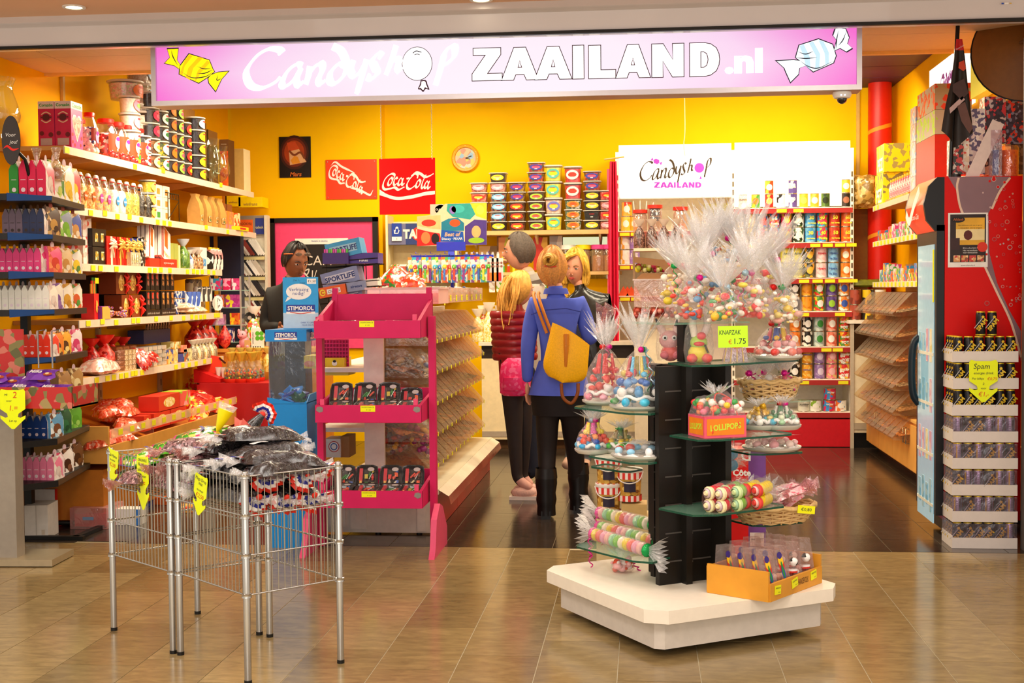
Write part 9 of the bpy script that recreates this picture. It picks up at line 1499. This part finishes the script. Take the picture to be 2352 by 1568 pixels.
def person(lb,Y,J0,bones,mats,hd,rz,rx,k,skin,lip,eye,brow,ry=0):
    t=TH('person',lb,'person',(PY(hd[0],hd[1],Y).x,Y,0));mb=MB();J={n:(PY(v[0],v[1],Y+v[2]),v[3])for n,v in J0.items()};skin_body(mb,J,bones,mats);hp=PY(hd[0],hd[1],Y+(hd[2]if len(hd)>2 else 0));X=TR(hp.x,hp.y,hp.z,rz)@Matrix.Rotation(rd(ry),4,'Y')@Matrix.Rotation(rd(rx),4,'X');add_head(mb,X,skin,lip,eye,brow,k);return t,mb,X,J
def fin(t,mb,nm='body'):I=Matrix.Translation(-Vector(t.location));mb.v=[tuple(I@Vector(v))for v in mb.v];return ob(nm,mb.mesh(nm,70),t)
STD=[('pel','spi','t'),('spi','che','t'),('che','nec','t'),('nec','hea','s'),('che','shl','t'),('che','shr','t'),('shl','ell','t'),('ell','wrl','t'),('shr','elr','t'),('elr','wrr','t'),('pel','hil','l'),('pel','hir','l'),('hil','knl','l'),('knl','anl','l'),('hir','knr','l'),('knr','anr','l'),('anl','tol','f'),('anr','tor','f')]
# woman in blue, seen from behind
BLJ,TIG=M('#5064cc',.75,var=.08,sc=12,bump=.15),M('#1a1210',.6,var=.1);BOOT=M('#120e0c',.4,var=.1)
J0=dict(pel=(1284,905,0,.135),spi=(1282,830,0,.115),che=(1279,735,0,.125),nec=(1277,672,0,.05),hea=(1274,640,0,.05),shl=(1226,700,0,.066),shr=(1334,698,0,.066),ell=(1212,800,-.02,.05),wrl=(1211,880,.0,.036),elr=(1357,782,.02,.052),wrr=(1348,765,.24,.038),hil=(1258,940,0,.095),hir=(1312,940,0,.095),knl=(1256,1045,0,.064),anl=(1256,1140,-.1,.05),knr=(1322,1045,.08,.062),anr=(1328,1135,.12,.05),tol=(1256,1172,.02,.04),tor=(1330,1160,.28,.038))
t,mb,X,J=person('woman seen from behind in a blue jacket with a yellow shoulder bag and black boots',8.35,J0,STD,dict(t=BLJ,s=SKN,l=TIG,f=BOOT),(1269,615),170,-4,1.08,SKN,SKN,HK_,HB)
hand(mb,J['wrl'][0],(0,.1,-1),(.3,1,0),SKN,1.0,.4);hand(mb,J['wrr'][0],(.2,.9,.3),(1,0,0),SKN,1.0,.8);fin(t,mb)
def loc(b):I=Matrix.Translation(-Vector(t.location));b.v=[tuple(I@Vector(v))for v in b.v];return b
HW=M('#d09048',.5,var=.3,sc=90);b=hair_cap(X,HW,1.08,.014,.80,.22,3);ob('hair',loc(b),t)
b=MB();q=random.Random(5)
for k in range(26):a=6.28*k/26;pts=[(-.012+.046*cos(a+j*.8)*(1-.16*j),.098+.014*j+.01*sin(k),.055+.04*sin(a+j*.8)*(1-.1*j))for j in range(5)];b.tube(spline(pts,3),.0085,6,HB,X)
ob('hair_bun',loc(b),t);b=MB();b.tube([(-.05,.105,.015),(-.02,.13,.012),(.02,.125,.02)],.004,5,RED,X);ob('hair_band',loc(b),t)
P_=lambda px,py,d=0:PY(px,py,8.35+d);c=P_(1286,880);b=MB();zt_,zb2=P_(1286,828).z,P_(1286,905).z;b.lathe([(.205,zb2),(.2,zb2+.002),(.172,(zt_+zb2)/2),(.135,zt_)],30,BLJ,TR(c.x,c.y,0),cap=False,sy=.74);ob('jacket_hem',loc(b),t);b=MB();b.lathe([(.178,P_(1286,952).z),(.19,P_(1286,900).z)],30,M('#140f10',.7),TR(c.x,c.y,0),cap=True,sy=.74);ob('skirt',loc(b),t)
b=MB();nk=P_(1277,668);b.lathe([(.082,-.02),(.076,.008),(.067,.018)],22,M('#4656ba',.75),TR(nk.x,nk.y,nk.z),cap=False,sy=.85);ob('collar',loc(b),t)
b=MB();b.tube([P_(1220,722,-.13),P_(1250,712,-.15),P_(1300,708,-.15),P_(1335,716,-.12)],.003,5,M('#2a368c',.8));ob('yoke_seam',loc(b),t)
for s,(kx,ky,ax,ay,d0,d1)in enumerate(((1256,1095,1255,1160,-.06,-.1),(1325,1088,1329,1150,.1,.12))):b=MB();p0,p1=P_(kx,ky,d0),P_(ax,ay,d1);b.lathe([(.060,.0),(.058,.06),(.066,.10),(.060,.14),(.07,.2),(.066,.30),(.072,p0.z-.02)],18,BOOT,TR(p1.x,p1.y,.02));b.ball((p1.x,p1.y+.09,.045),(.045,.12,.04),BOOT,12,8);b.box((p1.x,p1.y-.02,.025),(.06,.07,.05),BOOT);ob('boot',loc(b),t)
OR_=M('#c87818',.5,var=.06);YB_=M('#f4b80c',.5,var=.1,sc=120,bump=.4)
b=MB();w=[P_(*q)for q in((1227,672,.02),(1226,680,-.07),(1236,712,-.15),(1256,765,-.17))]
for dx in(0,.03):b.tube([Vector(p)+Vector((dx,0,0))for p in spline(w,5)],.011,6,OR_)
b.tube(spline([P_(1289,880,-.22),P_(1293,912,-.23),P_(1312,926,-.23),P_(1326,905,-.23),P_(1328,880,-.22)],5),.011,6,M('#8a4a14',.5));ob('bag_strap',loc(b),t)
bg=P_(1302,822,-.19);b=MB();bw3=lambda v:.30*(1-.16*v)*(1-max(0,1-v/.38)**2.4)**.42 if v>0 else .02;[b.grid(lambda u,v:(sg*(u-.5)*bw3(v),-sg*(.062 if sg>0 else .045)*(max(0,sin(pi*u))**.5)*(.35+.65*sin(pi*min(1,v*.75+.2))),(v-.5)*.31-.05*sg*(u-.5)*2*v+.012*sin(pi*u)*(v>.9)),20,16,YB_,TR(bg.x,bg.y,bg.z,0,0,10))for sg in(1,-1)];ob('shoulder_bag',loc(b),t)
b=MB();b.tube([(bg.x+.0,bg.y-.05,bg.z+.15),(bg.x,bg.y-.068,bg.z+.07),(bg.x-.004,bg.y-.064,bg.z-.05)],[.018,.016,.008],6,OR_);b.ball((bg.x,bg.y-.075,bg.z+.075),(.012,.006,.012),M('#a88c50',.3,metal=1),7,5);ob('bag_flap',loc(b),t)
b=MB();a_=P_(1372,745,.25)
for s in(-1,1):b.quad([(a_.x,a_.y,a_.z-.06),(a_.x+.02+.03*s,a_.y+.01*s,a_.z+.15),(a_.x+.10+.03*s,a_.y,a_.z+.10),(a_.x+.03,a_.y,a_.z-.05)],FILM('#f0a090',.4,.8,30,milk=.6))
tag(ob('sweet_bag',b),'clear pointed bag of red sweets held by the woman in blue','bag of sweets')
# girl in a red padded jacket
RJ=M('#8c0c18',.4,coat=.3,var=.1);J0=dict(pel=(1186,880,0,.115),spi=(1180,810,0,.12),che=(1176,742,0,.125),nec=(1184,700,0,.045),hea=(1188,685,0,.042),shl=(1160,728,-.02,.065),shr=(1200,728,.1,.062),ell=(1158,790,.02,.056),wrl=(1172,830,.14,.04),elr=(1215,790,.15,.054),wrr=(1225,800,.3,.04),hil=(1178,905,-.04,.085),hir=(1198,905,.05,.085),knl=(1182,1000,-.05,.058),anl=(1188,1100,-.06,.04),knr=(1204,1000,.05,.056),anr=(1200,1095,.08,.04),tol=(1222,1124,-.10,.034),tor=(1222,1118,.06,.032))
t,mb,X,J=person('girl with long fair hair in a dark red padded jacket, beside the woman in blue',9.05,J0,STD,dict(t=RJ,s=SKN,l=M('#2c2220',.7,var=.1),f=M('#d8a090',.6)),(1193,664),118,6,.98,SKN,M('#c06858',.4),HK_,HB);hand(mb,J['wrl'][0],(.6,.8,-.2),(0,0,1),SKN,.9);fin(t,mb)
HL=M('#d8a048',.5,var=.28,sc=50);b=hair_cap(X,HL,.98,.014,.76,.12,8);strands(b,X,HL,[(.0,.085,.07),(.0,.112,-.02),(.0,.108,-.11),(.0,.09,-.20),(.0,.085,-.29)],190,.03,.007,3);strands(b,X,HL,[(.055,.02,.07),(.084,.03,-.04),(.085,.05,-.14),(.07,.06,-.25)],90,.016,.007,4);strands(b,X,HL,[(-.05,.05,.07),(-.078,.06,-.04),(-.072,.07,-.14),(-.05,.075,-.25)],80,.016,.007,5);ob('hair',loc(b),t)
P_=lambda px,py,d=0:PY(px,py,9.05+d);b=MB()
for k in range(7):c=P_(1177+k,722+16*k,0);b.lathe([(.150,-.026),(.158,-.013),(.161,0),(.158,.013),(.150,.026)],26,RJ,TR(c.x,c.y,c.z),cap=False,sy=.8)
ob('padded_quilts',loc(b),t);PKB_=PR(['#e81c64','#e81c64','#f05c8c','#e81c64','#e82c70'],50,.6);c=P_(1183,865,-.12);b=MB();b.lathe([(.08,-.13),(.105,-.11),(.11,0),(.095,.09),(.05,.13)],20,PKB_,TR(c.x,c.y,c.z),sy=.6);b.lathe([(.07,-.09),(.075,-.08),(.07,.0)],16,PKB_,TR(c.x-.01,c.y-.035,c.z),sy=.6);ob('backpack',loc(b),t)
b=MB();b.tube([P_(1158,855,-.1),P_(1146,800,-.08),P_(1148,740,-.06)],.012,6,BLACK);ob('backpack_strap',loc(b),t);SNK_=M('#e0b0a0',.6,var=.15,sc=80)
for d,px in((-.08,1206),(.07,1212)):b=MB();c=P_(px,1120,d);b.ball((c.x,c.y,.05),(.10,.045,.045),SNK_,12,8);b.box((c.x,c.y,.014),(.215,.08,.026),M('#e8d8cc',.5));ob('sneaker',loc(b),t)
# grey haired man in a pale hooded top
J0=dict(pel=(1235,860,0,.14),spi=(1235,780,0,.135),che=(1232,700,0,.14),nec=(1216,640,0,.062),hea=(1205,610,0,.058),shl=(1222,670,-.14,.075),shr=(1240,668,.16,.075),ell=(1214,760,-.16,.055),wrl=(1190,790,-.12,.04),elr=(1230,760,.2,.055),wrr=(1205,790,.22,.04),hil=(1226,890,-.06,.1),hir=(1240,890,.08,.1),knl=(1228,970,-.05,.07),anl=(1226,1082,-.05,.05),knr=(1242,972,.1,.07),anr=(1240,1074,.1,.05),tol=(1208,1097,-.05,.04),tor=(1222,1090,.1,.04))
t,mb,X,J=person('grey haired man in profile wearing a pale grey hooded top, behind the girl',9.8,J0,STD,dict(t=M('#b8aca0',.8,var=.06),s=SKN,l=M('#242838',.7),f=BOOT),(1193,578),-86,2,1.14,SKN,M('#b0685c',.5),HK_,HGY);hand(mb,J['wrl'][0],(-1,0,-.2),(0,.3,1),SKN);fin(t,mb)
b=hair_cap(X,HGY,1.14,.014,.745,.30,5,vol=.003);ob('hair',loc(b),t);b=MB();c=PY(1222,645,9.8);b.lathe([(.10,-.03),(.125,.0),(.105,.035),(.075,.05)],20,M('#8c847c',.8),TR(c.x+.02,c.y,c.z,0,0,-14),cap=False);ob('hood',loc(b),t)
# blonde woman looking at the camera
J0=dict(pel=(1345,850,0,.13),spi=(1345,780,0,.12),che=(1346,712,0,.125),nec=(1335,668,0,.05),hea=(1328,640,0,.046),shl=(1306,700,.0,.07),shr=(1388,690,.05,.072),ell=(1300,770,.0,.055),wrl=(1318,790,-.15,.04),elr=(1400,770,.0,.055),wrr=(1380,790,-.15,.04),hil=(1326,880,0,.095),hir=(1362,880,0,.095),knl=(1322,960,0,.065),anl=(1310,1055,0,.045),knr=(1362,960,0,.065),anr=(1345,1058,.05,.045),tol=(1298,1072,-.1,.042),tor=(1340,1076,-.1,.042))
t,mb,X,J=person('blonde woman in a black leather jacket looking out past the woman in blue',10.15,J0,STD,dict(t=M('#1c1a14',.3,coat=.4,var=.2,bump=.4),s=SKN,l=M('#5c6068',.8),f=M('#d0a890',.6)),(1322,615),-14,6,1.12,SKN,M('#c04c44',.4),M('#3c5048',.3),M('#8a6430',.6),4);hand(mb,J['wrl'][0],(.4,-.9,0),(0,0,1),SKN);fin(t,mb)
HD_=M('#d8a840',.5,var=.3,sc=45);b=hair_cap(X,HD_,1.12,.020,.78,.16,6,vol=.006)
for s in(-1,1):strands(b,X,HD_,[(s*.055,-.035,.10),(s*.088,-.035,.03),(s*.098,-.02,-.05),(s*.085,-.025,-.12)],24,.014,.013,6+s)
strands(b,X,HD_,[(.02,-.085,.115),(-.02,-.10,.095),(-.06,-.085,.06)],14,.014,.011,9);strands(b,X,HD_,[(-.07,.02,-.08),(-.085,.0,-.16),(-.05,-.02,-.22)],18,.02,.012,10);ob('hair',loc(b),t)
# clerk in a dark suit behind the counter
SUIT=M('#16120e',.75,var=.1);J0=dict(pel=(668,860,0,.14),spi=(664,790,0,.13),che=(664,715,0,.14),nec=(668,655,-.02,.058),hea=(672,625,-.04,.055),shl=(622,678,.02,.075),shr=(715,690,.06,.075),ell=(612,755,-.02,.06),wrl=(640,752,-.22,.04),elr=(730,760,0,.06),wrr=(712,770,-.2,.04),hil=(650,890,0,.1),hir=(690,890,0,.1),knl=(648,970,0,.07),anl=(648,1130,0,.05),knr=(692,980,0,.07),anr=(692,1130,0,.05),tol=(650,1155,-.12,.042),tor=(698,1155,-.12,.042))
t,mb,X,J=person('clerk in a dark suit looking down, with spectacles pushed up on his hair',9.0,J0,STD,dict(t=SUIT,s=SKD,l=SUIT,f=BOOT),(679,601,-.04),42,16,1.06,SKD,M('#6c3c30',.5),HK_,HK_);hand(mb,J['wrl'][0],(.5,-.8,-.2),(0,.3,1),SKD);fin(t,mb)
b=hair_cap(X,HK_,1.06,.016,.80,.40,7,vol=.005);ob('hair',loc(b),t);b=MB();b.tube([(-.085,.02,.05),(-.088,-.04,.066),(-.072,-.085,.078)],.004,5,M('#d8682c',.4),X);[b.ball((s*.035,-.098,.078),(.026,.012,.014),M('#5c4c40',.1,alpha=.6),9,6,X)for s in(-1,1)];ob('spectacles',loc(b),t)
b=MB();c=PY(672,655,8.93);b.lathe([(.088,-.03),(.075,.02),(.066,.032)],18,M('#f0ece4',.6),TR(c.x,c.y+.04,c.z-.01,0,12),cap=False);b.quad([(c.x-.03,c.y-.055,c.z),(c.x+.05,c.y-.06,c.z),(c.x+.03,c.y-.11,c.z-.12)],M('#f0ece4',.6));ob('shirt_collar',loc(b),t)
